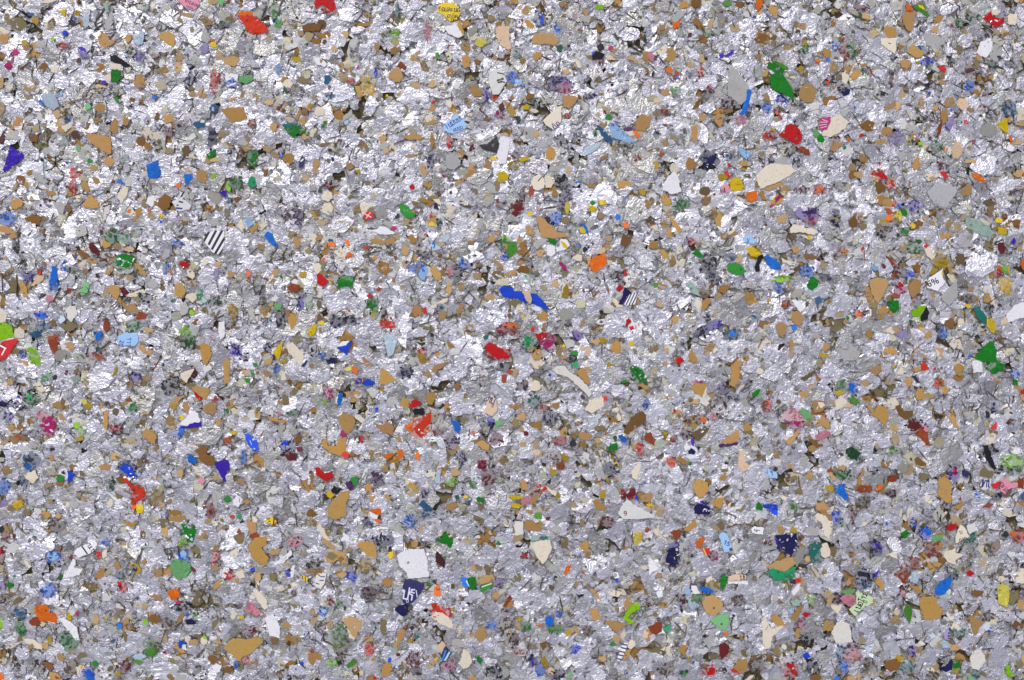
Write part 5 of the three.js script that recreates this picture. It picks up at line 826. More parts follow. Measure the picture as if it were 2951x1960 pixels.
R('red',1810,1423,48,29,0); P('milk',[1769,1412,1778,1409,1791,1441,1785,1450,1769,1425]); P('foil',[1785,1380,1810,1372,1829,1393,1810,1409,1788,1402]);
P('milk',[1780,1479,1797,1450,1807,1436,1826,1453,1886,1485,1886,1491,1832,1496,1794,1495],'off-white scrap printed with a dark red 9',[['t',1802,1479,19,-10,'#701818','9']]); P('tan',[1845,1431,1855,1425,1877,1418,1883,1431,1870,1450,1851,1447]); P('yellow',[1862,1453,1877,1447,1883,1456,1870,1466]);
R('mustard',1877,1460,35,22,0); P('tan',[1877,1460,1889,1453,1918,1470,1880,1470]); E('mustard',1737,1423,19,25,0);
P('tan',[1708,1444,1718,1437,1740,1456,1750,1470,1721,1470]); P('tan',[1496,1396,1505,1377,1515,1387,1526,1414,1502,1409]); P('foil',[1531,1396,1543,1374,1572,1383,1559,1402]);
P('foil',[1508,1364,1518,1361,1537,1380,1527,1393]); P('tan',[1527,1447,1531,1434,1553,1418,1550,1434,1534,1456]); E('coral',1559,1406,35,19,0);
R('rust',1540,1415,35,19,0); P('cream',[1569,1396,1585,1409,1604,1418,1600,1431,1581,1415]); E('pink',1515,1441,32,22,0);
P('black',[1575,1390,1588,1377,1585,1396]); P('foil',[1508,1218,1518,1221,1553,1244,1546,1260,1537,1256],'small silver triangle'); E('tan',1505,1202,22,25,0);
P('darktan',[1524,1221,1562,1212,1559,1240,1543,1234]); R('deepgreen',1991,1450,19,25,0); P('navy',[2001,1460,2013,1450,2045,1460,2045,1482,2001,1482],'navy blue rough scrap near the lower right');
R('violet',2023,1460,44,32,0); P('tan',[2048,1449,2064,1437,2090,1431,2083,1450,2071,1470]); P('green',[2179,1456,2185,1445,2199,1463,2194,1472,2180,1469],'small bright green scrap near the lower right');
P('blue',[2198,1453,2217,1453,2237,1453,2242,1466,2239,1476,2201,1464]); E('foil',1505,1072,54,48,0); E('foil',2096,1021,51,38,0);
E('foil',1747,1409,32,29,0); E('foil',1937,1298,48,35,0); E('foil',1588,1250,32,22,0);
E('foil',1658,1174,51,35,0); E('foil',2058,1329,44,38,0); E('foil',1670,1437,48,35,0);
E('foil',1880,1377,54,41,0); E('foil',1921,1231,32,25,0); E('foil',2032,1215,41,29,0);
E('foil',2140,1088,41,29,0); E('foil',1562,1291,41,29,0); E('foil',1639,1371,48,35,0);
E('foil',2007,1091,38,29,0); E('tan',2282,991,16,19,0); E('tan',2379,999,25,25,0);
E('mustard',2373,1024,32,13,0); P('foil',[2357,1091,2369,1056,2382,1034,2411,1056,2404,1085,2379,1113,2360,1104],'pale smooth foil scrap with a straight left edge'); E('umber',2363,1047,16,29,0);
P('umber',[2306,1091,2347,1066,2353,1072,2319,1098]); P('tan',[2538,1028,2550,1004,2579,1002,2589,1020,2557,1021,2542,1028]); E('tan',2643,1012,16,29,0);
P('darktan',[2617,1044,2630,1021,2636,1024,2623,1048]); P('tan',[2690,1005,2716,1002,2717,1028,2706,1024]); P('milk',[2417,1009,2455,990,2481,1005,2471,1037,2430,1040]);
P('foil',[2471,1031,2506,1002,2538,1018,2531,1044,2487,1044]); P('tan',[2503,1072,2519,1056,2538,1050,2541,1069,2525,1082,2512,1075]); P('tan',[2620,1063,2649,1056,2655,1069,2633,1071]);
P('coral',[2652,1050,2662,1042,2679,1063,2655,1069],'orange pink triangular scrap'); P('foil',[2709,1056,2725,1037,2751,1050,2757,1078,2735,1078]); P('tan',[2749,1056,2763,1048,2778,1056,2766,1085,2755,1078],'smooth tan shield-shaped scrap with silver around');
P('green',[2808,1032,2827,1005,2852,983,2862,985,2870,1012,2871,1037,2897,1056,2878,1072,2862,1078,2840,1063,2849,1044,2824,1040],'large green scrap with a pointed top near the right edge'); P('deepgreen',[2859,986,2871,1009,2868,1015,2860,1005]); R('green',2865,1056,54,38,0);
P('white',[2801,1040,2827,1037,2832,1072,2805,1075]); P('tan',[2838,1072,2855,1066,2862,1088,2895,1104,2874,1107,2855,1113,2840,1098]); R('azure',2928,1075,32,25,0);
P('green',[2916,1107,2922,1093,2933,1096,2932,1109],'small green scrap at the right edge above a tan and red one'); P('tan',[2919,1117,2935,1110,2951,1132,2935,1136]); P('red',[2938,1129,2954,1117,2954,1136,2944,1136]);
P('tan',[2938,1139,2954,1132,2954,1155,2944,1152]); P('navy',[2627,1083,2639,1082,2652,1104,2643,1104]); P('tan',[2604,1098,2617,1088,2633,1098,2620,1117]);
R('coral',2701,1104,22,29,0); P('orange',[2690,1107,2703,1091,2709,1101,2697,1112]); P('tan',[2709,1117,2725,1110,2738,1123,2725,1136,2712,1129]);
P('tan',[2636,1136,2643,1120,2662,1120,2658,1136,2690,1136,2690,1145,2643,1152],'ochre scrap shaped like a boot'); E('cream',2596,1071,19,19,0); E('brown',2493,1104,22,22,0);
P('azure',[2442,1123,2452,1105,2465,1110,2455,1129],'small azure scrap in an olive cluster'); R('azure',2458,1117,25,35,0); R('grass',2423,1110,35,29,0);
E('mustard',2417,1132,29,16,0); P('grass',[2446,1152,2461,1144,2477,1158,2461,1163]); R('grass',2465,1155,41,22,0);
P('cream',[2407,1158,2423,1139,2442,1158,2433,1171,2407,1183]); E('peach',2446,1167,25,16,0); E('tan',2338,1112,19,16,0);
E('tan',2319,1136,29,19,0); P('tan',[2341,1158,2360,1153,2382,1158,2373,1183,2347,1190]); E('cream',2363,1167,29,19,0);
P('palegreen',[2303,1186,2312,1174,2338,1190,2339,1209,2319,1206],'pale green rounded scrap, right side'); R('pink',2287,1199,51,41,0); E('magenta',2296,1212,22,29,0);
R('magenta',2290,1215,54,35,0); R('coral',2211,1167,25,35,0); P('tan',[2350,1231,2357,1215,2369,1199,2388,1215,2395,1231,2382,1237,2369,1225],'tan scrap shaped like two ears');
E('black',2356,1220,5,5,0); P('pink',[2347,1256,2379,1240,2392,1244,2392,1256,2366,1269,2353,1263],'pink dotted scrap'); P('brown',[2331,1266,2353,1263,2373,1285,2357,1290,2338,1279]);
P('tan',[2261,1272,2284,1256,2299,1234,2303,1244,2290,1269,2274,1282]); E('darktan',2341,1294,25,19,0); P('tan',[2496,1171,2509,1166,2519,1190,2528,1167,2554,1171,2560,1199,2550,1228,2535,1212,2515,1196],'large tan forked scrap');
P('foil',[2487,1171,2506,1183,2550,1228,2541,1231,2506,1199]); P('brown',[2579,1171,2595,1167,2604,1186,2630,1183,2630,1199,2608,1207,2589,1196],'reddish brown double scrap'); P('foil',[2687,1164,2706,1148,2738,1158,2738,1180,2709,1193,2690,1183]);
P('foil',[2636,1183,2665,1174,2687,1199,2662,1215,2639,1209]); P('black',[2690,1193,2725,1196,2697,1206]); P('tan',[2728,1199,2747,1196,2766,1234,2754,1231],'long tan scrap pointing down, right side');
E('umber',2747,1199,19,19,0); P('grey',[2773,1183,2785,1177,2824,1199,2805,1215,2785,1212]); E('milk',2792,1196,32,22,0);
R('navy',2865,1177,19,29,0); E('black',2846,1196,13,22,0); E('white',2862,1199,16,22,0);
P('coral',[2854,1231,2871,1215,2873,1234,2860,1237]); R('maroon',2636,1225,48,41,0); P('darkred',[2617,1215,2646,1215,2658,1231,2636,1244,2620,1234]);
P('rust',[2636,1250,2655,1231,2674,1250,2677,1279,2671,1285,2655,1263],'rust red and pink scrap below a dark red stain'); E('pink',2665,1237,22,19,0); E('navy',2671,1225,14,13,0);
E('tan',2576,1234,32,16,0); R('deepgreen',2461,1307,41,38,0); P('deepgreen',[2446,1291,2455,1288,2481,1307,2468,1323,2449,1323],'dark green glossy triangular scrap');
R('grass',2576,1301,41,22,0); P('foil',[2627,1285,2652,1269,2690,1285,2671,1317,2639,1307]); R('black',2846,1304,35,64,70);
P('black',[2833,1285,2846,1282,2859,1323,2871,1352,2862,1352,2840,1320],'long black stain running down to a bright green mossy one'); R('lime',2913,1329,73,35,0); R('grass',2925,1339,57,41,0);
R('black',2887,1352,57,22,0); P('white',[2913,1301,2938,1288,2949,1307,2919,1310]); P('milk',[2833,1339,2846,1339,2859,1355,2852,1358]);
P('brown',[2636,1323,2646,1317,2665,1333,2671,1345,2646,1342]); E('tan',2655,1342,29,19,0); P('black',[2712,1320,2722,1320,2744,1348,2738,1348]);
E('grey',2601,1348,35,25,0); P('tan',[2322,1371,2334,1352,2344,1371,2338,1383,2325,1380]); P('tan',[2414,1348,2427,1333,2442,1345,2430,1358]);
P('rust',[2382,1358,2395,1345,2401,1355,2392,1361]); P('tan',[2385,1361,2395,1358,2411,1383,2398,1383]); R('green',2423,1368,35,22,0);
R('deepgreen',2446,1371,32,38,0); P('tan',[2468,1396,2474,1374,2487,1352,2493,1361,2481,1396]); P('tan',[2252,1329,2268,1328,2293,1352,2284,1355]);
E('brown',2290,1377,14,11,0); P('skyblue',[2211,1358,2220,1352,2239,1364,2238,1379,2217,1377],'pale blue scrap printed with a letter B',[['t',2225,1363,21,5,'#1a3a8c','Bร']]); P('azure',[2409,1418,2417,1396,2430,1399,2442,1425,2446,1441,2430,1437],'bright azure pointed scrap, lower right');
P('iceblue',[2414,1425,2423,1415,2436,1447,2427,1444]); R('azure',2420,1406,29,25,0); P('rust',[2469,1409,2481,1398,2514,1401,2512,1415,2484,1418],'rust orange glossy scrap beside a small orange one');
P('orange',[2523,1414,2531,1399,2546,1399,2542,1409,2528,1414],'small bright orange scrap, lower right'); R('rust',2493,1409,48,19,0); R('maroon',2569,1422,29,22,0);
E('rust',2573,1380,25,22,0); R('umber',2487,1447,38,35,0); P('tan',[2703,1380,2722,1372,2735,1383,2741,1406,2741,1450,2728,1450,2700,1425,2706,1402],'large tan card scrap with a crack across it, lower right');
P('foil',[2614,1415,2633,1396,2697,1415,2690,1434,2655,1460,2620,1441],'large triangular silver foil scrap left of a tan card'); P('foil',[2744,1425,2751,1402,2779,1425,2760,1450,2744,1453]); P('tan',[2747,1463,2779,1444,2779,1453,2763,1470]);
R('violet',2747,1364,35,35,0); E('red',2752,1360,13,19,0); E('purple',2738,1366,16,13,0);
R('navy',2728,1453,25,22,0); E('navy',2782,1364,19,19,0); P('milk',[2820,1402,2836,1380,2855,1383,2852,1406,2833,1412],'off-white scrap printed with a navy 10',[['t',2824,1393,35,5,'#40302a','U'],['t',2844,1393,32,5,'#26267c','ทบ']]);
E('olive',2840,1364,41,32,0); P('red',[2857,1396,2884,1387,2874,1406,2862,1409]); P('pink',[2881,1393,2900,1377,2913,1393,2932,1390,2932,1402,2909,1409,2897,1425,2881,1415],'pink printed scrap with rows of violet letters',[['t',2894,1407,19,50,'#5a1a5a','อะเบ'],['t',2903,1417,14,50,'#5a1a5a','มา']]);
P('rust',[2925,1390,2951,1374,2951,1409,2935,1406]); E('tan',2935,1387,19,16,0); R('azure',2830,1434,41,35,0);
E('steel',2948,1428,19,22,0); R('navy',2874,1431,29,19,0); P('rust',[2833,1460,2846,1449,2863,1453,2852,1466]);
P('cream',[2879,1453,2890,1444,2901,1453,2887,1461]); E('olive',2849,1423,25,19,0); R('grass',2290,1456,29,29,0);
P('tan',[2350,1453,2373,1444,2395,1469,2353,1470]); R('blue',2222,1463,25,19,0); E('milk',2207,1396,19,35,0);
E('foil',2315,1002,64,48,0); E('foil',2538,1266,70,44,0); E('foil',2306,1294,32,29,0);
E('foil',2309,1339,38,29,0); E('foil',2522,1329,48,41,0); E('foil',2576,1339,48,32,0);
E('foil',2789,1326,41,41,0); E('foil',2538,1447,57,38,0); E('foil',2258,1129,38,51,0);
E('foil',2582,1221,48,35,0); E('foil',2913,1190,48,35,0); E('foil',2226,1031,64,48,0);
E('foil',2315,1059,38,35,0); E('foil',2363,1307,41,25,0); E('foil',2449,1247,41,29,0);
E('foil',2801,1228,51,13,40); E('foil',2592,1129,41,35,0); E('foil',2890,1253,32,48,0);
E('foil',2366,1240,19,32,0); E('tan',132,1484,25,22,0); E('brown',79,1478,22,19,0);
E('tan',168,1487,16,16,0); P('black',[-6,1521,6,1514,13,1524,6,1534,-6,1537]); R('umber',159,1514,48,41,0);
R('rust',13,1549,22,35,0); P('brown',[-6,1591,6,1588,14,1600,13,1622,-6,1632]); E('red',3,1589,16,19,0);
R('darkred',6,1600,22,41,0); P('white',[216,1597,219,1584,235,1572,280,1562,280,1578,264,1592,226,1607],'white printed scrap with a black bar and dark script, lower left',[['l',236,1572,253,1596,4.1,'#141414'],['t',264,1580,16,58,'#222222','โซเดีย'],['t',283,1578,13,58,'#222222','หว']]); P('red',[275,1588,289,1589,294,1600,283,1610,276,1600]);
R('darkred',283,1597,22,25,0); P('darkred',[197,1607,206,1597,210,1607,203,1613]); E('skyblue',152,1603,29,29,0);
R('azure',152,1603,38,35,0); R('navy',164,1626,19,16,0); P('white',[181,1667,197,1638,210,1610,219,1616,216,1638,238,1638,229,1657],'white forked scrap, lower left');
P('deepgreen',[162,1667,175,1654,183,1661,175,1673]); P('cream',[68,1616,76,1615,91,1632,83,1638]); P('tan',[275,1657,289,1638,302,1640,300,1661,283,1670]);
E('cream',302,1597,16,25,0); E('tan',337,1629,19,22,0); E('olive',260,1689,41,22,15);
P('brown',[241,1680,280,1683,281,1696,254,1699]); R('azure',140,1702,41,41,0); E('skyblue',137,1696,22,19,0);
P('green',[21,1686,29,1678,38,1683,37,1692,22,1694],'small bright green scrap near the left edge'); E('lilac',6,1686,19,25,0); P('lime',[-6,1784,8,1784,8,1813,-6,1819]);
P('tan',[353,1486,356,1499,378,1505,397,1502,394,1511,375,1519,356,1508]); E('foil',378,1494,32,25,0); P('yellow',[394,1470,413,1467,410,1483]);
P('tan',[480,1480,508,1476,537,1489,521,1505,489,1502]); E('darktan',502,1476,44,19,0); E('tan',475,1530,22,29,0);
E('olive',473,1508,35,25,0); P('green',[521,1508,540,1511,565,1527,556,1565,540,1562,530,1530],'deep green crumpled glossy scrap, lower left'); R('green',540,1530,38,54,0);
R('lime',527,1559,32,25,0); P('tan',[594,1495,610,1495,600,1527,581,1556,569,1553,584,1534]); P('white',[572,1540,584,1513,588,1534,578,1543]);
P('rust',[597,1470,619,1464,616,1489,607,1489]); R('darkred',607,1476,25,32,0); P('seagreen',[681,1489,691,1481,697,1489,689,1497]);
E('coral',670,1489,13,11,0); P('tan',[712,1518,715,1495,737,1508,740,1530,727,1540],'tan scrap with a silver rim, lower left'); P('rust',[681,1534,688,1522,699,1537,689,1540]);
P('palegreen',[489,1626,499,1613,518,1611,550,1626,550,1645,537,1661,515,1672,499,1657],'large rounded green scrap, pale above and bright below, lower left'); P('seagreen',[499,1648,524,1642,546,1629,550,1648,537,1661,515,1672,502,1659]); R('azure',530,1603,38,38,0);
E('skyblue',527,1600,25,22,0); P('darkred',[551,1632,565,1645,559,1653,554,1648]); P('tan',[604,1635,619,1629,635,1637,619,1645]);
P('tan',[613,1689,629,1673,637,1673,632,1692,618,1703]); P('cream',[673,1651,699,1643,708,1664,689,1667]); R('coral',664,1657,25,25,0);
P('cream',[661,1594,683,1578,686,1597,673,1610]); E('rust',734,1546,29,25,0); P('tan',[731,1575,750,1559,750,1629,731,1613,727,1597]);
E('tan',740,1664,22,29,0); R('coral',621,1603,22,35,0); P('red',[337,1676,348,1678,356,1689,353,1705,343,1692]);
R('red',353,1692,29,29,0); P('orange',[481,1705,489,1699,516,1697,518,1718,508,1727,494,1729],'bright orange heart-shaped scrap with a purple tail, lower left'); P('purple',[519,1705,537,1711,521,1721]);
E('magenta',515,1735,19,10,0); P('tan',[429,1718,445,1711,467,1724,464,1732]); P('tan',[391,1743,413,1740,426,1750,416,1756]);
P('brown',[426,1778,438,1772,457,1772,469,1791,445,1796,429,1791],'brown six-sided scrap, lower left'); E('lime',419,1792,16,15,0); P('navy',[534,1788,553,1781,569,1797,559,1800,537,1800]);
R('green',562,1775,19,29,0); R('black',527,1750,48,29,0); R('umber',489,1800,41,35,0);
P('orange',[100,1753,108,1743,133,1742,140,1750,141,1767,156,1765,167,1781,162,1796,137,1788,118,1791,108,1778],'large bright orange notched scrap, lower left'); P('white',[127,1788,140,1783,165,1789,160,1797]); E('rust',102,1791,29,25,0);
E('tan',181,1759,22,22,0); P('yellow',[192,1778,199,1764,206,1775,205,1788,195,1786],'small yellow scrap right of a large orange one'); E('cream',208,1765,16,19,0);
E('magenta',222,1769,11,13,0); R('steel',59,1765,41,38,0); E('steel',60,1765,25,22,0);
R('green',60,1807,29,51,0); P('white',[172,1781,197,1788,222,1807,232,1845,219,1845,191,1810],'long pale glossy white scrap, lower left'); R('green',197,1845,51,51,0);
P('green',[203,1848,219,1848,226,1858,219,1867,210,1864]); P('cream',[67,1840,102,1845,121,1861,121,1873,102,1867,76,1854]); E('tan',130,1861,19,19,0);
E('tan',276,1784,19,25,0); E('tan',365,1792,19,19,0); E('tan',330,1788,16,19,0);
P('milk',[308,1807,324,1800,340,1816,321,1829]); E('azure',345,1804,16,16,0); P('foil',[370,1867,378,1845,410,1845,422,1861,410,1880,381,1883],'smooth pale foil scrap beside a moss green one');
E('olive',432,1854,25,25,0); R('grass',432,1858,35,41,0); P('grass',[419,1880,435,1870,451,1867,454,1883,442,1892,422,1889],'grass green rounded scrap, lower left');
E('iceblue',403,1892,35,19,0); E('grass',399,1907,22,14,0); E('green',274,1912,16,16,0);
R('umber',451,1864,25,29,0); E('tan',473,1843,22,19,0); P('blue',[515,1845,537,1851,540,1856,526,1856,524,1867,516,1867],'small dark blue angular mark on a white scrap, lower left');
P('white',[524,1858,537,1856,537,1877,524,1870]); P('tan',[499,1861,515,1862,537,1880,524,1883]); E('foil',553,1870,29,29,0);
P('lime',[583,1835,589,1829,597,1838,588,1842]); E('cream',588,1848,19,22,0); P('tan',[621,1845,631,1834,639,1858,632,1864]);
E('tan',557,1851,29,16,0); P('tan',[642,1867,673,1838,705,1842,750,1834,759,1851,727,1880,699,1892,689,1905,673,1892,661,1880],'very large ochre tan scrap with ragged arms, bottom left'); P('cream',[712,1854,721,1848,718,1864]);
R('darkred',721,1819,54,32,0); P('pink',[712,1746,727,1740,743,1756,734,1772,715,1762]); R('pink',727,1753,32,38,0);
E('yellow',697,1780,16,13,0); P('cream',[731,1708,750,1705,762,1734,743,1734]); P('brown',[118,1905,140,1908,156,1927,140,1931]);
R('maroon',98,1912,22,19,0); R('maroon',51,1924,19,25,0); R('brown',206,1921,38,38,0);
P('azure',[243,1937,257,1927,273,1946,273,1966,254,1962]); R('blue',257,1940,35,38,0); R('darkred',356,1921,35,32,0);
E('tan',159,1950,35,25,40); E('orange',3,1950,19,22,0); R('umber',578,1937,41,41,0);
P('white',[611,1924,623,1910,639,1918,635,1934,623,1939],'white shield-shaped scrap, bottom left'); P('brown',[639,1937,654,1918,673,1927,667,1943]); R('azure',680,1915,19,25,0);
R('coral',708,1905,19,19,0); E('foil',667,1718,73,48,20); E('foil',375,1861,25,29,0);
E('foil',105,1588,70,44,0); E('foil',483,1562,51,35,0); E('foil',89,1508,54,35,0);
E('foil',397,1692,64,35,0); E('foil',41,1667,41,38,0); E('foil',604,1518,32,29,0);
E('foil',578,1781,35,25,0); E('foil',457,1924,60,35,0); E('foil',731,1791,44,22,0);
E('foil',175,1915,38,41,0); E('foil',187,1556,41,35,0); E('foil',410,1568,32,25,0);
E('foil',64,1883,51,32,0); E('foil',295,1886,54,35,0); E('foil',651,1813,38,32,0);
R('azure',308,1562,22,19,0); R('steel',345,1657,22,19,0); R('navy',384,1638,19,16,0);
P('yellow',[764,1499,778,1489,790,1492,798,1502,791,1511,772,1507],'small yellow scrap with a black band and dark marks',[['l',791,1490,789,1511,3.8,'#1c1a10'],['t',775,1499,13,75,'#1c1a10','E1']]); P('orange',[792,1497,800,1503,796,1511,791,1511]); P('tan',[734,1549,769,1546,769,1568,753,1578,775,1610,769,1626,750,1626,724,1603,715,1575],'large rust tan scrap, lower left');
R('pink',852,1557,41,38,0); R('darkred',855,1559,35,32,0); E('brown',896,1480,35,22,0);
R('mustard',896,1505,32,25,0); P('cream',[909,1514,925,1511,953,1562,940,1562,921,1534]); P('tan',[925,1556,937,1551,963,1575,963,1588,940,1572]);
P('tan',[778,1591,798,1580,810,1580,807,1597,782,1600]); P('white',[788,1622,807,1613,839,1584,842,1597,820,1619,791,1629]); E('milk',817,1591,19,22,0);
P('tan',[817,1622,823,1619,840,1629,839,1638]); P('white',[826,1667,842,1629,850,1629,845,1664]); E('navy',831,1651,19,25,0);
R('blue',829,1654,19,19,0); R('mustard',874,1591,19,25,0); P('tan',[940,1597,953,1588,969,1588,994,1594,1004,1610,998,1642,975,1613,956,1622,940,1619]);
E('olive',956,1603,29,22,0); P('brown',[996,1588,1004,1572,1017,1580,1010,1591]); P('white',[999,1597,1007,1594,1006,1610]);
P('tan',[1028,1572,1039,1562,1077,1562,1087,1600,1083,1610,1055,1597],'large smooth ochre scrap, lower middle'); R('mustard',1052,1626,41,44,0); P('white',[982,1559,988,1534,1007,1549,1007,1559]);
P('orange',[1064,1470,1096,1464,1098,1483,1083,1483],'orange band on a white scrap, lower middle'); P('white',[1063,1473,1093,1483,1087,1495,1077,1495,1066,1486]); P('black',[1093,1483,1102,1499,1087,1495]);
P('orange',[1079,1499,1090,1494,1101,1503,1093,1510]); R('purple',1055,1505,29,25,0); R('azure',1179,1499,41,35,0);
R('steel',1230,1480,54,25,0); R('navy',1102,1556,54,32,0); P('milk',[1122,1505,1147,1511,1166,1530,1163,1543,1128,1527]);
P('yellow',[1114,1591,1131,1588,1133,1600,1125,1613,1117,1603]); P('black',[1118,1578,1129,1573,1129,1589,1118,1591]); P('white',[1144,1600,1156,1592,1179,1583,1223,1581,1231,1613,1236,1661,1179,1667,1169,1648,1150,1629],'largest smooth white scrap, lower middle');
P('navy',[1161,1686,1171,1669,1198,1673,1223,1684,1220,1696,1201,1724,1179,1743,1160,1737,1160,1708],'large navy printed scrap with white letters',[['t',1179,1715,38,10,'#e8e8f4','ปรุ'],['t',1201,1710,25,-10,'#e8e8f4','|'],['t',1174,1731,14,0,'#e8e8f4','จ'],['c',1187,1700,3.2,'#e8e8f4']]); P('navy',[1137,1756,1150,1743,1179,1740,1176,1759,1169,1778,1153,1772]); R('umber',1179,1762,29,44,0);
E('milk',1160,1765,19,16,0); P('green',[1255,1553,1274,1549,1277,1534,1287,1530,1293,1549,1306,1546,1306,1565,1296,1580,1287,1568,1271,1565],'bright green clover-like scrap'); P('cream',[1268,1553,1274,1551,1282,1572,1277,1575]);
P('maroon',[1258,1588,1271,1600,1284,1619,1280,1638,1255,1619],'dark maroon pointed scrap'); R('grass',1277,1607,13,25,0); P('orange',[1252,1692,1268,1683,1271,1711,1261,1718,1249,1715],'small orange scrap with a black mark',[['t',1264,1697,16,85,'#1a1a1a','3']]);
P('azure',[1328,1664,1344,1664,1353,1689,1344,1692,1331,1683],'azure and white striped scrap, lower middle',[['l',1344,1673,1355,1692,4.4,'#eef4fa']]); P('green',[1347,1667,1369,1661,1373,1676,1369,1699,1360,1702,1350,1686],'green scrap right of an azure striped one'); P('green',[1385,1692,1401,1680,1422,1680,1414,1692,1388,1708],'green scrap with a pale band',[['l',1388,1691,1417,1681,3.2,'#dff0df']]);
R('green',1242,1676,22,19,0); P('tan',[1379,1676,1388,1657,1420,1657,1427,1667,1407,1680,1385,1683]); P('lilac',[1414,1676,1442,1667,1449,1676,1427,1689]);
P('cream',[1242,1778,1255,1762,1274,1765,1303,1788,1307,1813,1274,1800],'cream triangular scrap with an orange torn edge'); R('coral',1271,1765,64,41,35); P('coral',[1242,1740,1252,1737,1268,1756,1299,1769,1299,1778,1274,1775,1249,1756]);
P('tan',[1365,1835,1379,1810,1395,1807,1404,1838,1388,1851,1369,1845]); P('milk',[1355,1842,1366,1829,1373,1851,1363,1864]); R('umber',1458,1813,35,64,0);
E('tan',1465,1823,19,32,0); P('tan',[1449,1750,1465,1724,1481,1740,1474,1751]); P('rust',[1449,1746,1468,1715,1477,1724,1458,1750]);
E('tan',1430,1716,22,19,0); E('tan',1366,1635,19,19,0); E('tan',1115,1676,29,25,0);
P('ivory',[907,1673,915,1651,942,1651,937,1680,925,1699,909,1689],'ivory scrap printed with dark blue strokes',[['l',915,1653,925,1661,2.9,'#2a2a78'],['l',925,1662,937,1661,2.9,'#2a2a78'],['l',921,1672,934,1672,2.9,'#2a2a78'],['l',910,1680,921,1683,2.9,'#2a2a78']]); E('tan',928,1688,16,16,0); P('yellow',[866,1661,874,1657,890,1664,886,1676,877,1673],'small yellow and black striped scrap',[['l',872,1659,874,1673,2.5,'#1a1a1a'],['l',880,1661,881,1675,2.5,'#1a1a1a']]);
R('black',906,1629,51,19,0); E('brown',893,1643,25,19,0); R('blue',1014,1661,29,29,0);
E('tan',985,1657,25,16,0); P('cream',[731,1705,750,1705,769,1727,772,1753,763,1756,747,1737],'long cream curved scrap, bottom left'); P('pink',[728,1756,744,1753,753,1769,737,1775]);
R('darkred',848,1705,19,19,0); R('maroon',1061,1711,44,38,0); R('rust',953,1727,22,25,0);
R('green',975,1740,22,25,0); R('azure',931,1761,29,25,0); E('skyblue',931,1761,16,15,0);
P('white',[763,1781,788,1770,807,1807,807,1838,778,1832],'white scrap with a torn navy print, bottom left'); P('navy',[772,1788,791,1772,794,1794,807,1807,794,1821,782,1804]); P('tan',[812,1800,826,1791,842,1804,836,1811,813,1811]);
P('tan',[721,1845,734,1835,766,1837,750,1854,734,1864]); E('brown',791,1845,29,25,0); R('maroon',744,1826,25,25,0);
P('milk',[848,1810,861,1800,874,1816,871,1824]); E('tan',950,1797,19,29,0); P('tan',[991,1784,1010,1775,1041,1788,1039,1810,1023,1842,1004,1813,994,1800],'large orange tan scrap with a pale foot, bottom middle');
P('cream',[1001,1813,1014,1819,1026,1829,1020,1845,1007,1838]); R('grass',982,1835,54,73,0); R('olive',985,1858,48,48,0);
R('lime',956,1908,38,19,0); P('grass',[994,1918,1014,1902,1026,1899,1023,1912,1007,1926],'lime green slanting scrap, bottom middle'); R('black',982,1896,13,38,0);
P('tan',[886,1886,906,1877,925,1886,928,1902,912,1899,902,1918,893,1912]); E('rust',899,1877,13,10,0); E('tan',1061,1842,29,19,0);
R('coral',1064,1870,29,29,0); E('olive',1106,1804,22,48,0); P('tan',[1144,1835,1153,1813,1169,1816,1166,1832,1153,1848,1150,1867,1142,1858]);
R('darkred',1166,1810,16,13,0); P('tan',[1099,1943,1106,1915,1112,1908,1128,1912,1126,1946,1102,1950],'upright rectangular tan scrap, bottom middle'); R('darkred',1191,1899,38,41,0);
R('maroon',1195,1931,35,25,0); P('peach',[1260,1861,1274,1846,1285,1861,1274,1886],'peach scrap meeting a blue striped one'); P('navy',[1284,1861,1301,1883,1287,1905,1272,1902,1274,1880],'scrap with curved navy, blue and white bands, bottom middle',[['l',1296,1878,1280,1907,5.7,'#b8dcf2'],['l',1285,1873,1274,1905,4.4,'#3a8ee0']]);
R('magenta',1293,1915,38,35,0); P('cream',[1325,1915,1334,1870,1350,1877,1360,1905,1353,1921,1334,1927],'pale cream translucent scrap, bottom middle'); E('milk',1318,1854,38,29,0);
P('green',[1373,1896,1379,1889,1390,1902,1385,1915,1374,1905],'small bright green scrap, bottom middle'); P('tan',[1344,1960,1363,1943,1376,1960]); R('black',1423,1937,44,35,0);
R('azure',1414,1800,29,22,0); P('foil',[1033,1543,1055,1524,1090,1518,1068,1553,1039,1556]); P('foil',[883,1800,899,1804,928,1835,925,1854,896,1829]);
E('foil',794,1530,48,38,0); E('foil',899,1549,38,41,0); E('foil',921,1591,41,35,0);
E('foil',893,1740,54,35,0); E('foil',1328,1568,51,48,0); E('foil',1449,1556,41,41,0);
E('foil',1395,1622,51,32,0); E('foil',1369,1721,57,41,0); E('foil',1236,1534,57,44,0);
E('foil',1331,1750,51,32,0); E('foil',855,1931,57,35,0); E('foil',1083,1778,35,25,0);
E('foil',1242,1718,35,25,0); E('foil',1411,1854,38,35,0); E('foil',829,1762,32,29,0);
E('foil',1233,1924,38,35,0); E('foil',1115,1877,35,35,0); P('tan',[1508,1518,1515,1500,1531,1499,1543,1508,1559,1511,1561,1527,1543,1530,1518,1527],'ochre scrap with a moss green upper edge');
P('green',[1535,1505,1559,1510,1556,1514,1543,1514]); P('ivory',[1480,1514,1489,1502,1508,1502,1508,1540,1486,1543],'ivory upright scrap left of an ochre one'); P('mint',[1526,1553,1534,1541,1553,1545,1553,1556,1531,1557],'small turquoise scrap above a cream heart-shaped one');
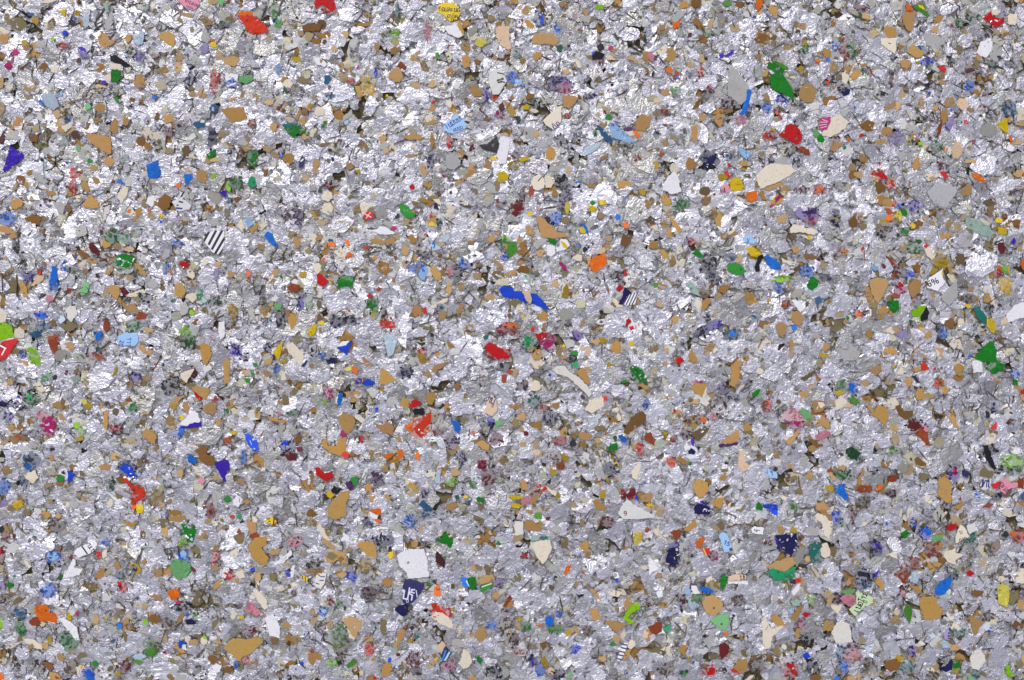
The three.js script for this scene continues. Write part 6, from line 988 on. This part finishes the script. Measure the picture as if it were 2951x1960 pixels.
P('teal',[1554,1548,1578,1546,1578,1554,1558,1555]); P('cream',[1531,1575,1540,1562,1562,1556,1585,1556,1591,1578,1578,1607,1565,1626,1553,1613],'large cream heart-shaped scrap, lower middle'); P('milk',[1588,1527,1607,1511,1616,1521,1600,1537]);
P('white',[1775,1502,1785,1494,1794,1492,1794,1505,1785,1508]); E('grass',1550,1487,25,22,0); P('red',[1502,1597,1515,1592,1523,1603,1519,1613,1508,1613]);
R('darkred',1513,1602,25,29,0); P('orange',[1624,1651,1632,1632,1646,1627,1643,1642,1632,1657],'bright orange rhombic scrap, lower middle'); P('foil',[1623,1673,1629,1651,1651,1648,1651,1692,1629,1696]);
P('foil',[1486,1657,1505,1645,1531,1661,1515,1681],'small diamond-shaped silver foil scrap'); P('lemon',[1826,1559,1829,1537,1845,1534,1851,1549,1835,1565,1832,1578]); R('yellow',1839,1549,29,38,0);
P('tan',[1963,1530,1988,1508,2004,1499,2009,1514,1988,1530],'tan wedge scrap, lower right'); P('rust',[1931,1534,1956,1524,1963,1530,1956,1549,1947,1553],'rust orange pointed scrap beside a tan wedge'); R('black',1969,1537,35,22,0);
P('milk',[1924,1549,1943,1556,1943,1568,1928,1578]); R('navy',1937,1607,35,51,0); R('violet',1943,1581,32,41,0);
P('navy',[1918,1610,1928,1581,1956,1575,1956,1597,1947,1632,1921,1629],'dark violet blue rough scrap, lower right'); P('orange',[2005,1565,2017,1549,2031,1548,2026,1565,2013,1581,2007,1580],'upright orange pointed scrap, lower right'); P('red',[2021,1581,2044,1580,2045,1594,2036,1603,2028,1595],'small red scrap with a yellow band',[['l',2026,1580,2036,1602,3.8,'#f0c818']]);
P('magenta',[2044,1603,2067,1589,2069,1613,2051,1616]); R('darkred',2055,1600,22,25,0); P('skyblue',[2071,1543,2082,1534,2094,1538,2112,1584,2109,1589,2086,1591],'pale blue upright scrap printed 15',[['t',2094,1565,18,25,'#1c3a8a','15'],['c',2106,1583,5.1,'#28489a']]);
E('milk',2104,1538,22,16,0); P('white',[2164,1524,2175,1516,2201,1521,2198,1540,2166,1535],'white scrap printed with black script, lower right',[['t',2183,1527,19,-85,'#141414','รู้'],['c',2169,1512,3.2,'#141414']]); R('black',2179,1511,32,10,0);
P('grey',[2160,1603,2172,1588,2183,1594,2172,1619,2161,1619]); P('white',[1869,1616,1877,1610,1899,1638,1880,1648,1872,1661],'off-white scrap with an orange streak'); E('rust',1885,1638,13,19,0);
E('tan',1899,1656,19,16,0); E('milk',1591,1637,32,19,0); P('tan',[1683,1676,1702,1692,1721,1708,1737,1734,1721,1724,1702,1705]);
P('white',[1766,1651,1781,1649,1785,1667,1772,1667],'small scrap printed with a 9 above a blue spot',[['t',1773,1657,15,0,'#20306c','9'],['c',1780,1673,5.1,'#2038a0']]); P('blue',[1770,1670,1780,1667,1785,1675,1775,1678]); P('navy',[1658,1710,1670,1715,1683,1711,1681,1718,1667,1723],'dark blue curl on a large foil scrap');
P('foil',[1654,1769,1664,1721,1689,1692,1708,1718,1699,1753,1693,1769,1658,1788],'large pale foil scrap left of a tan wedge'); P('tan',[1696,1756,1718,1753,1731,1781,1712,1791,1702,1765],'tan scrap in the fold of a silver one'); P('tan',[1740,1791,1762,1788,1807,1797,1778,1823,1762,1810],'reddish tan pointed scrap left of a lime hook');
P('lime',[1797,1781,1813,1750,1823,1740,1842,1738,1842,1756,1823,1765,1810,1781,1832,1791,1813,1799],'lime hook-shaped scrap, lower right of the middle'); E('lemon',1832,1746,19,19,0); P('tan',[1804,1724,1816,1721,1823,1737,1810,1756,1797,1750]);
E('brown',1788,1756,32,19,0); P('azure',[1572,1784,1581,1772,1596,1784,1592,1800,1581,1805,1573,1797],'bright azure rounded scrap near the bottom'); R('grass',1604,1813,44,25,0);
E('mustard',1640,1823,19,16,0); P('tan',[1651,1800,1664,1807,1673,1829,1658,1823]); R('azure',1616,1770,29,19,0);
R('green',1515,1804,29,32,0); P('tan',[1855,1823,1867,1813,1883,1829,1880,1851,1864,1851]); P('rust',[1867,1807,1896,1791,1909,1800,1905,1819,1889,1829,1877,1823],'rust red scrap above a peach one, bottom right of the middle');
E('peach',1862,1826,19,25,0); P('seagreen',[1912,1813,1924,1800,1937,1804,1921,1823]); P('green',[2075,1692,2077,1664,2085,1654,2096,1667,2090,1686,2083,1699],'narrow bright green upright scrap beside a peach printed one');
P('peach',[2099,1661,2118,1654,2150,1657,2153,1670,2099,1673],'peach printed strip',[['t',2142,1665,19,5,'#5a2a3a','ปน']]); P('white',[2098,1673,2156,1673,2156,1683,2099,1683]); P('azure',[2013,1696,2026,1689,2055,1699,2055,1707,2032,1710],'small azure scrap beside a white one, lower right');
P('skyblue',[1972,1708,1978,1692,1991,1699,1985,1718]); P('white',[1991,1689,2007,1689,2017,1711,1997,1711]); R('mustard',2055,1689,35,29,0);
P('iceblue',[1975,1721,1991,1724,2017,1746,1997,1762,1988,1750]); R('grass',2007,1724,29,25,0); P('tan',[2023,1734,2036,1718,2061,1715,2083,1737,2080,1759,2055,1775,2032,1765],'large round tan scrap with a dark pinhole, lower right',[['c',2057,1752,3.2,'#6a4a20']]);
R('maroon',1963,1730,32,38,0); R('umber',2131,1730,38,32,0); P('palegreen',[2045,1788,2071,1772,2099,1770,2102,1788,2093,1816,2077,1813],'soft green triangular scrap with a dark hole',[['c',2079,1798,3.2,'#2a4a2a']]);
P('milk',[2026,1845,2055,1823,2059,1838,2045,1870]); P('tan',[1953,1870,1963,1864,1985,1848,1975,1880,1972,1892]); P('foil',[1975,1883,1988,1851,2004,1870,1988,1905]);
P('foil',[1966,1858,1982,1819,1988,1838,1975,1858]); P('tan',[1963,1908,1972,1899,1985,1915,1972,1915]); P('darkred',[2072,1858,2086,1851,2102,1864,2099,1880,2080,1902,2074,1886],'dark red four-sided scrap near the bottom right');
P('milk',[2045,1877,2071,1864,2074,1886,2061,1880]); P('umber',[2045,1889,2061,1883,2071,1896,2048,1902]); P('red',[2032,1931,2048,1923,2061,1927,2058,1943,2039,1946]);
R('coral',2042,1931,41,29,0); R('maroon',2080,1931,29,19,0); P('tan',[2112,1924,2128,1902,2153,1899,2153,1927,2137,1940],'ochre scrap with a red lower corner near the bottom right');
P('red',[2104,1929,2118,1926,2131,1940,2115,1939]); P('brown',[2156,1896,2179,1889,2194,1921,2182,1927]); R('umber',2179,1915,41,44,0);
P('cream',[2198,1778,2207,1778,2220,1813,2258,1800,2255,1807,2226,1835,2220,1867,2201,1873,2198,1835],'tall beige scrap right of the soft green one'); P('green',[1959,1937,1972,1932,1980,1940,1972,1946,1961,1945]); R('deepgreen',1969,1940,25,19,0);
P('brown',[1556,1854,1575,1851,1592,1867,1581,1880,1562,1873]); R('blue',1658,1870,29,25,0); P('white',[1778,1902,1788,1867,1801,1851,1810,1854,1797,1886,1785,1905],'upright scrap with navy and white cross stripes',[['l',1791,1856,1810,1859,3.8,'#22225a'],['l',1788,1865,1805,1869,3.8,'#22225a'],['l',1785,1876,1802,1880,3.8,'#22225a'],['l',1781,1886,1799,1890,3.8,'#22225a'],['l',1778,1897,1796,1901,3.8,'#22225a']]);
P('tan',[1791,1896,1804,1873,1820,1870,1813,1889,1801,1902]); E('cream',1820,1858,25,29,0); E('green',1764,1856,13,13,0);
E('tan',1734,1897,25,22,0); R('violet',1535,1905,19,32,0); P('mustard',[1559,1896,1569,1889,1581,1912,1575,1927,1561,1915]);
R('azure',1556,1927,25,38,0); P('milk',[1597,1927,1607,1905,1619,1908,1610,1931]); R('navy',1607,1946,48,29,0);
P('palegreen',[1632,1956,1642,1934,1650,1937,1642,1956]); E('peach',1588,1937,22,25,0); R('rust',1489,1880,35,29,0);
R('maroon',1480,1845,29,41,0); R('umber',1921,1931,44,38,0); R('darkred',1747,1505,48,32,0);
R('maroon',1648,1502,19,38,0); E('tan',1686,1575,25,29,0); E('tan',2074,1521,32,16,0);
E('tan',1912,1743,35,19,0); R('umber',1696,1816,32,32,0); E('tan',1778,1838,25,19,0);
P('white',[1893,1705,1909,1702,1909,1721,1889,1724],'',[['t',1887,1721,29,-20,'#3a6a5a','ป']]); E('foil',1499,1711,54,38,0); E('foil',1740,1648,54,38,0);
E('foil',1810,1597,51,41,0); E('foil',1867,1673,38,48,0); E('foil',1931,1756,51,38,0);
E('foil',1750,1823,54,35,0); E('foil',1664,1588,38,25,0); E('foil',1902,1565,35,44,0);
E('foil',2026,1642,51,35,0); E('foil',2118,1575,35,32,0); E('foil',2140,1699,41,41,0);
E('foil',1727,1934,60,38,0); E('foil',1861,1892,54,38,0); E('foil',2150,1810,41,35,0);
E('foil',1673,1543,32,25,0); E('foil',1988,1553,35,48,0); E('foil',1632,1845,38,32,0);
E('foil',2121,1858,32,35,0); E('foil',1546,1737,38,29,0); P('cream',[2346,1489,2357,1478,2379,1486,2392,1505,2395,1534,2388,1554,2376,1543,2369,1511],'long ivory strip with a brown upper end');
P('tan',[2357,1470,2379,1470,2398,1492,2395,1502,2376,1486]); P('milk',[2315,1527,2338,1518,2360,1530,2357,1543,2334,1543]); R('blue',2409,1489,19,44,0);
R('green',2425,1505,19,29,0); R('darkred',2455,1489,16,48,0); E('tan',2250,1527,22,19,0);
E('mustard',2285,1527,22,19,0); P('violet',[2231,1546,2242,1562,2265,1578,2265,1588,2252,1581,2236,1562]); P('navy',[2233,1543,2296,1538,2296,1575,2280,1600,2258,1584],'dark violet star-shaped scrap with silver facets');
P('foil',[2239,1549,2265,1540,2296,1540,2271,1575]); R('navy',2271,1575,60,48,0); P('grey',[2288,1610,2303,1575,2319,1578,2315,1607,2296,1635],'grey upright scrap left of a turquoise one');
P('teal',[2333,1584,2344,1568,2369,1562,2360,1581,2353,1597,2341,1610,2334,1597],'turquoise crumpled scrap, bottom right'); R('teal',2350,1591,35,54,0); P('cream',[2363,1588,2369,1568,2382,1564,2393,1588,2392,1600,2379,1608,2369,1603],'ivory rounded scrap right of a turquoise one');
E('tan',2328,1610,19,19,0); P('tan',[2207,1632,2233,1619,2268,1607,2284,1603,2293,1622,2287,1629,2258,1648,2226,1638],'wide ochre scrap above a turquoise green one'); P('seagreen',[2214,1648,2226,1638,2258,1648,2290,1632,2293,1648,2265,1661,2242,1673,2223,1661],'sea green glossy scrap under a wide ochre one');
R('seagreen',2249,1661,79,51,0); R('darkred',2214,1562,29,22,0); E('red',2299,1673,19,13,0);
E('black',2287,1676,22,13,0); P('white',[2280,1705,2296,1686,2306,1680,2303,1699,2287,1718]); P('mint',[2276,1734,2293,1726,2309,1730,2303,1745,2284,1743],'small mint scrap, bottom right');
R('lime',2338,1730,22,25,0); P('skyblue',[2271,1759,2280,1753,2287,1759,2282,1769]); P('tan',[2280,1784,2296,1753,2311,1740,2303,1772,2293,1789],'slanting orange tan scrap, bottom right');
P('red',[2311,1769,2319,1764,2334,1767,2322,1780],'small red scrap beside an orange tan one'); R('magenta',2311,1797,25,25,0); P('tan',[2222,1772,2233,1765,2245,1778,2266,1804,2233,1800,2220,1781],'tan pointed scrap near a red one, bottom right');
P('tan',[2371,1807,2379,1788,2398,1788,2404,1804,2392,1819,2376,1818]); P('ivory',[2395,1823,2411,1794,2430,1791,2447,1800,2457,1851,2411,1854],'large ivory smooth scrap with grey specks, bottom right'); P('tan',[2288,1832,2303,1819,2307,1838,2293,1842]);
R('black',2325,1838,35,32,0); P('tan',[2382,1730,2392,1721,2401,1730,2392,1743]); P('pink',[2420,1724,2430,1715,2455,1713,2468,1730,2455,1750,2436,1740],'dotted pink scrap joined to a pale green printed one');
P('palegreen',[2423,1705,2452,1692,2465,1699,2455,1715,2436,1715]); P('palelime',[2446,1756,2468,1737,2465,1705,2487,1708,2515,1721,2515,1737,2481,1756,2465,1775,2452,1765],'pale green printed scrap with black wavy letters',[['t',2481,1734,21,-62,'#141414','เหอโรมิ'],['t',2493,1734,14,-62,'#141414','ปี๋'],['t',2496,1750,16,-62,'#141414','ง']]); P('tan',[2509,1740,2519,1727,2525,1743,2512,1746]);
R('maroon',2411,1724,29,29,0); P('black',[2474,1667,2477,1645,2509,1651,2506,1673,2481,1673]); R('navy',2496,1661,48,51,0);
R('steel',2487,1683,44,29,0); P('violet',[2512,1654,2535,1643,2525,1661,2519,1664]); P('tan',[2522,1676,2530,1661,2544,1680,2547,1699,2538,1700],'narrow ochre scrap in a wide silver sheet');
P('foil',[2538,1648,2560,1638,2598,1673,2592,1711,2557,1724,2547,1689]); P('tan',[2438,1676,2449,1664,2452,1680,2442,1689]); R('violet',2528,1572,38,25,0);
R('navy',2525,1594,29,22,0); E('milk',2522,1613,38,25,0); P('cream',[2563,1600,2573,1588,2587,1594,2585,1610,2573,1607]);
P('umber',[2423,1610,2442,1610,2436,1629,2427,1626]); P('grass',[2604,1756,2614,1740,2627,1750,2627,1772,2620,1797,2611,1781,2603,1762],'lime green drooping scrap, bottom right'); E('cream',2620,1761,13,13,0);
P('green',[2598,1534,2611,1527,2622,1537,2611,1549,2600,1548],'small bright green scrap above a blue one, bottom right'); P('blue',[2620,1505,2633,1489,2644,1511,2636,1521,2623,1514]); R('blue',2668,1534,35,32,0);
P('azure',[2655,1530,2674,1522,2687,1530,2674,1543]); P('blue',[2214,1470,2239,1470,2242,1489,2230,1483]); R('navy',2630,1505,25,35,0);
P('palegreen',[2684,1556,2690,1543,2719,1540,2716,1553,2697,1565]); P('red',[2725,1521,2735,1511,2757,1508,2754,1521,2738,1530],'red glossy scrap above a printed cream one'); R('darkred',2738,1518,35,25,0);
P('cream',[2754,1543,2766,1511,2782,1524,2792,1546,2754,1565],'cream scrap printed with two short dark lines',[['t',2768,1534,14,-12,'#2a2a2a','100ห'],['t',2771,1555,14,-18,'#2a2a2a','ione กลอ']]); P('milk',[2785,1514,2808,1505,2814,1527,2792,1540],'',[['t',2828,1508,16,80,'#345','15T']]); R('teal',2798,1540,35,64,0);
P('tan',[2855,1565,2881,1556,2884,1575,2874,1591,2859,1584]); R('umber',2855,1581,48,41,0); P('orange',[2911,1537,2919,1530,2932,1543,2919,1546],'orange ragged scrap at the right edge');
R('coral',2935,1546,35,32,0); P('black',[2884,1543,2897,1530,2909,1540,2900,1549]); R('rust',2687,1581,35,51,-60);
P('rust',[2671,1597,2690,1568,2703,1556,2706,1565,2687,1597,2677,1607]); P('cream',[2719,1603,2725,1588,2741,1584,2773,1603,2754,1613,2754,1629,2731,1619],'pale cream scrap with a long tail, bottom right'); P('tan',[2687,1622,2700,1618,2716,1626,2706,1635,2692,1634]);
R('rust',2604,1648,54,48,0); R('rust',2636,1622,29,38,0); P('rust',[2576,1651,2595,1642,2611,1661,2617,1676,2604,1689,2592,1667]);
E('foil',2611,1654,19,16,0); R('darkred',2604,1702,22,35,0); R('pink',2601,1711,16,16,0);
P('iceblue',[2623,1676,2627,1648,2643,1648,2646,1667,2643,1683]); P('tan',[2620,1686,2646,1689,2655,1708,2646,1711]); P('azure',[2692,1705,2697,1692,2716,1673,2738,1662,2743,1670,2738,1689,2722,1711,2700,1715],'bright azure boat-shaped scrap near the bottom right corner');
R('navy',2744,1661,32,22,0); P('red',[2785,1648,2795,1642,2808,1654,2795,1661,2787,1657],'small red scrap right of a bright azure one'); R('green',2754,1648,16,19,0);
P('tan',[2650,1724,2662,1719,2697,1721,2700,1740,2709,1750,2717,1756,2709,1778,2681,1788,2662,1784,2652,1756],'large tan scrap with a pale chip in it, near the bottom right'); E('milk',2671,1757,14,19,0); P('tan',[2793,1781,2798,1773,2808,1780,2824,1788,2840,1791,2824,1807,2814,1829,2805,1829,2798,1804],'tan scrap shaped like a dog\'s head, near the bottom right');
R('umber',2843,1781,35,19,0); P('iceblue',[2833,1807,2846,1797,2852,1813,2840,1818]); P('cream',[2738,1810,2751,1788,2770,1813,2757,1819]);
R('teal',2763,1823,48,32,0); P('lilac',[2719,1823,2731,1810,2738,1829,2735,1845,2722,1842],'',[['t',2736,1829,16,-80,'#202060','ขมน']]); P('iceblue',[2706,1848,2722,1845,2741,1858,2738,1867,2716,1867],'small ice blue scrap, bottom right');
P('iceblue',[2677,1832,2687,1823,2697,1835,2684,1842]); E('tan',2751,1867,32,16,0); P('lemon',[2874,1692,2887,1680,2906,1689,2909,1708,2903,1750,2876,1740],'upright lemon yellow scrap near the right edge');
E('mustard',2889,1705,16,19,0); P('olive',[2906,1708,2932,1702,2935,1724,2919,1743,2906,1740]); E('tan',2941,1743,19,29,0);
P('cream',[2925,1648,2951,1638,2951,1680,2928,1680]); E('brown',2930,1664,14,16,0); P('brown',[2798,1715,2808,1699,2836,1705,2830,1718,2811,1721]);
R('umber',2859,1664,19,38,0); P('ivory',[2795,1896,2808,1873,2824,1870,2838,1889,2840,1905,2820,1931,2801,1927],'ivory white rounded scrap near the bottom right corner'); P('brown',[2919,1800,2928,1786,2948,1800,2941,1816,2922,1810]);
P('tan',[2840,1886,2849,1877,2855,1892,2846,1902]); E('tan',2865,1908,22,19,0); P('lime',[2895,1924,2906,1915,2913,1937,2922,1950,2909,1953,2897,1940],'lime green curved scrap at the bottom right corner');
P('milk',[2881,1940,2890,1921,2897,1943,2887,1946]); P('navy',[2706,1927,2728,1915,2741,1899,2744,1927,2725,1937],'navy scrap beside a small green and yellow one'); P('green',[2746,1912,2766,1910,2766,1924,2747,1927],'small green scrap with a yellow foot');
E('mustard',2755,1932,16,16,0); R('grass',2755,1921,29,35,0); P('cream',[2668,1927,2700,1921,2709,1946,2693,1946]);
R('umber',2690,1946,41,25,0); P('navy',[2620,1864,2630,1861,2639,1892,2633,1892]); R('violet',2628,1877,19,35,0);
P('brown',[2636,1867,2662,1864,2655,1880,2643,1883]); P('brown',[2550,1905,2576,1899,2595,1908,2589,1927,2566,1937,2554,1927],'dark brown ragged scrap, bottom right'); R('umber',2503,1915,29,35,0);
R('teal',2614,1921,41,35,0); P('blue',[2317,1883,2328,1880,2336,1892,2325,1899,2315,1892],'small round blue scrap, bottom right'); R('steel',2430,1877,41,41,0);
R('pink',2455,1889,48,38,0); R('azure',2430,1924,29,35,0); R('darkred',2461,1864,19,32,0);
P('red',[2265,1915,2277,1912,2296,1937,2293,1946,2274,1937],'crumpled red glossy scrap, bottom right'); R('red',2280,1934,38,51,0); P('milk',[2225,1956,2236,1927,2252,1946,2249,1960]);
P('azure',[2401,1960,2407,1950,2419,1950,2417,1960]); P('tan',[2442,1950,2455,1943,2468,1960,2442,1960]); P('tan',[2468,1943,2484,1946,2474,1960]);
P('palegreen',[2789,1943,2798,1943,2805,1960,2789,1960]); R('teal',2811,1943,25,19,0); E('tan',2948,1902,13,41,0);
P('iceblue',[2490,1867,2500,1861,2514,1873,2506,1880]); E('olive',2484,1845,25,22,0); R('navy',2341,1924,35,35,0);
E('brown',2353,1953,35,19,0); E('cream',2261,1864,16,16,0); E('foil',2481,1553,54,35,0);
E('foil',2398,1667,48,44,0); E('foil',2506,1740,73,48,0); E('foil',2512,1804,51,41,0);
E('foil',2852,1734,54,51,0); E('foil',2766,1715,41,41,0); E('foil',2563,1835,48,38,0);
E('foil',2252,1823,48,35,0); E('foil',2709,1661,35,25,0); E('foil',2353,1692,48,38,0);
E('foil',2878,1851,51,41,0); E('foil',2700,1880,51,25,0); E('foil',2230,1705,38,41,0);
E('foil',2820,1629,32,38,0); E('foil',2334,1883,38,29,0); E('foil',2903,1575,32,35,0);
E('foil',2487,1499,51,38,0); E('foil',2792,1667,44,32,0); E('foil',2779,1921,19,41,0);
E('foil',2909,1778,38,32,0);
place();

// ---------------------------------------------------------------- the countless small scraps between the ones above
function scatter(name, count, material, colours, { lo, hi, power = 2, low, high, variants = 40, stretch = 0.55, narrow = 1, relief = 1.5, folds = 3, tilt = 0.06, clump = false, wild = 0.3, seed }) {
  const r = random(seed), per = Math.ceil(count / variants), geos = [];
  for (let v = 0; v < variants; v++) {
    const o = ragged(outline(100, 100 * between(stretch, narrow, r), r, undefined, wild), 22, narrow < 0.5 ? 1 : 5, r);
    geos.push(scrap(o, { relief: relief * 100 / 40, grain: 14, folds, depth: 14, seed: seed * 1000 + v }));
  }
  const m4 = new THREE.Matrix4(), q = new THREE.Quaternion(), e = new THREE.Euler(), c = new THREE.Color();
  const group = new THREE.Group(); group.name = name;
  geos.forEach((g) => {
    const im = new THREE.InstancedMesh(g, material, per); im.name = numbered(name); im.userData.kind = 'stuff'; im.castShadow = im.receiveShadow = true;
    for (let i = 0; i < per; i++) {
      const size = lo + (hi - lo) * Math.pow(r(), power), s = size / 100; let x, y;
      do { x = between(-MARGIN, W + MARGIN, r); y = between(-MARGIN, H + MARGIN, r); } while (clump && r() > crowd(x, y));
      e.set((r() - 0.5) * 2 * tilt, r() * 6.283, (r() - 0.5) * 2 * tilt, 'YXZ'); q.setFromEuler(e);
      m4.compose(new THREE.Vector3((x - W / 2) * U, between(low, high, r) * U, (y - H / 2) * U), q, new THREE.Vector3(s, 0.35 + s * 0.65, s));
      im.setMatrixAt(i, m4);
      c.set(pick(colours, r)); const k = between(0.82, 1.12, r); c.multiplyScalar(k); im.setColorAt(i, c);
    }
    board.add(im);
  });
}
// where the finer stuff gathered: uneven clumps some 60 to 200 units across
const spots = Array.from({ length: 420 }, () => [between(-MARGIN, W + MARGIN), between(-MARGIN, H + MARGIN), between(30, 110)]);
function crowd(x, y) { let k = 0.22; for (const [a, b, R] of spots) { const d = (x - a) ** 2 + (y - b) ** 2; if (d < R * R * 4) k += 0.8 * Math.exp(-d / (R * R)); } return k; }
const tone = (...n) => n.map((k) => PAINT[k] ?? k);
const plain = (rough, paper) => new THREE.MeshPhysicalMaterial({ color: '#ffffff', map: fibre, roughness: rough, specularIntensity: 0.6, bumpMap: foilBump, bumpScale: 0.00006, clearcoat: paper ? 0.08 : 0.25, clearcoatRoughness: 0.3 });
const foilPlain = (rough) => { const m = foilMaterial(rough, '#ffffff'); return m; };
const SILVER = ['#d6d6dc', '#cacad0', '#c0c0c6', '#b4b4b9', '#e0e0e6', '#c6c6cf', '#bcbcb8', '#a8a8a6'];
scatter('buried_foil', 4200, foilPlain(0.45), SILVER, { lo: 60, hi: 140, power: 1.5, low: -12, high: -5, seed: 10, tilt: 0.03, relief: 0.8 });
scatter('buried_film', 1500, plain(0.5, true), tone('grey', 'milk', 'cream', 'tan', 'olive', 'darktan'), { lo: 40, hi: 90, power: 1.5, low: -10, high: -4.5, seed: 9, tilt: 0.02, relief: 0.6 });
scatter('foil_fragment', 10000, foilPlain(0.42), SILVER, { lo: 20, hi: 92, power: 1.8, low: -5, high: 3, seed: 11, tilt: 0.045, relief: 0.7 });
scatter('foil_crumb', 7500, foilPlain(0.36), SILVER, { lo: 8, hi: 26, power: 1.6, low: -3, high: 4, tilt: 0.1, seed: 12, relief: 1.6 });
scatter('foil_speck', 4500, foilPlain(0.3), SILVER, { lo: 4, hi: 15, power: 1.5, low: 1, high: 6, tilt: 0.15, seed: 18, relief: 1.6 });
scatter('card_fragment', 1500, plain(0.66, true), tone('tan', 'darktan', 'darktan', 'brown', 'olive', 'mustard'), { lo: 8, hi: 30, power: 1.9, low: -4, high: 3, tilt: 0.04, relief: 0.7, folds: 1, seed: 13, clump: true });
scatter('film_fragment', 5200, plain(0.42, false), tone('milk', 'grey', 'grey', 'cream', 'milk', '#aeb0a2', '#cfd0d6', '#d6d2b4'), { lo: 8, hi: 40, power: 1.9, low: -4, high: 3.4, tilt: 0.04, relief: 0.8, folds: 1, stretch: 0.3, seed: 14, clump: true });
const clearFilm = new THREE.MeshPhysicalMaterial({ color: '#ffffff', transmission: 0.55, thickness: 0, roughness: 0.4, clearcoat: 0.2, clearcoatRoughness: 0.3, bumpMap: foilBump, bumpScale: 0.0001 });
scatter('clear_film_fragment', 3200, clearFilm, tone('#d6b87c', '#c0a060', '#b8ac80', '#e0d8b8', '#ececea', '#d8e0da', '#e0caa0', '#a89462'), { lo: 6, hi: 34, power: 1.8, low: 1, high: 4.5, tilt: 0.04, relief: 0.8, folds: 1, stretch: 0.35, seed: 19, clump: true });
scatter('dark_crumb', 5000, plain(0.7, true), tone('umber', 'olive', 'olive', 'brown', '#3f3a2c'), { lo: 3, hi: 14, power: 1.7, low: -2, high: 4, stretch: 0.2, tilt: 0.1, seed: 15, clump: true });
scatter('dark_sliver', 13000, plain(0.7, true), tone('#6e5c36', '#5c4c2c', '#453c28', '#7a6a40', '#7a7058'), { lo: 10, hi: 44, power: 1.7, low: -2, high: 4, stretch: 0.035, narrow: 0.08, tilt: 0.06, seed: 17, relief: 0.4 });
scatter('coloured_crumb', 1300, plain(0.45, false), tone('green', 'deepgreen', 'red', 'darkred', 'orange', 'yellow', 'blue', 'azure', 'navy', 'steel', 'skyblue', 'purple', 'rust', 'pink', 'teal', 'coral'), { lo: 4, hi: 15, power: 1.7, low: -3, high: 4, tilt: 0.08, seed: 16, clump: true });

renderer.render(scene, camera);
